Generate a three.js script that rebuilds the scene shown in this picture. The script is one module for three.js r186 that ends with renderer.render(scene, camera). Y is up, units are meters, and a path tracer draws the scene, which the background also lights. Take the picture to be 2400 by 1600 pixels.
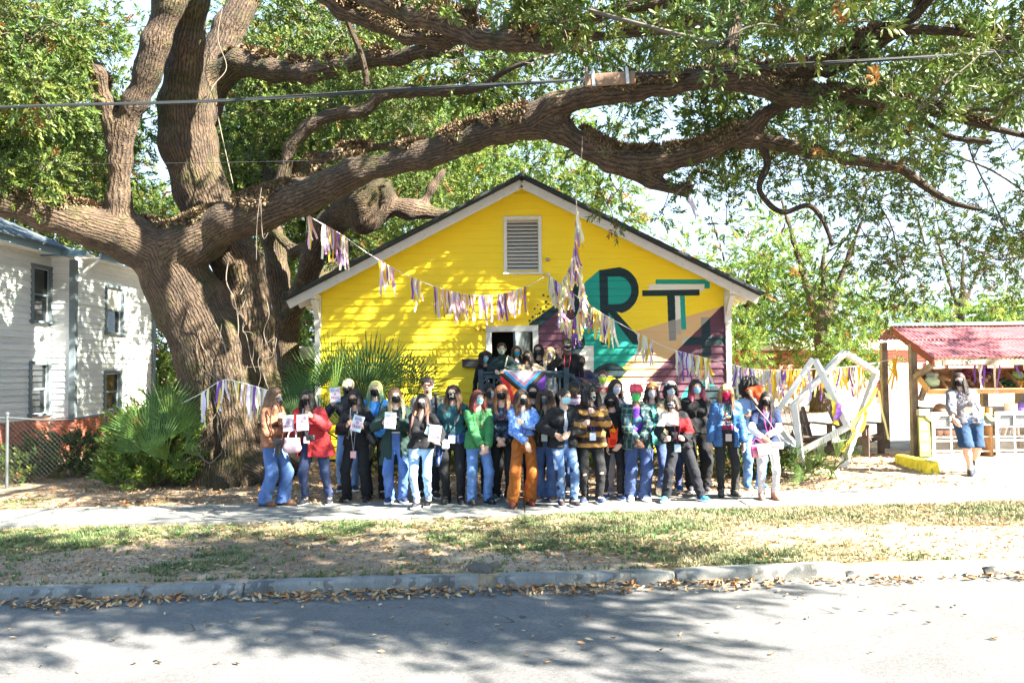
import * as THREE from 'three';
import { mergeGeometries } from 'three/addons/utils/BufferGeometryUtils.js';
import { ImprovedNoise } from 'three/addons/math/ImprovedNoise.js';

// ---------- camera, sky, sun, exposure ----------
const FOCAL = 1867, CAM_Y = 1.87, ROLL = 0.0105;
const scene = new THREE.Scene();
const camera = new THREE.PerspectiveCamera(2 * Math.atan(800 / FOCAL) * 180 / Math.PI, 1.5, 0.1, 900);
camera.position.set(0, CAM_Y, 0);
camera.rotation.order = 'YXZ';
camera.rotation.set(Math.atan(62 / FOCAL), 0, -ROLL);
camera.updateMatrixWorld(true);
const SUN = new THREE.Vector3(0.735, 0.65, 0.19).normalize();
const SKY_GAIN = 0.33;
{
  const w = 512, h = 256, data = new Float32Array(w * h * 4);
  for (let j = 0; j < h; j++) for (let i = 0; i < w; i++) {
    const v = (j + 0.5) / h, el = (v - 0.5) * Math.PI, az = ((i + 0.5) / w - 0.5) * 2 * Math.PI;
    const dir = [Math.cos(el) * Math.cos(az), Math.sin(el), Math.cos(el) * Math.sin(az)];
    const up = Math.max(0, dir[1]), t = Math.pow(up, 0.8);
    const cs = Math.max(0, dir[0] * SUN.x + dir[1] * SUN.y + dir[2] * SUN.z);
    const glow = 0.35 * Math.pow(cs, 6) + 0.8 * Math.pow(cs, 60);
    let r = 0.56 * (1 - t) + 0.115 * t + glow * 0.9, g = 0.70 * (1 - t) + 0.30 * t + glow * 0.85, b = 0.84 * (1 - t) + 0.62 * t + glow * 0.75;
    if (dir[1] < 0) { r = 0.30; g = 0.31; b = 0.30; }
    const k = (j * w + i) * 4; data[k] = r * SKY_GAIN; data[k + 1] = g * SKY_GAIN; data[k + 2] = b * SKY_GAIN; data[k + 3] = 1;
  }
  const t = new THREE.DataTexture(data, w, h, THREE.RGBAFormat, THREE.FloatType);
  t.mapping = THREE.EquirectangularReflectionMapping; t.magFilter = THREE.LinearFilter; t.minFilter = THREE.LinearFilter; t.needsUpdate = true;
  scene.background = t; scene.environment = t;
}
const sun = new THREE.DirectionalLight(new THREE.Color(1.0, 0.94, 0.84), 5);
sun.position.copy(SUN).multiplyScalar(60); sun.target.position.set(0, 0, -11);
sun.castShadow = true; sun.shadow.mapSize.set(4096, 4096); sun.shadow.radius = 1;
Object.assign(sun.shadow.camera, { left: -26, right: 26, top: 26, bottom: -26, near: 1, far: 140 });
scene.add(sun, sun.target);
const renderer = new THREE.WebGLRenderer({ antialias: true });
renderer.toneMapping = THREE.LinearToneMapping;
renderer.toneMappingExposure = 8.9;
renderer.shadowMap.enabled = true;

// ---------- helpers ----------
const V = (x, y, z) => new THREE.Vector3(x, y, z);
let _s = 12345;
const rnd = () => { _s = (_s * 1664525 + 1013904223) >>> 0; return _s / 4294967296; };
const seed = (n) => { _s = (n * 2654435761 + 97) >>> 0; for (let i = 0; i < 4; i++) rnd(); };
const rr = (a, b) => a + (b - a) * rnd();
const pick = (a) => a[Math.floor(rnd() * a.length)];
const clamp = (v, a, b) => v < a ? a : v > b ? b : v;
const lerp = (a, b, t) => a + (b - a) * t;
const sst = (a, b, v) => { const t = clamp((v - a) / (b - a), 0, 1); return t * t * (3 - 2 * t); };
const perlin = new ImprovedNoise();
const noise = (x, y, z) => perlin.noise(x, y, z);
const fbm = (x, y, z, o = 4) => { let a = 0.5, s = 0; for (let i = 0; i < o; i++) { s += a * noise(x, y, z); x *= 2.03; y *= 2.03; z *= 2.03; a *= 0.5; } return s; };
// a photo pixel (2400 x 1600) seen at depth d metres in front of the camera
function P(px, py, d) {
  const v = V((px - 1200) / FOCAL, -(py - 800) / FOCAL, -1).applyQuaternion(camera.quaternion);
  v.multiplyScalar(d / -v.z); return v.add(camera.position);
}
const GRADE = 0.017;
// terrain profile by depth d = -z
function ground(x, z) {
  const d = -z; let y;
  if (d < 7.66) y = -0.09; else if (d < 10.2) y = lerp(-0.085, -0.012, (d - 7.66) / 2.54); else if (d < 11.5) y = -0.012; else y = lerp(-0.012, 0.06, sst(11.5, 15, d)) - 0.06 * sst(16, 26, d) * sst(2, 6, x);
  return y + GRADE * clamp(x, -14, 14);
}
const groundBump = (x, z) => { const d = -z; const k = d > 7.7 && d < 10.15 ? Math.min(1, Math.min(d - 7.7, 10.15 - d) * 3) : d > 11.6 ? Math.min(1, (d - 11.6) * 2) : 0; return k * 0.05 * fbm(x * 0.9, z * 0.9, 3.3, 3); };
const gy = (x, z) => ground(x, z) + groundBump(x, z);
function onGround(px, py) { // where a pixel's ray meets the terrain
  let lo = 4, hi = 60;
  for (let i = 0; i < 40; i++) { const m = (lo + hi) / 2, p = P(px, py, m); if (p.y > ground(p.x, p.z)) lo = m; else hi = m; }
  const p = P(px, py, lo); p.y = gy(p.x, p.z); return p;
}
const names = {};
const numbered = (n) => { names[n] = (names[n] || 0) + 1; return names[n] === 1 ? n : n + '_' + String(names[n] - 1).padStart(3, '0'); };
const rgb = (r, g, b) => new THREE.Color().setRGB(r, g, b);
const hex = (h) => new THREE.Color(h);
const mat = (color, roughness = 0.85, extra = {}) => new THREE.MeshStandardMaterial({ color: color instanceof THREE.Color ? color : hex(color), roughness, metalness: 0, ...extra });
function mesh(name, geo, material, parent) {
  const m = new THREE.Mesh(geo, material); m.castShadow = m.receiveShadow = true;
  if (parent) { m.name = name; parent.add(m); } else { m.name = numbered(name); scene.add(m); }
  return m;
}
function tag(o, label, category, group) { o.userData.label = label; o.userData.category = category; if (group) o.userData.group = group; return o; }
function thing(name, label, category, pos, turn = 0, group) {
  const g = new THREE.Group(); g.name = numbered(name); if (pos) g.position.copy(pos); g.rotation.y = turn; scene.add(g);
  return tag(g, label, category, group);
}
const structure = (o) => { o.userData.kind = 'structure'; return o; };
const stuff = (o) => { o.userData.kind = 'stuff'; return o; };
function geoFrom(pos, idx, uv, col) {
  const g = new THREE.BufferGeometry(); g.setAttribute('position', new THREE.Float32BufferAttribute(pos, 3));
  if (uv) g.setAttribute('uv', new THREE.Float32BufferAttribute(uv, 2));
  if (col) g.setAttribute('color', new THREE.Float32BufferAttribute(col, 3));
  if (idx) g.setIndex(idx); g.computeVertexNormals(); return g;
}
const merge = (list) => { list = list.map((g) => { g = g.index ? g.toNonIndexed() : g; return g; }); const keep = ['position', 'normal', 'uv', 'color'].filter((k) => list.every((g) => g.attributes[k])); for (const g of list) for (const k of Object.keys(g.attributes)) if (!keep.includes(k)) g.deleteAttribute(k); return mergeGeometries(list); };
function box(w, h, d, x = 0, y = 0, z = 0, bevel = 0) { // box with uv in metres
  const g = new THREE.BoxGeometry(w, h, d), p = g.attributes.position, n = g.attributes.normal, uv = g.attributes.uv;
  for (let i = 0; i < p.count; i++) { const a = Math.abs(n.getX(i)), b = Math.abs(n.getY(i)); uv.setXY(i, a > 0.5 ? p.getZ(i) : p.getX(i), b > 0.5 ? p.getZ(i) : p.getY(i)); }
  g.translate(x, y, z); return g;
}
function chamferBox(w, h, d, c = 0.01) { // box with chamfered edges, 44 triangles
  const s = new THREE.Shape(); const a = w / 2, b = h / 2;
  s.moveTo(-a + c, -b); s.lineTo(a - c, -b); s.lineTo(a, -b + c); s.lineTo(a, b - c); s.lineTo(a - c, b); s.lineTo(-a + c, b); s.lineTo(-a, b - c); s.lineTo(-a, -b + c); s.closePath();
  const g = new THREE.ExtrudeGeometry(s, { depth: d - 2 * c, bevelEnabled: true, bevelThickness: c, bevelSize: c * 0.9, bevelOffset: -c * 0.9, bevelSegments: 1, steps: 1 });
  g.translate(0, 0, -(d - 2 * c) / 2); return g;
}
function place(g, pos, rx = 0, ry = 0, rz = 0) { g.applyMatrix4(new THREE.Matrix4().compose(pos, new THREE.Quaternion().setFromEuler(new THREE.Euler(rx, ry, rz)), V(1, 1, 1))); return g; }
function beam(a, b, w, h, up = V(0, 1, 0)) { // square bar from a to b with uv in metres
  const dir = b.clone().sub(a), L = dir.length(); dir.normalize();
  const x = up.clone().cross(dir); if (x.lengthSq() < 1e-4) x.set(1, 0, 0); x.normalize(); const y = dir.clone().cross(x);
  const g = chamferBox(w, h, L, Math.min(w, h) * 0.08);
  const m = new THREE.Matrix4().makeBasis(x, y, dir); m.setPosition(a.clone().add(b).multiplyScalar(0.5)); g.applyMatrix4(m); return g;
}
function tube(points, r, seg = 0, rad = 6, closed = false) {
  const c = new THREE.CatmullRomCurve3(points, closed);
  return new THREE.TubeGeometry(c, seg || points.length * 4, r, rad, closed);
}
function rod(a, b, ra, rb = ra, n = 8) {
  const dir = b.clone().sub(a), L = dir.length(); const g = new THREE.CylinderGeometry(rb, ra, L, n);
  g.applyMatrix4(new THREE.Matrix4().compose(a.clone().add(b).multiplyScalar(0.5), new THREE.Quaternion().setFromUnitVectors(V(0, 1, 0), dir.normalize()), V(1, 1, 1))); return g;
}
function dataTex(w, h, fn, srgb = true, repeat) {
  const d = new Uint8Array(w * h * 4);
  for (let j = 0; j < h; j++) for (let i = 0; i < w; i++) { const c = fn(i / w, j / h), k = (j * w + i) * 4; if (typeof c === 'number') d[k] = d[k + 1] = d[k + 2] = clamp(c, 0, 1) * 255; else { d[k] = clamp(c[0], 0, 1) * 255; d[k + 1] = clamp(c[1], 0, 1) * 255; d[k + 2] = clamp(c[2], 0, 1) * 255; } d[k + 3] = 255; }
  const t = new THREE.DataTexture(d, w, h, THREE.RGBAFormat); t.wrapS = t.wrapT = THREE.RepeatWrapping; t.magFilter = THREE.LinearFilter; t.minFilter = THREE.LinearMipmapLinearFilter; t.generateMipmaps = true;
  if (srgb) t.colorSpace = THREE.SRGBColorSpace; if (repeat) t.repeat.set(repeat[0], repeat[1]); t.needsUpdate = true; return t;
}
function canvasTex(w, h, draw) { const c = document.createElement('canvas'); c.width = w; c.height = h; draw(c.getContext('2d'), w, h); const t = new THREE.CanvasTexture(c); t.colorSpace = THREE.SRGBColorSpace; t.anisotropy = 4; return t; }
const tn = (u, v, f, s = 0, o = 4) => { // tileable fbm on the unit square
  const a = u * 2 * Math.PI, b = v * 2 * Math.PI, R = f / 6.283; return fbm(Math.cos(a) * R + s, Math.sin(a) * R + Math.cos(b) * R * 1.3, Math.sin(b) * R * 1.3 + s, o);
};

// ---------- signed distance mesher (surface nets over tapered capsules) ----------
const smin = (a, b, k) => { const h = Math.max(k - Math.abs(a - b), 0) / k; return Math.min(a, b) - h * h * k * 0.25; };
class Caps {
  constructor(k = 0.03) { this.k = k; this.p = []; }
  add(a, b, ra, rb = ra) { const x = b.x - a.x, y = b.y - a.y, z = b.z - a.z; this.p.push([a.x, a.y, a.z, x, y, z, 1 / Math.max(1e-9, x * x + y * y + z * z), ra, rb]); return this; }
}
function capD(q, x, y, z) {
  const px = x - q[0], py = y - q[1], pz = z - q[2]; let t = (px * q[3] + py * q[4] + pz * q[5]) * q[6]; t = t < 0 ? 0 : t > 1 ? 1 : t;
  const dx = px - q[3] * t, dy = py - q[4] * t, dz = pz - q[5] * t; return Math.sqrt(dx * dx + dy * dy + dz * dz) - q[7] - (q[8] - q[7]) * t;
}
function meshCaps(caps, cell, mod, pad = 0.05, margin = 0.03) {
  const list = caps.p, k = caps.k; let lo = [1e9, 1e9, 1e9], hi = [-1e9, -1e9, -1e9];
  for (const q of list) for (let a = 0; a < 3; a++) { const r = Math.max(q[7], q[8]) + pad; lo[a] = Math.min(lo[a], q[a] - r, q[a] + q[3 + a] - r); hi[a] = Math.max(hi[a], q[a] + r, q[a] + q[3 + a] + r); }
  const B = 8, nb = [0, 1, 2].map((a) => Math.ceil((hi[a] - lo[a]) / cell / B)), n = nb.map((v) => v * B + 1), sx = 1, sy = n[0], sz = n[0] * n[1];
  const val = new Float32Array(n[0] * n[1] * n[2]).fill(1); const hd = cell * B * 0.87, active = [];
  for (let bz = 0; bz < nb[2]; bz++) for (let by = 0; by < nb[1]; by++) for (let bx = 0; bx < nb[0]; bx++) {
    const cx = lo[0] + (bx + 0.5) * B * cell, cy = lo[1] + (by + 0.5) * B * cell, cz = lo[2] + (bz + 0.5) * B * cell; let dm = 1e9; const ds = [];
    for (const q of list) { const d = capD(q, cx, cy, cz); ds.push(d); if (d < dm) dm = d; }
    if (dm > hd + k + margin) continue;
    const near = []; for (let i = 0; i < list.length; i++) if (ds[i] < dm + 2 * hd + k) near.push(list[i]);
    active.push([bx, by, bz]);
    for (let z = 0; z <= B; z++) for (let y = 0; y <= B; y++) { let at = (bz * B + z) * sz + (by * B + y) * sy + bx * B; const wy = lo[1] + (by * B + y) * cell, wz = lo[2] + (bz * B + z) * cell;
      for (let x = 0; x <= B; x++, at++) { const wx = lo[0] + (bx * B + x) * cell; let d = capD(near[0], wx, wy, wz); for (let i = 1; i < near.length; i++) d = smin(d, capD(near[i], wx, wy, wz), k); val[at] = mod ? mod(d, wx, wy, wz) : d; } }
  }
  const vid = new Int32Array(val.length).fill(-1), pos = [], idx = []; const off = [0, sx, sy, sx + sy, sz, sx + sz, sy + sz, sx + sy + sz];
  const E = [[0, 1], [2, 3], [4, 5], [6, 7], [0, 2], [1, 3], [4, 6], [5, 7], [0, 4], [1, 5], [2, 6], [3, 7]];
  const cells = [];
  for (const [bx, by, bz] of active) for (let z = bz * B; z < bz * B + B; z++) for (let y = by * B; y < by * B + B; y++) for (let x = bx * B; x < bx * B + B; x++) {
    const at = z * sz + y * sy + x; let m = 0; for (let c = 0; c < 8; c++) if (val[at + off[c]] < 0) m |= 1 << c; if (m === 0 || m === 255) continue;
    let ax = 0, ay = 0, az = 0, cnt = 0;
    for (const [a, b] of E) { if (((m >> a) & 1) === ((m >> b) & 1)) continue; const va = val[at + off[a]], vb = val[at + off[b]], t = va / (va - vb); ax += (a & 1) + ((b & 1) - (a & 1)) * t; ay += ((a >> 1) & 1) + (((b >> 1) & 1) - ((a >> 1) & 1)) * t; az += (a >> 2) + ((b >> 2) - (a >> 2)) * t; cnt++; }
    vid[at] = pos.length / 3; pos.push(lo[0] + (x + ax / cnt) * cell, lo[1] + (y + ay / cnt) * cell, lo[2] + (z + az / cnt) * cell); cells.push(at);
  }
  for (const at of cells) {
    const v0 = val[at] < 0;
    for (const [s, u, w] of [[sx, sy, sz], [sy, sz, sx], [sz, sx, sy]]) { if ((val[at + s] < 0) === v0) continue; const a = vid[at], b = vid[at - u], c = vid[at - u - w], d = vid[at - w]; if (b < 0 || c < 0 || d < 0 || b === undefined || c === undefined || d === undefined) continue; if (v0) idx.push(a, b, c, a, c, d); else idx.push(a, c, b, a, d, c); }
  }
  return geoFrom(pos, idx);
}
function paint(g, fn) { // vertex colours: dye and print
  const p = g.attributes.position, c = new Float32Array(p.count * 3); for (let i = 0; i < p.count; i++) { const k = fn(p.getX(i), p.getY(i), p.getZ(i)); c[i * 3] = k[0]; c[i * 3 + 1] = k[1]; c[i * 3 + 2] = k[2]; }
  g.setAttribute('color', new THREE.BufferAttribute(c, 3)); return g;
}
// ---------- shared textures and materials ----------
const woodGrain = dataTex(256, 256, (u, v) => 0.72 + 0.35 * tn(u, v * 1, 5, 2, 3) + 0.14 * Math.sin((u * 26 + 5 * tn(u, v, 3, 9, 2)) * 6.283) * 0.5, false);
const grainColor = (base, amp = 0.25, s = 1) => dataTex(256, 256, (u, v) => { const k = 1 + amp * (tn(u, v, 4, s, 3) + 0.6 * tn(u * 6 % 1, v, 6, s + 3, 2)); return base.map((c) => c * k); });
const asphaltMap = dataTex(1024, 1024, (u, v) => { const k = 0.365 + 0.06 * tn(u, v, 5, 1, 4) + 0.3 * (rnd() - 0.5) * rnd() + 0.10 * tn(u, v, 90, 5, 2) - 0.14 * sst(0.03, 0.0, Math.abs(tn(u, v, 3.2, 17, 4)))* sst(0.1, 0.3, tn(u, v, 2, 29, 2)); return [k * 1.015, k, k * 0.975]; }, true, [1 / 2.6, 1 / 2.6]);
const asphaltBump = dataTex(512, 512, () => rnd(), false, [1 / 0.9, 1 / 0.9]);
const concreteMap = dataTex(512, 512, (u, v) => { const s = tn(u, v, 5, 4, 5), k = 0.45 + 0.19 * s + 0.12 * (rnd() - 0.5) - (tn(u, v, 12, 8, 3) > 0.2 ? 0.11 : 0); return [k * 1.01, k, k * 0.95]; }, true, [1 / 1.7, 1 / 1.7]);
const concreteBump = dataTex(256, 256, (u, v) => 0.5 + 0.5 * tn(u, v, 9, 3, 3) + 0.4 * (rnd() - 0.5), false, [1 / 0.6, 1 / 0.6]);
const M = {
  asphalt: new THREE.MeshStandardMaterial({ map: asphaltMap, bumpMap: asphaltBump, bumpScale: 0.004, roughness: 0.93 }),
  concrete: new THREE.MeshStandardMaterial({ map: concreteMap, bumpMap: concreteBump, bumpScale: 0.004, roughness: 0.92 }),
  white: new THREE.MeshStandardMaterial({ map: dataTex(512, 512, (u, v) => { const k = 0.86 + 0.05 * tn(u, v, 6, 2, 4) - (tn(u, v, 14, 6, 4) > 0.33 ? 0.12 : 0); return [k, k * 0.985, k * 0.95]; }, true, [0.8, 0.8]), roughness: 0.6 }),
  roofDark: mat(rgb(0.022, 0.03, 0.035), 0.95),
  floorWood: mat(rgb(0.24, 0.16, 0.10), 0.7), paintedDoor: mat(rgb(0.075, 0.09, 0.095), 0.55),
  deck: new THREE.MeshStandardMaterial({ map: dataTex(256, 256, (u, v) => { const k = 1 + 0.35 * tn(u, v, 7, 3, 4); return [0.22 * k, 0.285 * k, 0.31 * k]; }), roughness: 0.75 }),
  black: mat(rgb(0.012, 0.013, 0.015), 0.5), steel: mat(rgb(0.55, 0.57, 0.58), 0.4, { metalness: 0.8 }),
  galv: mat(rgb(0.34, 0.37, 0.38), 0.5, { metalness: 0.7 }),
  cord: mat(rgb(0.72, 0.68, 0.6), 0.95),
};
M.glass = new THREE.MeshPhysicalMaterial({ color: 0xffffff, roughness: 0.03, transmission: 1, thickness: 0, ior: 1.45 });
M.darkGlass = mat(rgb(0.012, 0.016, 0.018), 0.06);

// ---------- ground ----------
const soilNoise = (x, z) => fbm(x * 0.55 + 7, z * 0.8, 1.7, 4);
// how much grass stands at a place, 0 bare soil .. 1 lush
function grassiness(x, z) {
  const d = -z; let g;
  if (d < 10.2) { g = 0.42 + 0.9 * soilNoise(x, z) + 0.18 * sst(-1, 3, x) - 0.55 * sst(3.2, 5.2, x) * sst(9.4, 8.4, d) + 0.25 * sst(8.8, 9.9, d); if (x < -1) g -= 0.12; }
  else { g = 0.15 + 1.0 * soilNoise(x, z); if (x < -5.2 && d < 16) g += 0.25; if (x > -5.0 && x < 3.2) g -= 0.55; if (x > 3.2 && d < 14) g += 0.12; if (x > 5.6) g -= 0.5 * sst(5.6, 6.4, x); if (d > 27.2 && x > 3) g += 0.6; }
  return clamp(g, 0, 1);
}
{
  const X0 = -13, X1 = 13, D0 = 7.4, D1 = 33.4, N = 1536, speck = []; seed(4); for (let i = 0; i < 65536; i++) speck.push(rnd());
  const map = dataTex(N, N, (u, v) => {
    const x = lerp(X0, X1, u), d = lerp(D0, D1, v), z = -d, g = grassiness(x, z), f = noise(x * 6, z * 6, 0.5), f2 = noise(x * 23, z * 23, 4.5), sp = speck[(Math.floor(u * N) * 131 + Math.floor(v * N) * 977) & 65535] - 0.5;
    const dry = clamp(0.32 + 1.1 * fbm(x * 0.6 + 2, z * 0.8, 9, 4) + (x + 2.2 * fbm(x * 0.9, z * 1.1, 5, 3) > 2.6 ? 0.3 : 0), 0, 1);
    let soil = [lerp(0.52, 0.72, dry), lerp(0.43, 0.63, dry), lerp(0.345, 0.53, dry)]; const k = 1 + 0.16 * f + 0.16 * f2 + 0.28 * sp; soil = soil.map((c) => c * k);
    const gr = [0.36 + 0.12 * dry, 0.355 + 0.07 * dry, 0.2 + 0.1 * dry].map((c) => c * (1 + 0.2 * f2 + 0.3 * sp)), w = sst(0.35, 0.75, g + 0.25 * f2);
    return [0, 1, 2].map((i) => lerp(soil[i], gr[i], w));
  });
  map.wrapS = map.wrapT = THREE.MirroredRepeatWrapping;
  const xs = [], ds = []; for (const [a, b, s] of [[-400, -40, 60], [-40, -14, 3], [-14, 14, 0.2], [14, 40, 3], [40, 401, 60]]) for (let x = a; x < b - 1e-6; x += s) xs.push(x);
  for (const [a, b, s] of [[-60, -10, 25], [-10, 7.5, 3.5]]) for (let d = a; d < b - 1e-6; d += s) ds.push(d); ds.push(7.5, 7.62, 7.66);
  for (const [a, b, s] of [[7.8, 10.1, 0.13], [10.16, 10.2, 0.02], [10.3, 11.5, 0.4], [11.52, 11.6, 0.04], [11.7, 20, 0.15], [20, 34, 1], [34, 60, 6], [60, 500, 60]]) for (let d = a; d < b - 1e-6; d += s) ds.push(d);
  const pos = [], uv = [], idx = [];
  for (const d of ds) for (const x of xs) { let y = gy(x, -d); if (d < 7.62) y = -0.32 + GRADE * clamp(x, -14, 14); else if (d > 10.17 && d < 11.51) y -= 0.05; pos.push(x, y, -d); uv.push((x - X0) / (X1 - X0), (d - D0) / (D1 - D0)); }
  const w = xs.length; for (let j = 0; j < ds.length - 1; j++) for (let i = 0; i < w - 1; i++) { const a = j * w + i; idx.push(a, a + 1, a + w, a + 1, a + w + 1, a + w); }
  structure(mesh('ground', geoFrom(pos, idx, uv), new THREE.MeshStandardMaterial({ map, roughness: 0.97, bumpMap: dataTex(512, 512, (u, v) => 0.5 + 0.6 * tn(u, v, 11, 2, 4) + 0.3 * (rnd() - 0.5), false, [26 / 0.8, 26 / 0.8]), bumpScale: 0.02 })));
}
{ // road: asphalt sheet with a slight crown
  const pos = [], uv = [], idx = [], ds = [-30, -8, -3, 0, 2, 3, 4, 5, 6, 6.6, 7, 7.3, 7.56], xs = []; for (let x = -200; x <= 200; x += x >= -14 && x < 14 ? 0.5 : 6) xs.push(x);
  for (const d of ds) for (const x of xs) { pos.push(x, -0.195 + 0.012 * sst(7.5, 4, d) + GRADE * clamp(x, -14, 14) + (Math.abs(x) < 14 ? 0.006 * noise(x * 0.8, d, 1) : 0), -d); uv.push(x, d); }
  for (let j = 0; j < ds.length - 1; j++) for (let i = 0; i < xs.length - 1; i++) { const a = j * xs.length + i, w = xs.length; idx.push(a, a + 1, a + w, a + 1, a + w + 1, a + w); }
  structure(mesh('road', geoFrom(pos, idx, uv), M.asphalt));
}
{ // kerb of separate cast blocks, worn and slightly out of line
  const kerb = new THREE.Group(); kerb.name = 'kerb'; structure(kerb); scene.add(kerb); seed(5);
  const toX = (px) => (px - 1200) / FOCAL * 7.55; const cuts = [-700, -330, -80, 338, 572, 1118, 1575, 1972, 2290, 2650, 3100];
  const prof = [[0, -0.34], [0.0, -0.20], [0.022, -0.112], [0.036, -0.094], [0.06, -0.086], [0.165, -0.083], [0.175, -0.095], [0.175, -0.34]];
  for (let c = 0; c < cuts.length - 1; c++) {
    let a = toX(cuts[c]) + (c === 5 ? 0.17 : 0.012), b = toX(cuts[c + 1]) - 0.012; const n = Math.max(4, Math.round((b - a) / 0.12)), pos = [], uv = [], idx = [], m = prof.length, dy = c >= 7 ? -0.035 : rr(-0.006, 0.012), tilt = c === 6 ? 0.012 : rr(-0.003, 0.003), back = c === 6 ? 0.03 : 0;
    for (let i = 0; i <= n; i++) { const x = lerp(a, b, i / n), e = i === 0 || i === n ? 0.012 : 0; prof.forEach(([pz, py], k) => { const top = py > -0.15; pos.push(x, py + (top ? dy + tilt * (x - a) + 0.013 * noise(x * 6, k * 3, c) - 0.02 * Math.max(0, noise(x * 9, k, c + 3) - 0.25) - e : 0) + GRADE * x, -(7.5 + pz + back * i / n + 0.014 * noise(x * 5, k, c + 5) + (k > 0 && k < 5 ? e : 0))); uv.push(x, py - pz); }); }
    for (let i = 0; i < n; i++) for (let k = 0; k < m - 1; k++) { const p = i * m + k; idx.push(p, p + m, p + 1, p + 1, p + m, p + m + 1); }
    for (const i of [0, n]) for (let k = 1; k < m - 1; k++) i === 0 ? idx.push(0, k, k + 1) : idx.push(n * m, n * m + k + 1, n * m + k);
    mesh('kerb_block', geoFrom(pos, idx, uv), M.concrete, kerb);
  }
}
{ // sidewalk of separate slabs
  const walk = new THREE.Group(); walk.name = 'sidewalk'; structure(walk); scene.add(walk); seed(6);
  let x = -17.2; const joints = [];
  while (x < 24) { joints.push(x); x += x < -4.0 && x + 1.52 > -3.95 && x > -6 ? 1.4 : 1.45; }
  for (let i = 0; i < joints.length - 1; i++) {
    const a = joints[i], b = joints[i + 1] - 0.012, left = b < -3.6, dy = left ? 0.03 + 0.012 * (i % 2) : rr(-0.008, 0.008), g = box(b - a, 0.11, 1.3, 0, 0, 0), p = g.attributes.position;
    const cx = (a + b) / 2; g.translate(0, -0.052, 0); mesh('slab', g, M.concrete, walk).position.set(cx, 0.0 + dy + GRADE * clamp(cx, -14, 14), -10.85);
    const s = walk.children[walk.children.length - 1]; s.rotation.z = GRADE + rr(-0.004, 0.004); s.rotation.x = rr(-0.004, 0.004);
    const uv = g.attributes.uv; for (let k = 0; k < uv.count; k++) uv.setXY(k, uv.getX(k) + i * 0.37, uv.getY(k) + i * 0.71);
  }
}
// bright side street and parking area beyond the lot
structure(mesh('side_street', (() => { const pos = [], uv = [], idx = [], xs = [], ds = [15.4, 17, 19, 21, 24, 27]; for (let x = 3.9; x <= 90; x += 2) xs.push(x); for (const d of ds) for (const x of xs) { pos.push(x + (d - 15) * 0.02, ground(x, -d) + 0.012, -d); uv.push(x, d); } const w = xs.length; for (let j = 0; j < ds.length - 1; j++) for (let i = 0; i < w - 1; i++) { const a = j * w + i; idx.push(a, a + 1, a + w, a + 1, a + w + 1, a + w); } return geoFrom(pos, idx, uv); })(), M.concrete));

// ---------- clapboard builder ----------
// one board seen from its front: bottom edge x0..x1, top edge t0..t1, y0..y1, in the wall's own axes (z out of the wall)
function boardGeo(x0, x1, t0, t1, y0, y1, uvf, lip = 0.02) {
  const zb = lip, zt = 0.004, L = [x0, y0, zb], R = [x1, y0, zb], TL = [t0, y1, zt], TR = [t1, y1, zt], bL = [x0, y0, 0], bR = [x1, y0, 0];
  const q = [[L, R, TR, TL], [bL, bR, R, L], [bL, L, TL], [R, bR, TR]], pos = [], idx = [], uv = [];
  for (const f of q) { const o = pos.length / 3; for (const p of f) { pos.push(...p); const k = uvf ? uvf(p[0], p[1]) : [p[0], p[1]]; uv.push(k[0], k[1]); } idx.push(o, o + 1, o + 2); if (f.length === 4) idx.push(o, o + 2, o + 3); }
  return geoFrom(pos, idx, uv);
}

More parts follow.
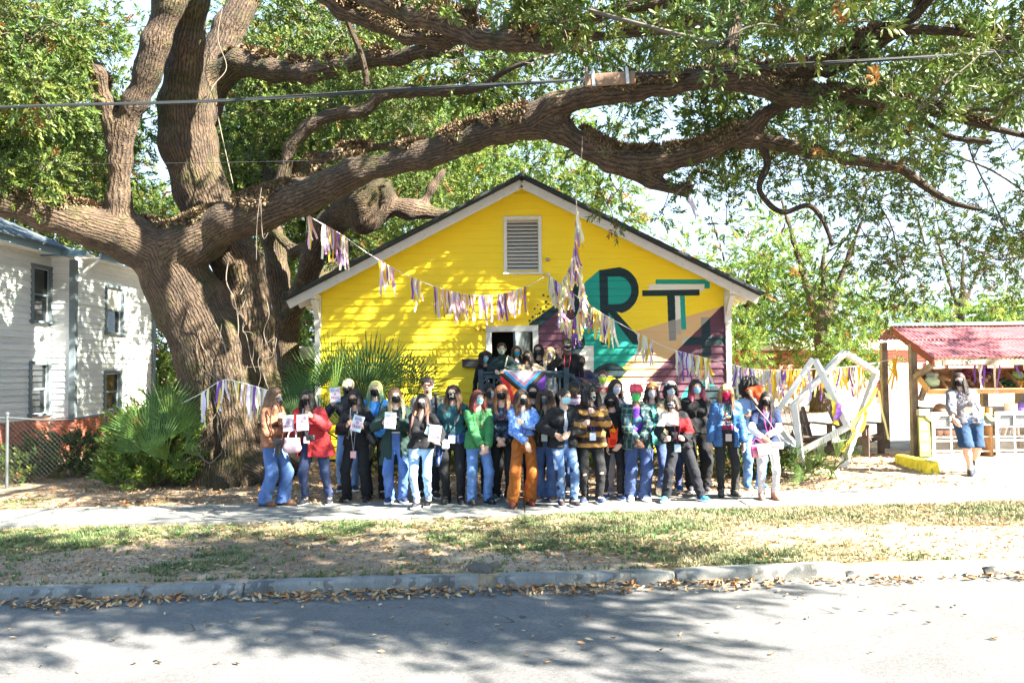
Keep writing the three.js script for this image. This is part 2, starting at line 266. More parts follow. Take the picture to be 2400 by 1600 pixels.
// ---------- yellow art house ----------
const HD = 16.3; // depth of its front wall
const HOUSE = { x0: -3.93, x1: 4.38, y0: 0.32, eave: 3.36, apex: 5.42, cx: 0.225 };
{
  const h = thing('yellow_house', 'bright yellow clapboard gabled house painted with large letter mural', 'house', V(0, 0, -HD));
  const { x0, x1, cx } = HOUSE, oh = 0.52, slope = 0.508, apexY = 5.60, roofY = (x) => apexY - slope * Math.abs(x - cx); // underside line of the roof
  // mural print: drawn in wall metres, outline points read off the photograph on the wall plane
  const W = x1 - x0, HH = 5.5, TW = 2048, TH = Math.round(TW * HH / W);
  const mural = canvasTex(TW, TH, (c) => {
    const k = 1 / 4.356, pt = ([a, b]) => { const p = P(a * k + 1240, b * k + 600, HD); return [(p.x - x0) / W * TW, TH - (p.y - 0) / HH * TH]; };
    const poly = (col, pts, alpha = 1) => { c.globalAlpha = alpha; c.fillStyle = col; c.beginPath(); pts.forEach((p, i) => { const [x, y] = pt(p); i ? c.lineTo(x, y) : c.moveTo(x, y); }); c.closePath(); c.fill(); c.globalAlpha = 1; };
    const arc = (cx, cy, r, a0, a1, n = 24) => Array.from({ length: n + 1 }, (_, i) => { const a = lerp(a0, a1, i / n) * Math.PI / 180; return [cx + r * Math.cos(a), cy - r * Math.sin(a)]; });
    c.fillStyle = '#fddc22'; c.fillRect(0, 0, TW, TH);
    seed(77); for (let i = 0; i < 2600; i++) { c.globalAlpha = rr(0.015, 0.05); c.fillStyle = pick(['#fff3a0', '#d9a800', '#c99a10']); c.fillRect(rr(0, TW), rr(0, TH), rr(20, 240), rr(1, 5)); }
    for (let i = 0; i < 90; i++) { c.globalAlpha = rr(0.12, 0.4); c.fillStyle = '#7a5a14'; c.fillRect(cx / W + rr(0, TW), rr(0, TH), rr(1, 14), rr(1, 2)); } c.globalAlpha = 1;
    const teal = '#0f9c8b', dark = '#082a30', plum = '#5c3444', sand = '#dcb47e', cream = '#e9e3d6';
    poly(plum, [[455, 400], [95, 745], [95, 1480], [560, 1480], [560, 905], [520, 640]]); poly(dark, [[260, 500], [400, 350], [460, 400], [95, 748], [95, 705], [0, 705], [0, 690]]);
    poly(dark, [[400, 300], [520, 270], [522, 560], [460, 655], [460, 400], [390, 445]]);
    poly(teal, [[520, 330], [585, 255], [718, 143], [1000, 180], [1060, 350], [980, 500], [900, 580], [1140, 880], [1148, 935], [960, 1130], [660, 1190], [660, 1480], [540, 1480], [540, 900], [522, 640]]);
    poly(cream, [[510, 1000], [575, 915], [660, 915], [660, 1300], [510, 1300]]); poly(dark, [[430, 850], [560, 815], [575, 900], [505, 1010], [420, 1000]]);
    poly(sand, [[1080, 770], [1965, 512], [1185, 1285], [980, 1285], [860, 1290], [940, 1250], [1010, 1165], [960, 1128], [1148, 935], [1120, 850]]);
    poly(plum, [[2040, 505], [1965, 512], [1185, 1285], [1185, 1560], [2040, 1560]]); poly(cream, [[760, 1285], [1360, 1285], [1330, 1360], [1300, 1560], [760, 1560]]); poly(plum, [[1185, 1360], [1240, 1360], [1240, 1480], [1185, 1480]]);
    poly(dark, [[715, 145], ...arc(880, 350, 240, 80, -75).map(([a, b]) => [a, b]), [880, 558], [1150, 860], [1145, 900], [1060, 900], [760, 560], [812, 560], [820, 907], [735, 907]]);
    poly(teal, [[803, 212], [880, 210], ...arc(900, 350, 144, 80, -75), [880, 492], [808, 494]]); poly(teal, [[812, 575], [1060, 900], [822, 900]]);
    poly(teal, [[1293, 240], [1845, 240], [1845, 330], [1790, 330], [1790, 286], [1293, 286]]); poly(cream, [[1222, 288], [1790, 286], [1790, 358], [1740, 358], [1740, 343], [1222, 347]]); poly(dark, [[1155, 350], [1740, 341], [1740, 402], [1155, 408]]);
    poly(teal, [[1540, 405], [1590, 405], [1605, 750], [1555, 750]]); poly(cream, [[1488, 405], [1540, 405], [1550, 640], [1495, 655]]); poly('#b3a99c', [[1495, 655], [1550, 640], [1554, 803], [1502, 800]]); poly(dark, [[1410, 405], [1488, 405], [1495, 645], [1420, 668]]); poly('#8e8a84', [[1420, 668], [1495, 645], [1502, 860], [1430, 865]]);
    poly('#9a948b', [[1755, 625], [1845, 625], [1847, 632], [1755, 720]]); poly(dark, [[1847, 632], [1860, 1105], [1770, 1110], [1757, 720]]); poly('#c9bda8', [[1560, 828], [1645, 828], [1560, 910]]); poly(dark, [[1645, 826], [2008, 820], [2008, 905], [1562, 912]]);
    poly(dark, [[632, 1480], [636, 1280], ...arc(825, 1290, 200, 165, 38), [1008, 1168], [935, 1248], ...arc(825, 1300, 78, 30, 170), [740, 1480]]);
    poly(teal, [...arc(1770, 1500, 222, 180, 0), [1992, 1600], [1548, 1600]]); poly(dark, [[1640, 1560], [1700, 1330], [1905, 1322], [1990, 1400], [1990, 1560]]);
    for (const [a, b, s] of [[137, 390, 20], [160, 457, 26], [185, 405, 16], [80, 494, 15], [110, 530, 20], [163, 506, 22], [186, 480, 20], [135, 552, 24], [48, 530, 18], [25, 612, 22], [60, 590, 30], [95, 575, 22], [-5, 650, 22], [165, 560, 26], [30, 655, 24], [-30, 560, 14]]) poly('#2a3413', [[a, b], [a + s, b], [a + s, b + s], [a, b + s]]);
    poly('#fddc22', [[60, 600], [84, 600], [84, 622], [60, 622]]);
  });
  mural.wrapS = mural.wrapT = THREE.ClampToEdgeWrapping;
  const paintM = new THREE.MeshStandardMaterial({ map: mural, roughness: 0.62, bumpMap: dataTex(256, 512, (u, v) => 0.5 + 0.35 * tn(u, v, 30, 3, 3), false, [6, 14]), bumpScale: 0.002 });
  const plainY = mat('#fddc22', 0.65);
  // openings: door and gable vent, in wall metres
  const dA = P(1152, 778, HD), dB = P(1248, 778, HD), door = { a: dA.x, b: dB.x, top: dA.y, bot: 0.8 }, vA = P(1188, 516, HD), vB = P(1262, 634, HD), vent = { a: vA.x, b: vB.x, top: vA.y, bot: vB.y };
  const open = (y0, y1) => { let list = [[x0, x1]]; for (const o of [{ ...door, pad: 0.12 }, { ...vent, pad: 0.075 }]) if (y1 > o.bot - (o === door ? 0 : 0.06) && y0 < o.top + 0.1) list = list.flatMap(([a, b]) => o.b + o.pad <= a || o.a - o.pad >= b ? [[a, b]] : [[a, o.a - o.pad], [o.b + o.pad, b]].filter(([p, q]) => q - p > 0.02)); return list; };
  seed(8); const uvf = (x, y) => [(x - x0) / W, y / HH]; const wall = new THREE.Group(); wall.name = 'front_wall'; h.add(wall);
  const step = 0.1505; let row = 0;
  for (let y = HOUSE.y0; y < 5.45; y += step, row++) {
    const y1 = Math.min(y + step + 0.012, 5.5), lim = (yy, s) => cx + s * (apexY - 0.06 - yy) / slope;
    for (const [a, b] of open(y, y1)) {
      const cut = []; if (b - a > 2.5) cut.push(a + (b - a) * rr(0.25, 0.75)); const xs = [a, ...cut, b];
      for (let i = 0; i < xs.length - 1; i++) { const p = xs[i] + (i ? 0.003 : 0), q = xs[i + 1], bl = Math.max(p, lim(y, -1)), br = Math.min(q, lim(y, 1)), tl = Math.max(p, lim(y1, -1)), tr = Math.min(q, lim(y1, 1)); if (br - bl < 0.03) continue; mesh('siding_board', boardGeo(bl, br, Math.min(tl, br), Math.max(tr, bl), y, y1, uvf, 0.028 + rr(-0.003, 0.004)), paintM, wall); }
    }
  }
  { const s = new THREE.Shape([[x0, 0.05], [x1, 0.05], [x1, roofY(x1) - 0.02], [cx, apexY - 0.02], [x0, roofY(x0) - 0.02]].map((p) => new THREE.Vector2(...p))); for (const o of [door, vent]) s.holes.push(new THREE.Path([[o.a, o.bot], [o.a, o.top], [o.b, o.top], [o.b, o.bot]].map((p) => new THREE.Vector2(...p)))); const g = new THREE.ExtrudeGeometry(s, { depth: 0.12, bevelEnabled: false }); g.translate(0, 0, -0.121); mesh('sheathing', g, plainY, h); }
  // side and back walls, floor, room partition
  mesh('side_wall', box(0.12, roofY(x0) - 0.05, 10, x0 + 0.06, (roofY(x0)) / 2, -5.13), plainY, h); mesh('side_wall', box(0.12, roofY(x1) - 0.05, 10, x1 - 0.06, roofY(x1) / 2, -5.13), plainY, h); mesh('back_wall', box(W - 0.26, 3.2, 0.12, cx, 1.65, -10.05), plainY, h);
  mesh('floor', box(W - 0.26, 0.1, 9.8, cx, 0.74, -5.05), M.floorWood, h); mesh('partition', box(W - 0.26, 2.5, 0.08, cx, 2.05, -2.6), mat(rgb(0.25, 0.24, 0.22)), h); mesh('ceiling', box(W - 0.26, 0.06, 9.8, cx, 3.3, -5.05), mat(rgb(0.5, 0.48, 0.44)), h);
  mesh('inner_door', box(0.75, 1.95, 0.05, door.a + 0.28, 1.78, -2.52), M.paintedDoor, h);
  { const d = mesh('front_door', box(0.84, door.top - 0.83, 0.045, -0.42, 0, 0), M.paintedDoor, h); d.position.set(door.b - 0.01, (door.top + 0.8) / 2, -0.14); d.rotation.y = 1.12; }
  // door casing, corner boards, rake boards, soffits, brackets
  const casing = (a, b, y0, y1, z = 0.018) => mesh('door_casing', chamferBox(b - a, y1 - y0, 0.045, 0.006).translate((a + b) / 2, (y0 + y1) / 2, z), M.white, h);
  casing(door.a - 0.117, door.a, 0.78, door.top); casing(door.b, door.b + 0.117, 0.78, door.top); casing(door.a - 0.117, door.b + 0.117, door.top + 0.002, door.top + 0.125, 0.02);
  for (const s of [-1, 1]) {
    const xe = s < 0 ? x0 : x1; mesh('corner_board', chamferBox(0.11, 2.95, 0.06, 0.006).translate(xe + s * 0.045, 0.3 + 1.47, 0.022), M.white, h);
    const tip = s < 0 ? -4.44 : 4.90, ang = Math.atan(slope) * -s, L = Math.abs(tip - cx) / Math.cos(Math.atan(slope)), mid = [(tip + cx) / 2, (apexY + roofY(tip)) / 2];
    mesh('rake_board', place(chamferBox(L, 0.17, 0.04, 0.006), V(mid[0], mid[1] - 0.06, oh), 0, 0, ang), M.white, h);
    const roof = mesh('roof', place(box(L + 0.05, 0.045, 10 + oh + 0.6), V(mid[0] + s * 0.02, mid[1] + 0.055, -4.75), 0, 0, ang), M.roofDark, h);
    seed(20 + s); for (let i = 0; i < 38; i++) { const t = (i + 0.5) / 38; mesh('shingle', place(box(L / 38 - 0.006, 0.014, 0.28), V(lerp(cx, tip, t), lerp(apexY, roofY(tip), t) + 0.092 + rr(-0.003, 0.003), oh - 0.05), 0, 0, ang + rr(-0.02, 0.02)), M.roofDark, roof); }
    mesh('roof_edge', place(box(L + 0.06, 0.05, 0.03), V(mid[0] + s * 0.02, mid[1] + 0.052, oh + 0.036), 0, 0, ang), M.roofDark, h);
    for (let i = 0; i < 9; i++) { const t0 = i / 9, xa = lerp(cx, tip, (i + 0.5) / 9); mesh('soffit_board', place(box(L / 9 - 0.008, 0.02, oh - 0.04), V(xa, roofY(xa) + 0.012, oh / 2 - 0.02), 0, 0, ang), M.white, h); }
    // eave soffit running back and its fascia
    for (let i = 0; i < 6; i++) { const xa = lerp(xe + s * 0.06, tip, (i + 0.5) / 6); mesh('eave_board', place(box(Math.abs(tip - xe) / 6 * 1.1, 0.02, 10), V(xa, roofY(xa) + 0.008, -5), 0, 0, ang), M.white, h); }
    for (let i = 0; i < 8; i++) mesh('rafter_tail', beam(V(xe, roofY(xe) - 0.06, -0.2 - i * 0.62), V(tip - s * 0.03, roofY(tip) - 0.04, -0.2 - i * 0.62), 0.045, 0.1), M.white, h);
    // corner bracket: top block, post and curved brace under the rake
    const bx = xe + s * 0.03; mesh('bracket', merge([box(0.13, 0.62, 0.09, bx, roofY(bx) - 0.42, 0.08), place(box(0.12, 0.1, 0.5), V(bx, roofY(bx) - 0.13, 0.26)), place(box(0.1, 0.5, 0.1), V(bx, roofY(bx) - 0.36, 0.26), 0.75, 0, 0)]), M.white, h);
  }
  { // gable vent with louvres
    const v = new THREE.Group(); v.name = 'gable_vent'; h.add(v); const w = vent.b - vent.a, hh = vent.top - vent.bot, mx = (vent.a + vent.b) / 2, my = (vent.top + vent.bot) / 2;
    for (const s of [-1, 1]) mesh('frame', chamferBox(0.075, hh + 0.15, 0.05, 0.006).translate(mx + s * (w / 2 + 0.037), my, 0.03), M.white, v);
    mesh('frame', chamferBox(w, 0.075, 0.048, 0.006).translate(mx, vent.top + 0.037, 0.03), M.white, v); mesh('sill', chamferBox(w + 0.2, 0.045, 0.09, 0.008).translate(mx, vent.bot - 0.06, 0.045), M.white, v);
    for (let i = 0; i < 14; i++) mesh('louvre', place(chamferBox(w - 0.004, 0.014, 0.1, 0.004), V(mx, vent.bot + 0.03 + (hh - 0.04) * i / 13.2, -0.02), 0.62, 0, 0), M.white, v);
    mesh('screen', box(w, hh, 0.01, mx, my, -0.16), M.black, v);
  }
  { const l = thing('flood_light', 'small round flood light fixed beside the gable vent', 'light', P(1283, 608, HD - 0.08)); mesh('lamp_head', new THREE.SphereGeometry(0.04, 14, 10).scale(1, 1, 0.8).translate(0, 0, 0.03), M.galv, l); mesh('bracket', box(0.07, 0.07, 0.06, 0.02, 0, -0.03), mat('#e8c81a'), l); }
  { const l = thing('security_light', 'yellow twin security light above the door casing', 'light', P(1126, 770, HD - 0.08)); for (const s of [-1, 1]) mesh('lamp_head', place(new THREE.CylinderGeometry(0.055, 0.035, 0.1, 12), V(s * 0.07, 0, 0.06), 1.1, 0, s * 0.3), mat('#d8b91e', 0.5), l); mesh('base', new THREE.CylinderGeometry(0.05, 0.05, 0.07, 14).rotateX(Math.PI / 2), mat('#d8b91e', 0.5), l); }
  { const l = thing('wall_mailbox', 'long black wall mailbox on yellow siding beside the door', 'mailbox', P(1103, 852, HD - 0.09)); mesh('box', chamferBox(0.34, 0.15, 0.13, 0.012), M.black, l); mesh('lid', place(chamferBox(0.35, 0.02, 0.145, 0.005), V(0, 0.082, 0.005), 0.12, 0, 0), M.black, l); }
  { const l = thing('wall_hook', 'small white ball hook on the yellow wall holding garland cords', 'hook', P(1285, 644, HD - 0.06)); mesh('ball', new THREE.SphereGeometry(0.045, 14, 10), M.white, l); mesh('stem', rod(V(0, 0, 0), V(0, 0, -0.06), 0.02), M.white, l); }
}
{ // grey timber porch: deck, posts, rails, balusters, steps down beside the wall
  const D = 14.6, a = P(1127, 880, D), b = P(1327, 876, D), top = 1.79, fl = 0.68, p = thing('porch_deck', 'grey painted timber porch deck with railing below the house door', 'porch', V(0, 0, 0));
  const z0 = -D, z1 = -HD + 0.03; for (let i = 0; i < 12; i++) mesh('deck_board', box((b.x - a.x) + 0.06, 0.035, 0.135, (a.x + b.x) / 2, fl - 0.018, lerp(z0 - 0.04, z1 + 0.02, (i + 0.5) / 12)), M.deck, p);
  const post = (x, z, t) => mesh('post', chamferBox(0.1, t, 0.1, 0.008).translate(x, t / 2 + 0.03, z), M.deck, p);
  post(a.x, z0, top + 0.03); post(b.x, z0, top + 0.05); post(a.x, z1 - 0.12, top); post((a.x + b.x) / 2, z0 - 0.02, fl - 0.03);
  mesh('rail', chamferBox(b.x - a.x - 0.1, 0.04, 0.13, 0.006).translate((a.x + b.x) / 2, top, z0), M.deck, p); mesh('rail', chamferBox(b.x - a.x - 0.1, 0.085, 0.04, 0.005).translate((a.x + b.x) / 2, top - 0.07, z0), M.deck, p); mesh('rail', chamferBox(b.x - a.x - 0.1, 0.08, 0.04, 0.005).translate((a.x + b.x) / 2, fl + 0.1, z0), M.deck, p);
  for (let i = 1; i < 13; i++) mesh('baluster', box(0.035, top - fl - 0.17, 0.035, lerp(a.x, b.x, i / 13), (top + fl) / 2 + 0.01, z0 + 0.036), M.deck, p);
  mesh('skirt_board', box(b.x - a.x, 0.2, 0.04, (a.x + b.x) / 2, fl - 0.14, z0 + 0.03), M.deck, p); mesh('rail', box(0.05, 0.085, Math.abs(z1 - z0) - 0.2, a.x, top - 0.04, (z0 + z1) / 2), M.deck, p);
  for (let i = 0; i < 4; i++) { mesh('step', box(0.3, 0.04, 1.15, b.x + 0.2 + i * 0.28, fl - 0.16 - i * 0.165, -15.35), M.deck, p); }
  const e = P(1405, 936, D); post(e.x + 0.02, z0, e.y + 0.02); mesh('hand_rail', beam(V(b.x + 0.05, top - 0.03, z0), V(e.x, e.y, z0), 0.09, 0.045), M.deck, p); for (let i = 1; i < 5; i++) { const t = i / 5, x = lerp(b.x, e.x, t), yt = lerp(top, e.y, t) - 0.05; mesh('baluster', box(0.035, yt - lerp(fl, 0.16, t), 0.035, x, (yt + lerp(fl, 0.16, t)) / 2, z0 + 0.03), M.deck, p); }
}
// ---------- white house behind the oak ----------
{
  const h = thing('white_house', 'weathered white two storey clapboard house with brick base', 'house', V(0, 0, 0)); seed(9);
  const sid = [0, 1, 2].map((s) => new THREE.MeshStandardMaterial({ map: dataTex(256, 256, (u, v) => { const k = 0.88 - 0.03 * s + 0.07 * tn(u, v, 5, s * 3 + 1, 4) - (tn(u, v, 16, s + 4, 4) > 0.36 ? 0.16 : 0); return [k * 0.99, k, k]; }, true, [0.5, 2]), roughness: 0.75 }));
  const trim = mat(rgb(0.14, 0.175, 0.195), 0.7), step = 0.136, yB = 0.86, xa = -10.45, xb = -9.94, dz = 18.0;
  // boarded wall in the plane (origin, along u), facing right of u; windows cut out
  const boards = (group, org, turn, len, y0, y1, wins) => { const g = new THREE.Group(); g.name = group; h.add(g); g.position.copy(org); g.rotation.y = turn; for (let y = y0; y < y1; y += step) { let list = [[0, len]]; for (const w of wins) if (y + step > w.y0 - 0.08 && y < w.y1 + 0.08) list = list.flatMap(([a, b]) => w.b + 0.076 <= a || w.a - 0.076 >= b ? [[a, b]] : [[a, w.a - 0.076], [w.b + 0.076, b]].filter(([p, q]) => q > p)); for (const [a, b] of list) { const m = mesh('siding_board', boardGeo(a, b, a, b, y, y + step + 0.012, null, 0.03 + rr(-0.002, 0.006)), pick(sid), g); } }
    mesh('sheathing', (() => { const s = new THREE.Shape([[0, y0], [len, y0], [len, y1 + 0.1], [0, y1 + 0.1]].map((p) => new THREE.Vector2(...p))); for (const w of wins) s.holes.push(new THREE.Path([[w.a, w.y0], [w.a, w.y1], [w.b, w.y1], [w.b, w.y0]].map((p) => new THREE.Vector2(...p)))); return new THREE.ExtrudeGeometry(s, { depth: 0.1, bevelEnabled: false }).translate(0, 0, -0.101); })(), sid[0], g);
    for (const w of wins) { const o = new THREE.Group(); o.name = 'window'; h.add(o); o.position.copy(org); o.rotation.y = turn; const mx = (w.a + w.b) / 2, my = (w.y0 + w.y1) / 2, ww = w.b - w.a, wh = w.y1 - w.y0;
      for (const s of [-1, 1]) mesh('frame', box(0.075, wh + 0.16, 0.07, mx + s * (ww / 2 + 0.037), my, 0.02), trim, o); mesh('frame', box(ww, 0.08, 0.068, mx, w.y1 + 0.04, 0.02), trim, o); mesh('sill', box(ww + 0.24, 0.05, 0.11, mx, w.y0 - 0.03, 0.04), w.white ? M.white : trim, o);
      mesh('pane', box(ww, wh / 2 - 0.02, 0.012, mx, my + wh / 4, -0.03), M.darkGlass, o); mesh('pane', box(ww, wh / 2 - 0.02, 0.012, mx, my - wh / 4, -0.055), M.darkGlass, o); mesh('meeting_rail', box(ww, 0.045, 0.05, mx, my, -0.035), trim, o); if (w.blind) mesh('blind', box(ww - 0.03, wh * 0.46, 0.01, mx, my + wh * 0.25, -0.018), M.white, o); } };
  const top = 4.42;
  boards('side_wall', V(xa, 0, -12.2), Math.PI / 2, dz - 12.2, yB, top, [{ a: 5.05, b: 5.68, y0: 0.98, y1: 2.05 }, { a: 5.1, b: 5.72, y0: 3.02, y1: 4.18 }, { a: 2.2, b: 2.9, y0: 0.98, y1: 2.05 }]);
  boards('return_wall', V(xa, 0, -dz), 0, xb - xa, yB, top, []);
  boards('rear_side_wall', V(xb, 0, -dz), Math.PI / 2, 3.95, yB, top, [{ a: 1.45, b: 2.2, y0: 2.86, y1: 3.96, blind: 1 }, { a: 1.4, b: 2.1, y0: 0.95, y1: 1.83 }]);
  for (const [x, z] of [[xb + 0.02, -dz + 0.02], [xb + 0.02, -dz - 3.95]]) mesh('corner_board', box(0.13, top - yB, 0.13, x, (top + yB) / 2, z), trim, h);
  mesh('front_wall', box(4, top - yB, 0.1, xa - 2.0, (top + yB) / 2, -12.25), sid[0], h); mesh('back_wall', box(4.4, top - yB, 0.1, xb - 2.25, (top + yB) / 2, -dz - 3.9), sid[0], h);
  // eaves, fascia, roof with shingle courses
  for (const [x, za, zb] of [[xa, -11.9, -dz - 0.1], [xb, -dz - 0.3, -dz - 4.3]]) { mesh('soffit', box(0.45, 0.03, za - zb, x + 0.22, top + 0.09, (za + zb) / 2), M.white, h); mesh('fascia', box(0.035, 0.15, za - zb, x + 0.465, top + 0.12, (za + zb) / 2), mat(rgb(0.2, 0.3, 0.36)), h); const roof = mesh('roof', place(box(5.2, 0.05, za - zb + 0.1), V(x + 0.52 - 2.35, top + 0.2 + 1.05, (za + zb) / 2), 0, 0, -0.42), mat(rgb(0.06, 0.075, 0.085), 0.9), h);
    for (let i = 0; i < 14; i++) mesh('shingle_course', place(box(0.36, 0.02, za - zb + 0.06), V(x + 0.42 - i * 0.33 * 0.913, top + 0.235 + i * 0.33 * 0.408, (za + zb) / 2), 0, 0, -0.36), mat(rgb(0.10 + 0.02 * (i % 3), 0.125, 0.14), 0.85), roof); }
  mesh('fascia', box(1.0, 0.13, 0.035, xa + 0.5, top + 0.1, -dz + 0.42), mat(rgb(0.11, 0.2, 0.27)), h); mesh('soffit', box(1.0, 0.03, 0.42, xa + 0.5, top + 0.075, -dz + 0.21), M.white, h);
  mesh('downspout', tube([V(xb + 0.42, top + 0.02, -dz - 0.3), V(xb + 0.15, top - 0.28, -dz - 0.12), V(xb + 0.12, top - 0.5, -dz + 0.0)], 0.035, 12, 8), M.white, h);
  // brick base: single bricks with recessed mortar
  const brickM = [0, 1, 2, 3].map((i) => mat(rgb(0.30 + 0.05 * i, 0.085 + 0.02 * i, 0.045 + 0.012 * i), 0.9)), bg = box(0.205, 0.062, 0.09), mort = mat(rgb(0.3, 0.25, 0.21)); seed(10);
  const base = new THREE.Group(); base.name = 'brick_base'; h.add(base); mesh('mortar', box(0.1, 0.95, 6.4, xa - 0.03, 0.36, -15.1), mort, base); mesh('mortar', box(0.1, 0.95, 4.0, xb - 0.03, 0.36, -dz - 1.98), mort, base); mesh('mortar', box(xb - xa, 0.95, 0.1, (xa + xb) / 2, 0.36, -dz - 0.02), mort, base); mesh('front_base', box(4, 0.95, 0.1, xa - 2, 0.36, -12.2), mort, base);
  for (let r = 0; r < 12; r++) for (let i = 0; i < 13; i++) { const b = mesh('brick', bg, pick(brickM), base); b.position.set(xa + 0.0 + rr(-0.002, 0.003), 0.03 + r * 0.0725, -15.4 - (i + (r % 2) * 0.5) * 0.216); b.rotation.y = Math.PI / 2; if (b.position.z < -dz + 0.1) base.remove(b); }
  for (let r = 0; r < 12; r++) for (let i = 0; i < 9; i++) { const b = mesh('brick', bg, pick(brickM), base); b.position.set(xb + 0.0 + rr(-0.002, 0.003), 0.03 + r * 0.0725, -dz - 0.12 - (i + (r % 2) * 0.5) * 0.216); b.rotation.y = Math.PI / 2; }
  for (let r = 0; r < 12; r++) for (let i = 0; i < 2; i++) { const b = mesh('brick', bg, pick(brickM), base); b.position.set(xa + 0.16 + (i + (r % 2) * 0.5) * 0.216, 0.03 + r * 0.0725, -dz + 0.01); }
}
// ---------- brick building across the side street ----------
{
  const D = 31, b = thing('brick_building', 'single storey red brick building with pale base across the side street', 'building', V(0, 0, 0)); seed(11);
  const brick = new THREE.MeshStandardMaterial({ map: dataTex(512, 512, (u, v) => { const r = Math.floor(v * 32), x = u * 12 + (r % 2) * 0.5, f = (x % 1) < 0.06 || (v * 32 % 1) < 0.14, k = 1 + 0.28 * Math.sin(Math.floor(x) * 12.9 + r * 78.2) * 0.6; return f ? [0.74, 0.64, 0.58] : [0.68 * k, 0.42 * k, 0.36 * k]; }, true, [1 / 2.6, 1 / 2.4]), roughness: 0.9 });
  const xl = P(1660, 900, D).x, xm = P(2000, 900, D).x, xr = 32, y = (py) => P(1900, py, D).y, roofT = y(818), baseT = y(938), g0 = 0.0;
  mesh('base', box(xr - xl, baseT - g0 + 0.3, 8, (xl + xr) / 2, (baseT + g0 - 0.3) / 2, -D - 4), M.white, b);
  mesh('wall', box(xr - xl - 0.1, roofT - baseT, 7.9, (xl + xr) / 2, (roofT + baseT) / 2, -D - 4.03), brick, b);
  mesh('fascia', box(xr - xl + 0.8, 0.42, 8.8, (xl + xr) / 2, roofT + 0.2, -D - 4), M.white, b);
  for (const [px0, px1, py0, py1] of [[1700, 1775, 880, 938], [2002, 2016, 930, 955], [2300, 2345, 845, 882], [2372, 2420, 845, 882], [2130, 2165, 850, 890]]) { const p = P(px0, py0, D), q = P(px1, py1, D), w = new THREE.Group(); w.name = 'window'; b.add(w); const ww = q.x - p.x, wh = p.y - q.y; mesh('pane', box(ww, wh, 0.04, (p.x + q.x) / 2, (p.y + q.y) / 2, -D + 0.0), mat(rgb(0.16, 0.22, 0.26), 0.1), w); for (const t of [0, 0.33, 0.67, 1]) mesh('mullion', box(0.07, wh, 0.05, lerp(p.x, q.x, t), (p.y + q.y) / 2, -D + 0.02), M.white, w); for (const t of [0, 0.5, 1]) mesh('mullion', box(ww + 0.07, 0.06, 0.045, (p.x + q.x) / 2, lerp(q.y, p.y, t), -D + 0.02), M.white, w); }
  const s = P(2050, 975, D - 0.8); for (let i = 0; i < 6; i++) mesh('step', box(0.28, 0.16 * (6 - i), 1.0, s.x - 0.9 + i * 0.28, s.y + 0.08 * (6 - i) - 0.02, -D + 0.62), mat(rgb(0.12, 0.16, 0.18)), b);
  const q0 = P(2185, 852, 30), q1 = P(2300, 905, 30); mesh('porch_wall', box(q1.x - q0.x, q0.y, 0.3, (q0.x + q1.x) / 2, q0.y / 2, -D + 0.14), mat('#c98f88', 0.9), b);
  { const pv = V(xl, 0, -D); b.rotation.y = 0.3; b.position.copy(pv).sub(pv.clone().applyAxisAngle(V(0, 1, 0), 0.3)); }
}
// ---------- bark ----------
const barkTexFn = (u, v) => { const w = tn((u * 2) % 1, v, 5, 3, 3), q = u * 14 + 0.9 * w + 0.25 * tn(u, v, 18, 7, 2), a = Math.abs((q % 1 + 1) % 1 - 0.5) * 2, b = Math.abs(((v * 5 + Math.floor(q) * 0.37 + 0.7 * tn(u, v, 9, 11, 3)) % 1 + 1) % 1 - 0.5) * 2; return clamp(0.27 + 0.42 * sst(0.0, 0.75, a) * (0.7 + 0.3 * sst(0.02, 0.25, b)) + 0.6 * tn((u * 5) % 1, v, 8, 5, 4) + 0.35 * tn(u, v, 6, 41, 4), 0, 1); };
const barkB = dataTex(512, 512, barkTexFn, false);
const barkC = dataTex(512, 512, (u, v) => { const k = barkTexFn(u, v), n = tn(u, v, 4, 21, 4), moss = sst(0.12, 0.4, tn(u, v, 3, 33, 4)), c = [lerp(0.14, 0.42, k), lerp(0.11, 0.345, k), lerp(0.08, 0.265, k)].map((q) => q * (1 + 0.45 * n)); return [lerp(c[0], 0.27, moss * 0.45), lerp(c[1], 0.27, moss * 0.45), lerp(c[2], 0.1, moss * 0.45)]; });
const barkMat = new THREE.MeshStandardMaterial({ map: barkC, bumpMap: barkB, bumpScale: 0.04, roughness: 0.95, vertexColors: true });
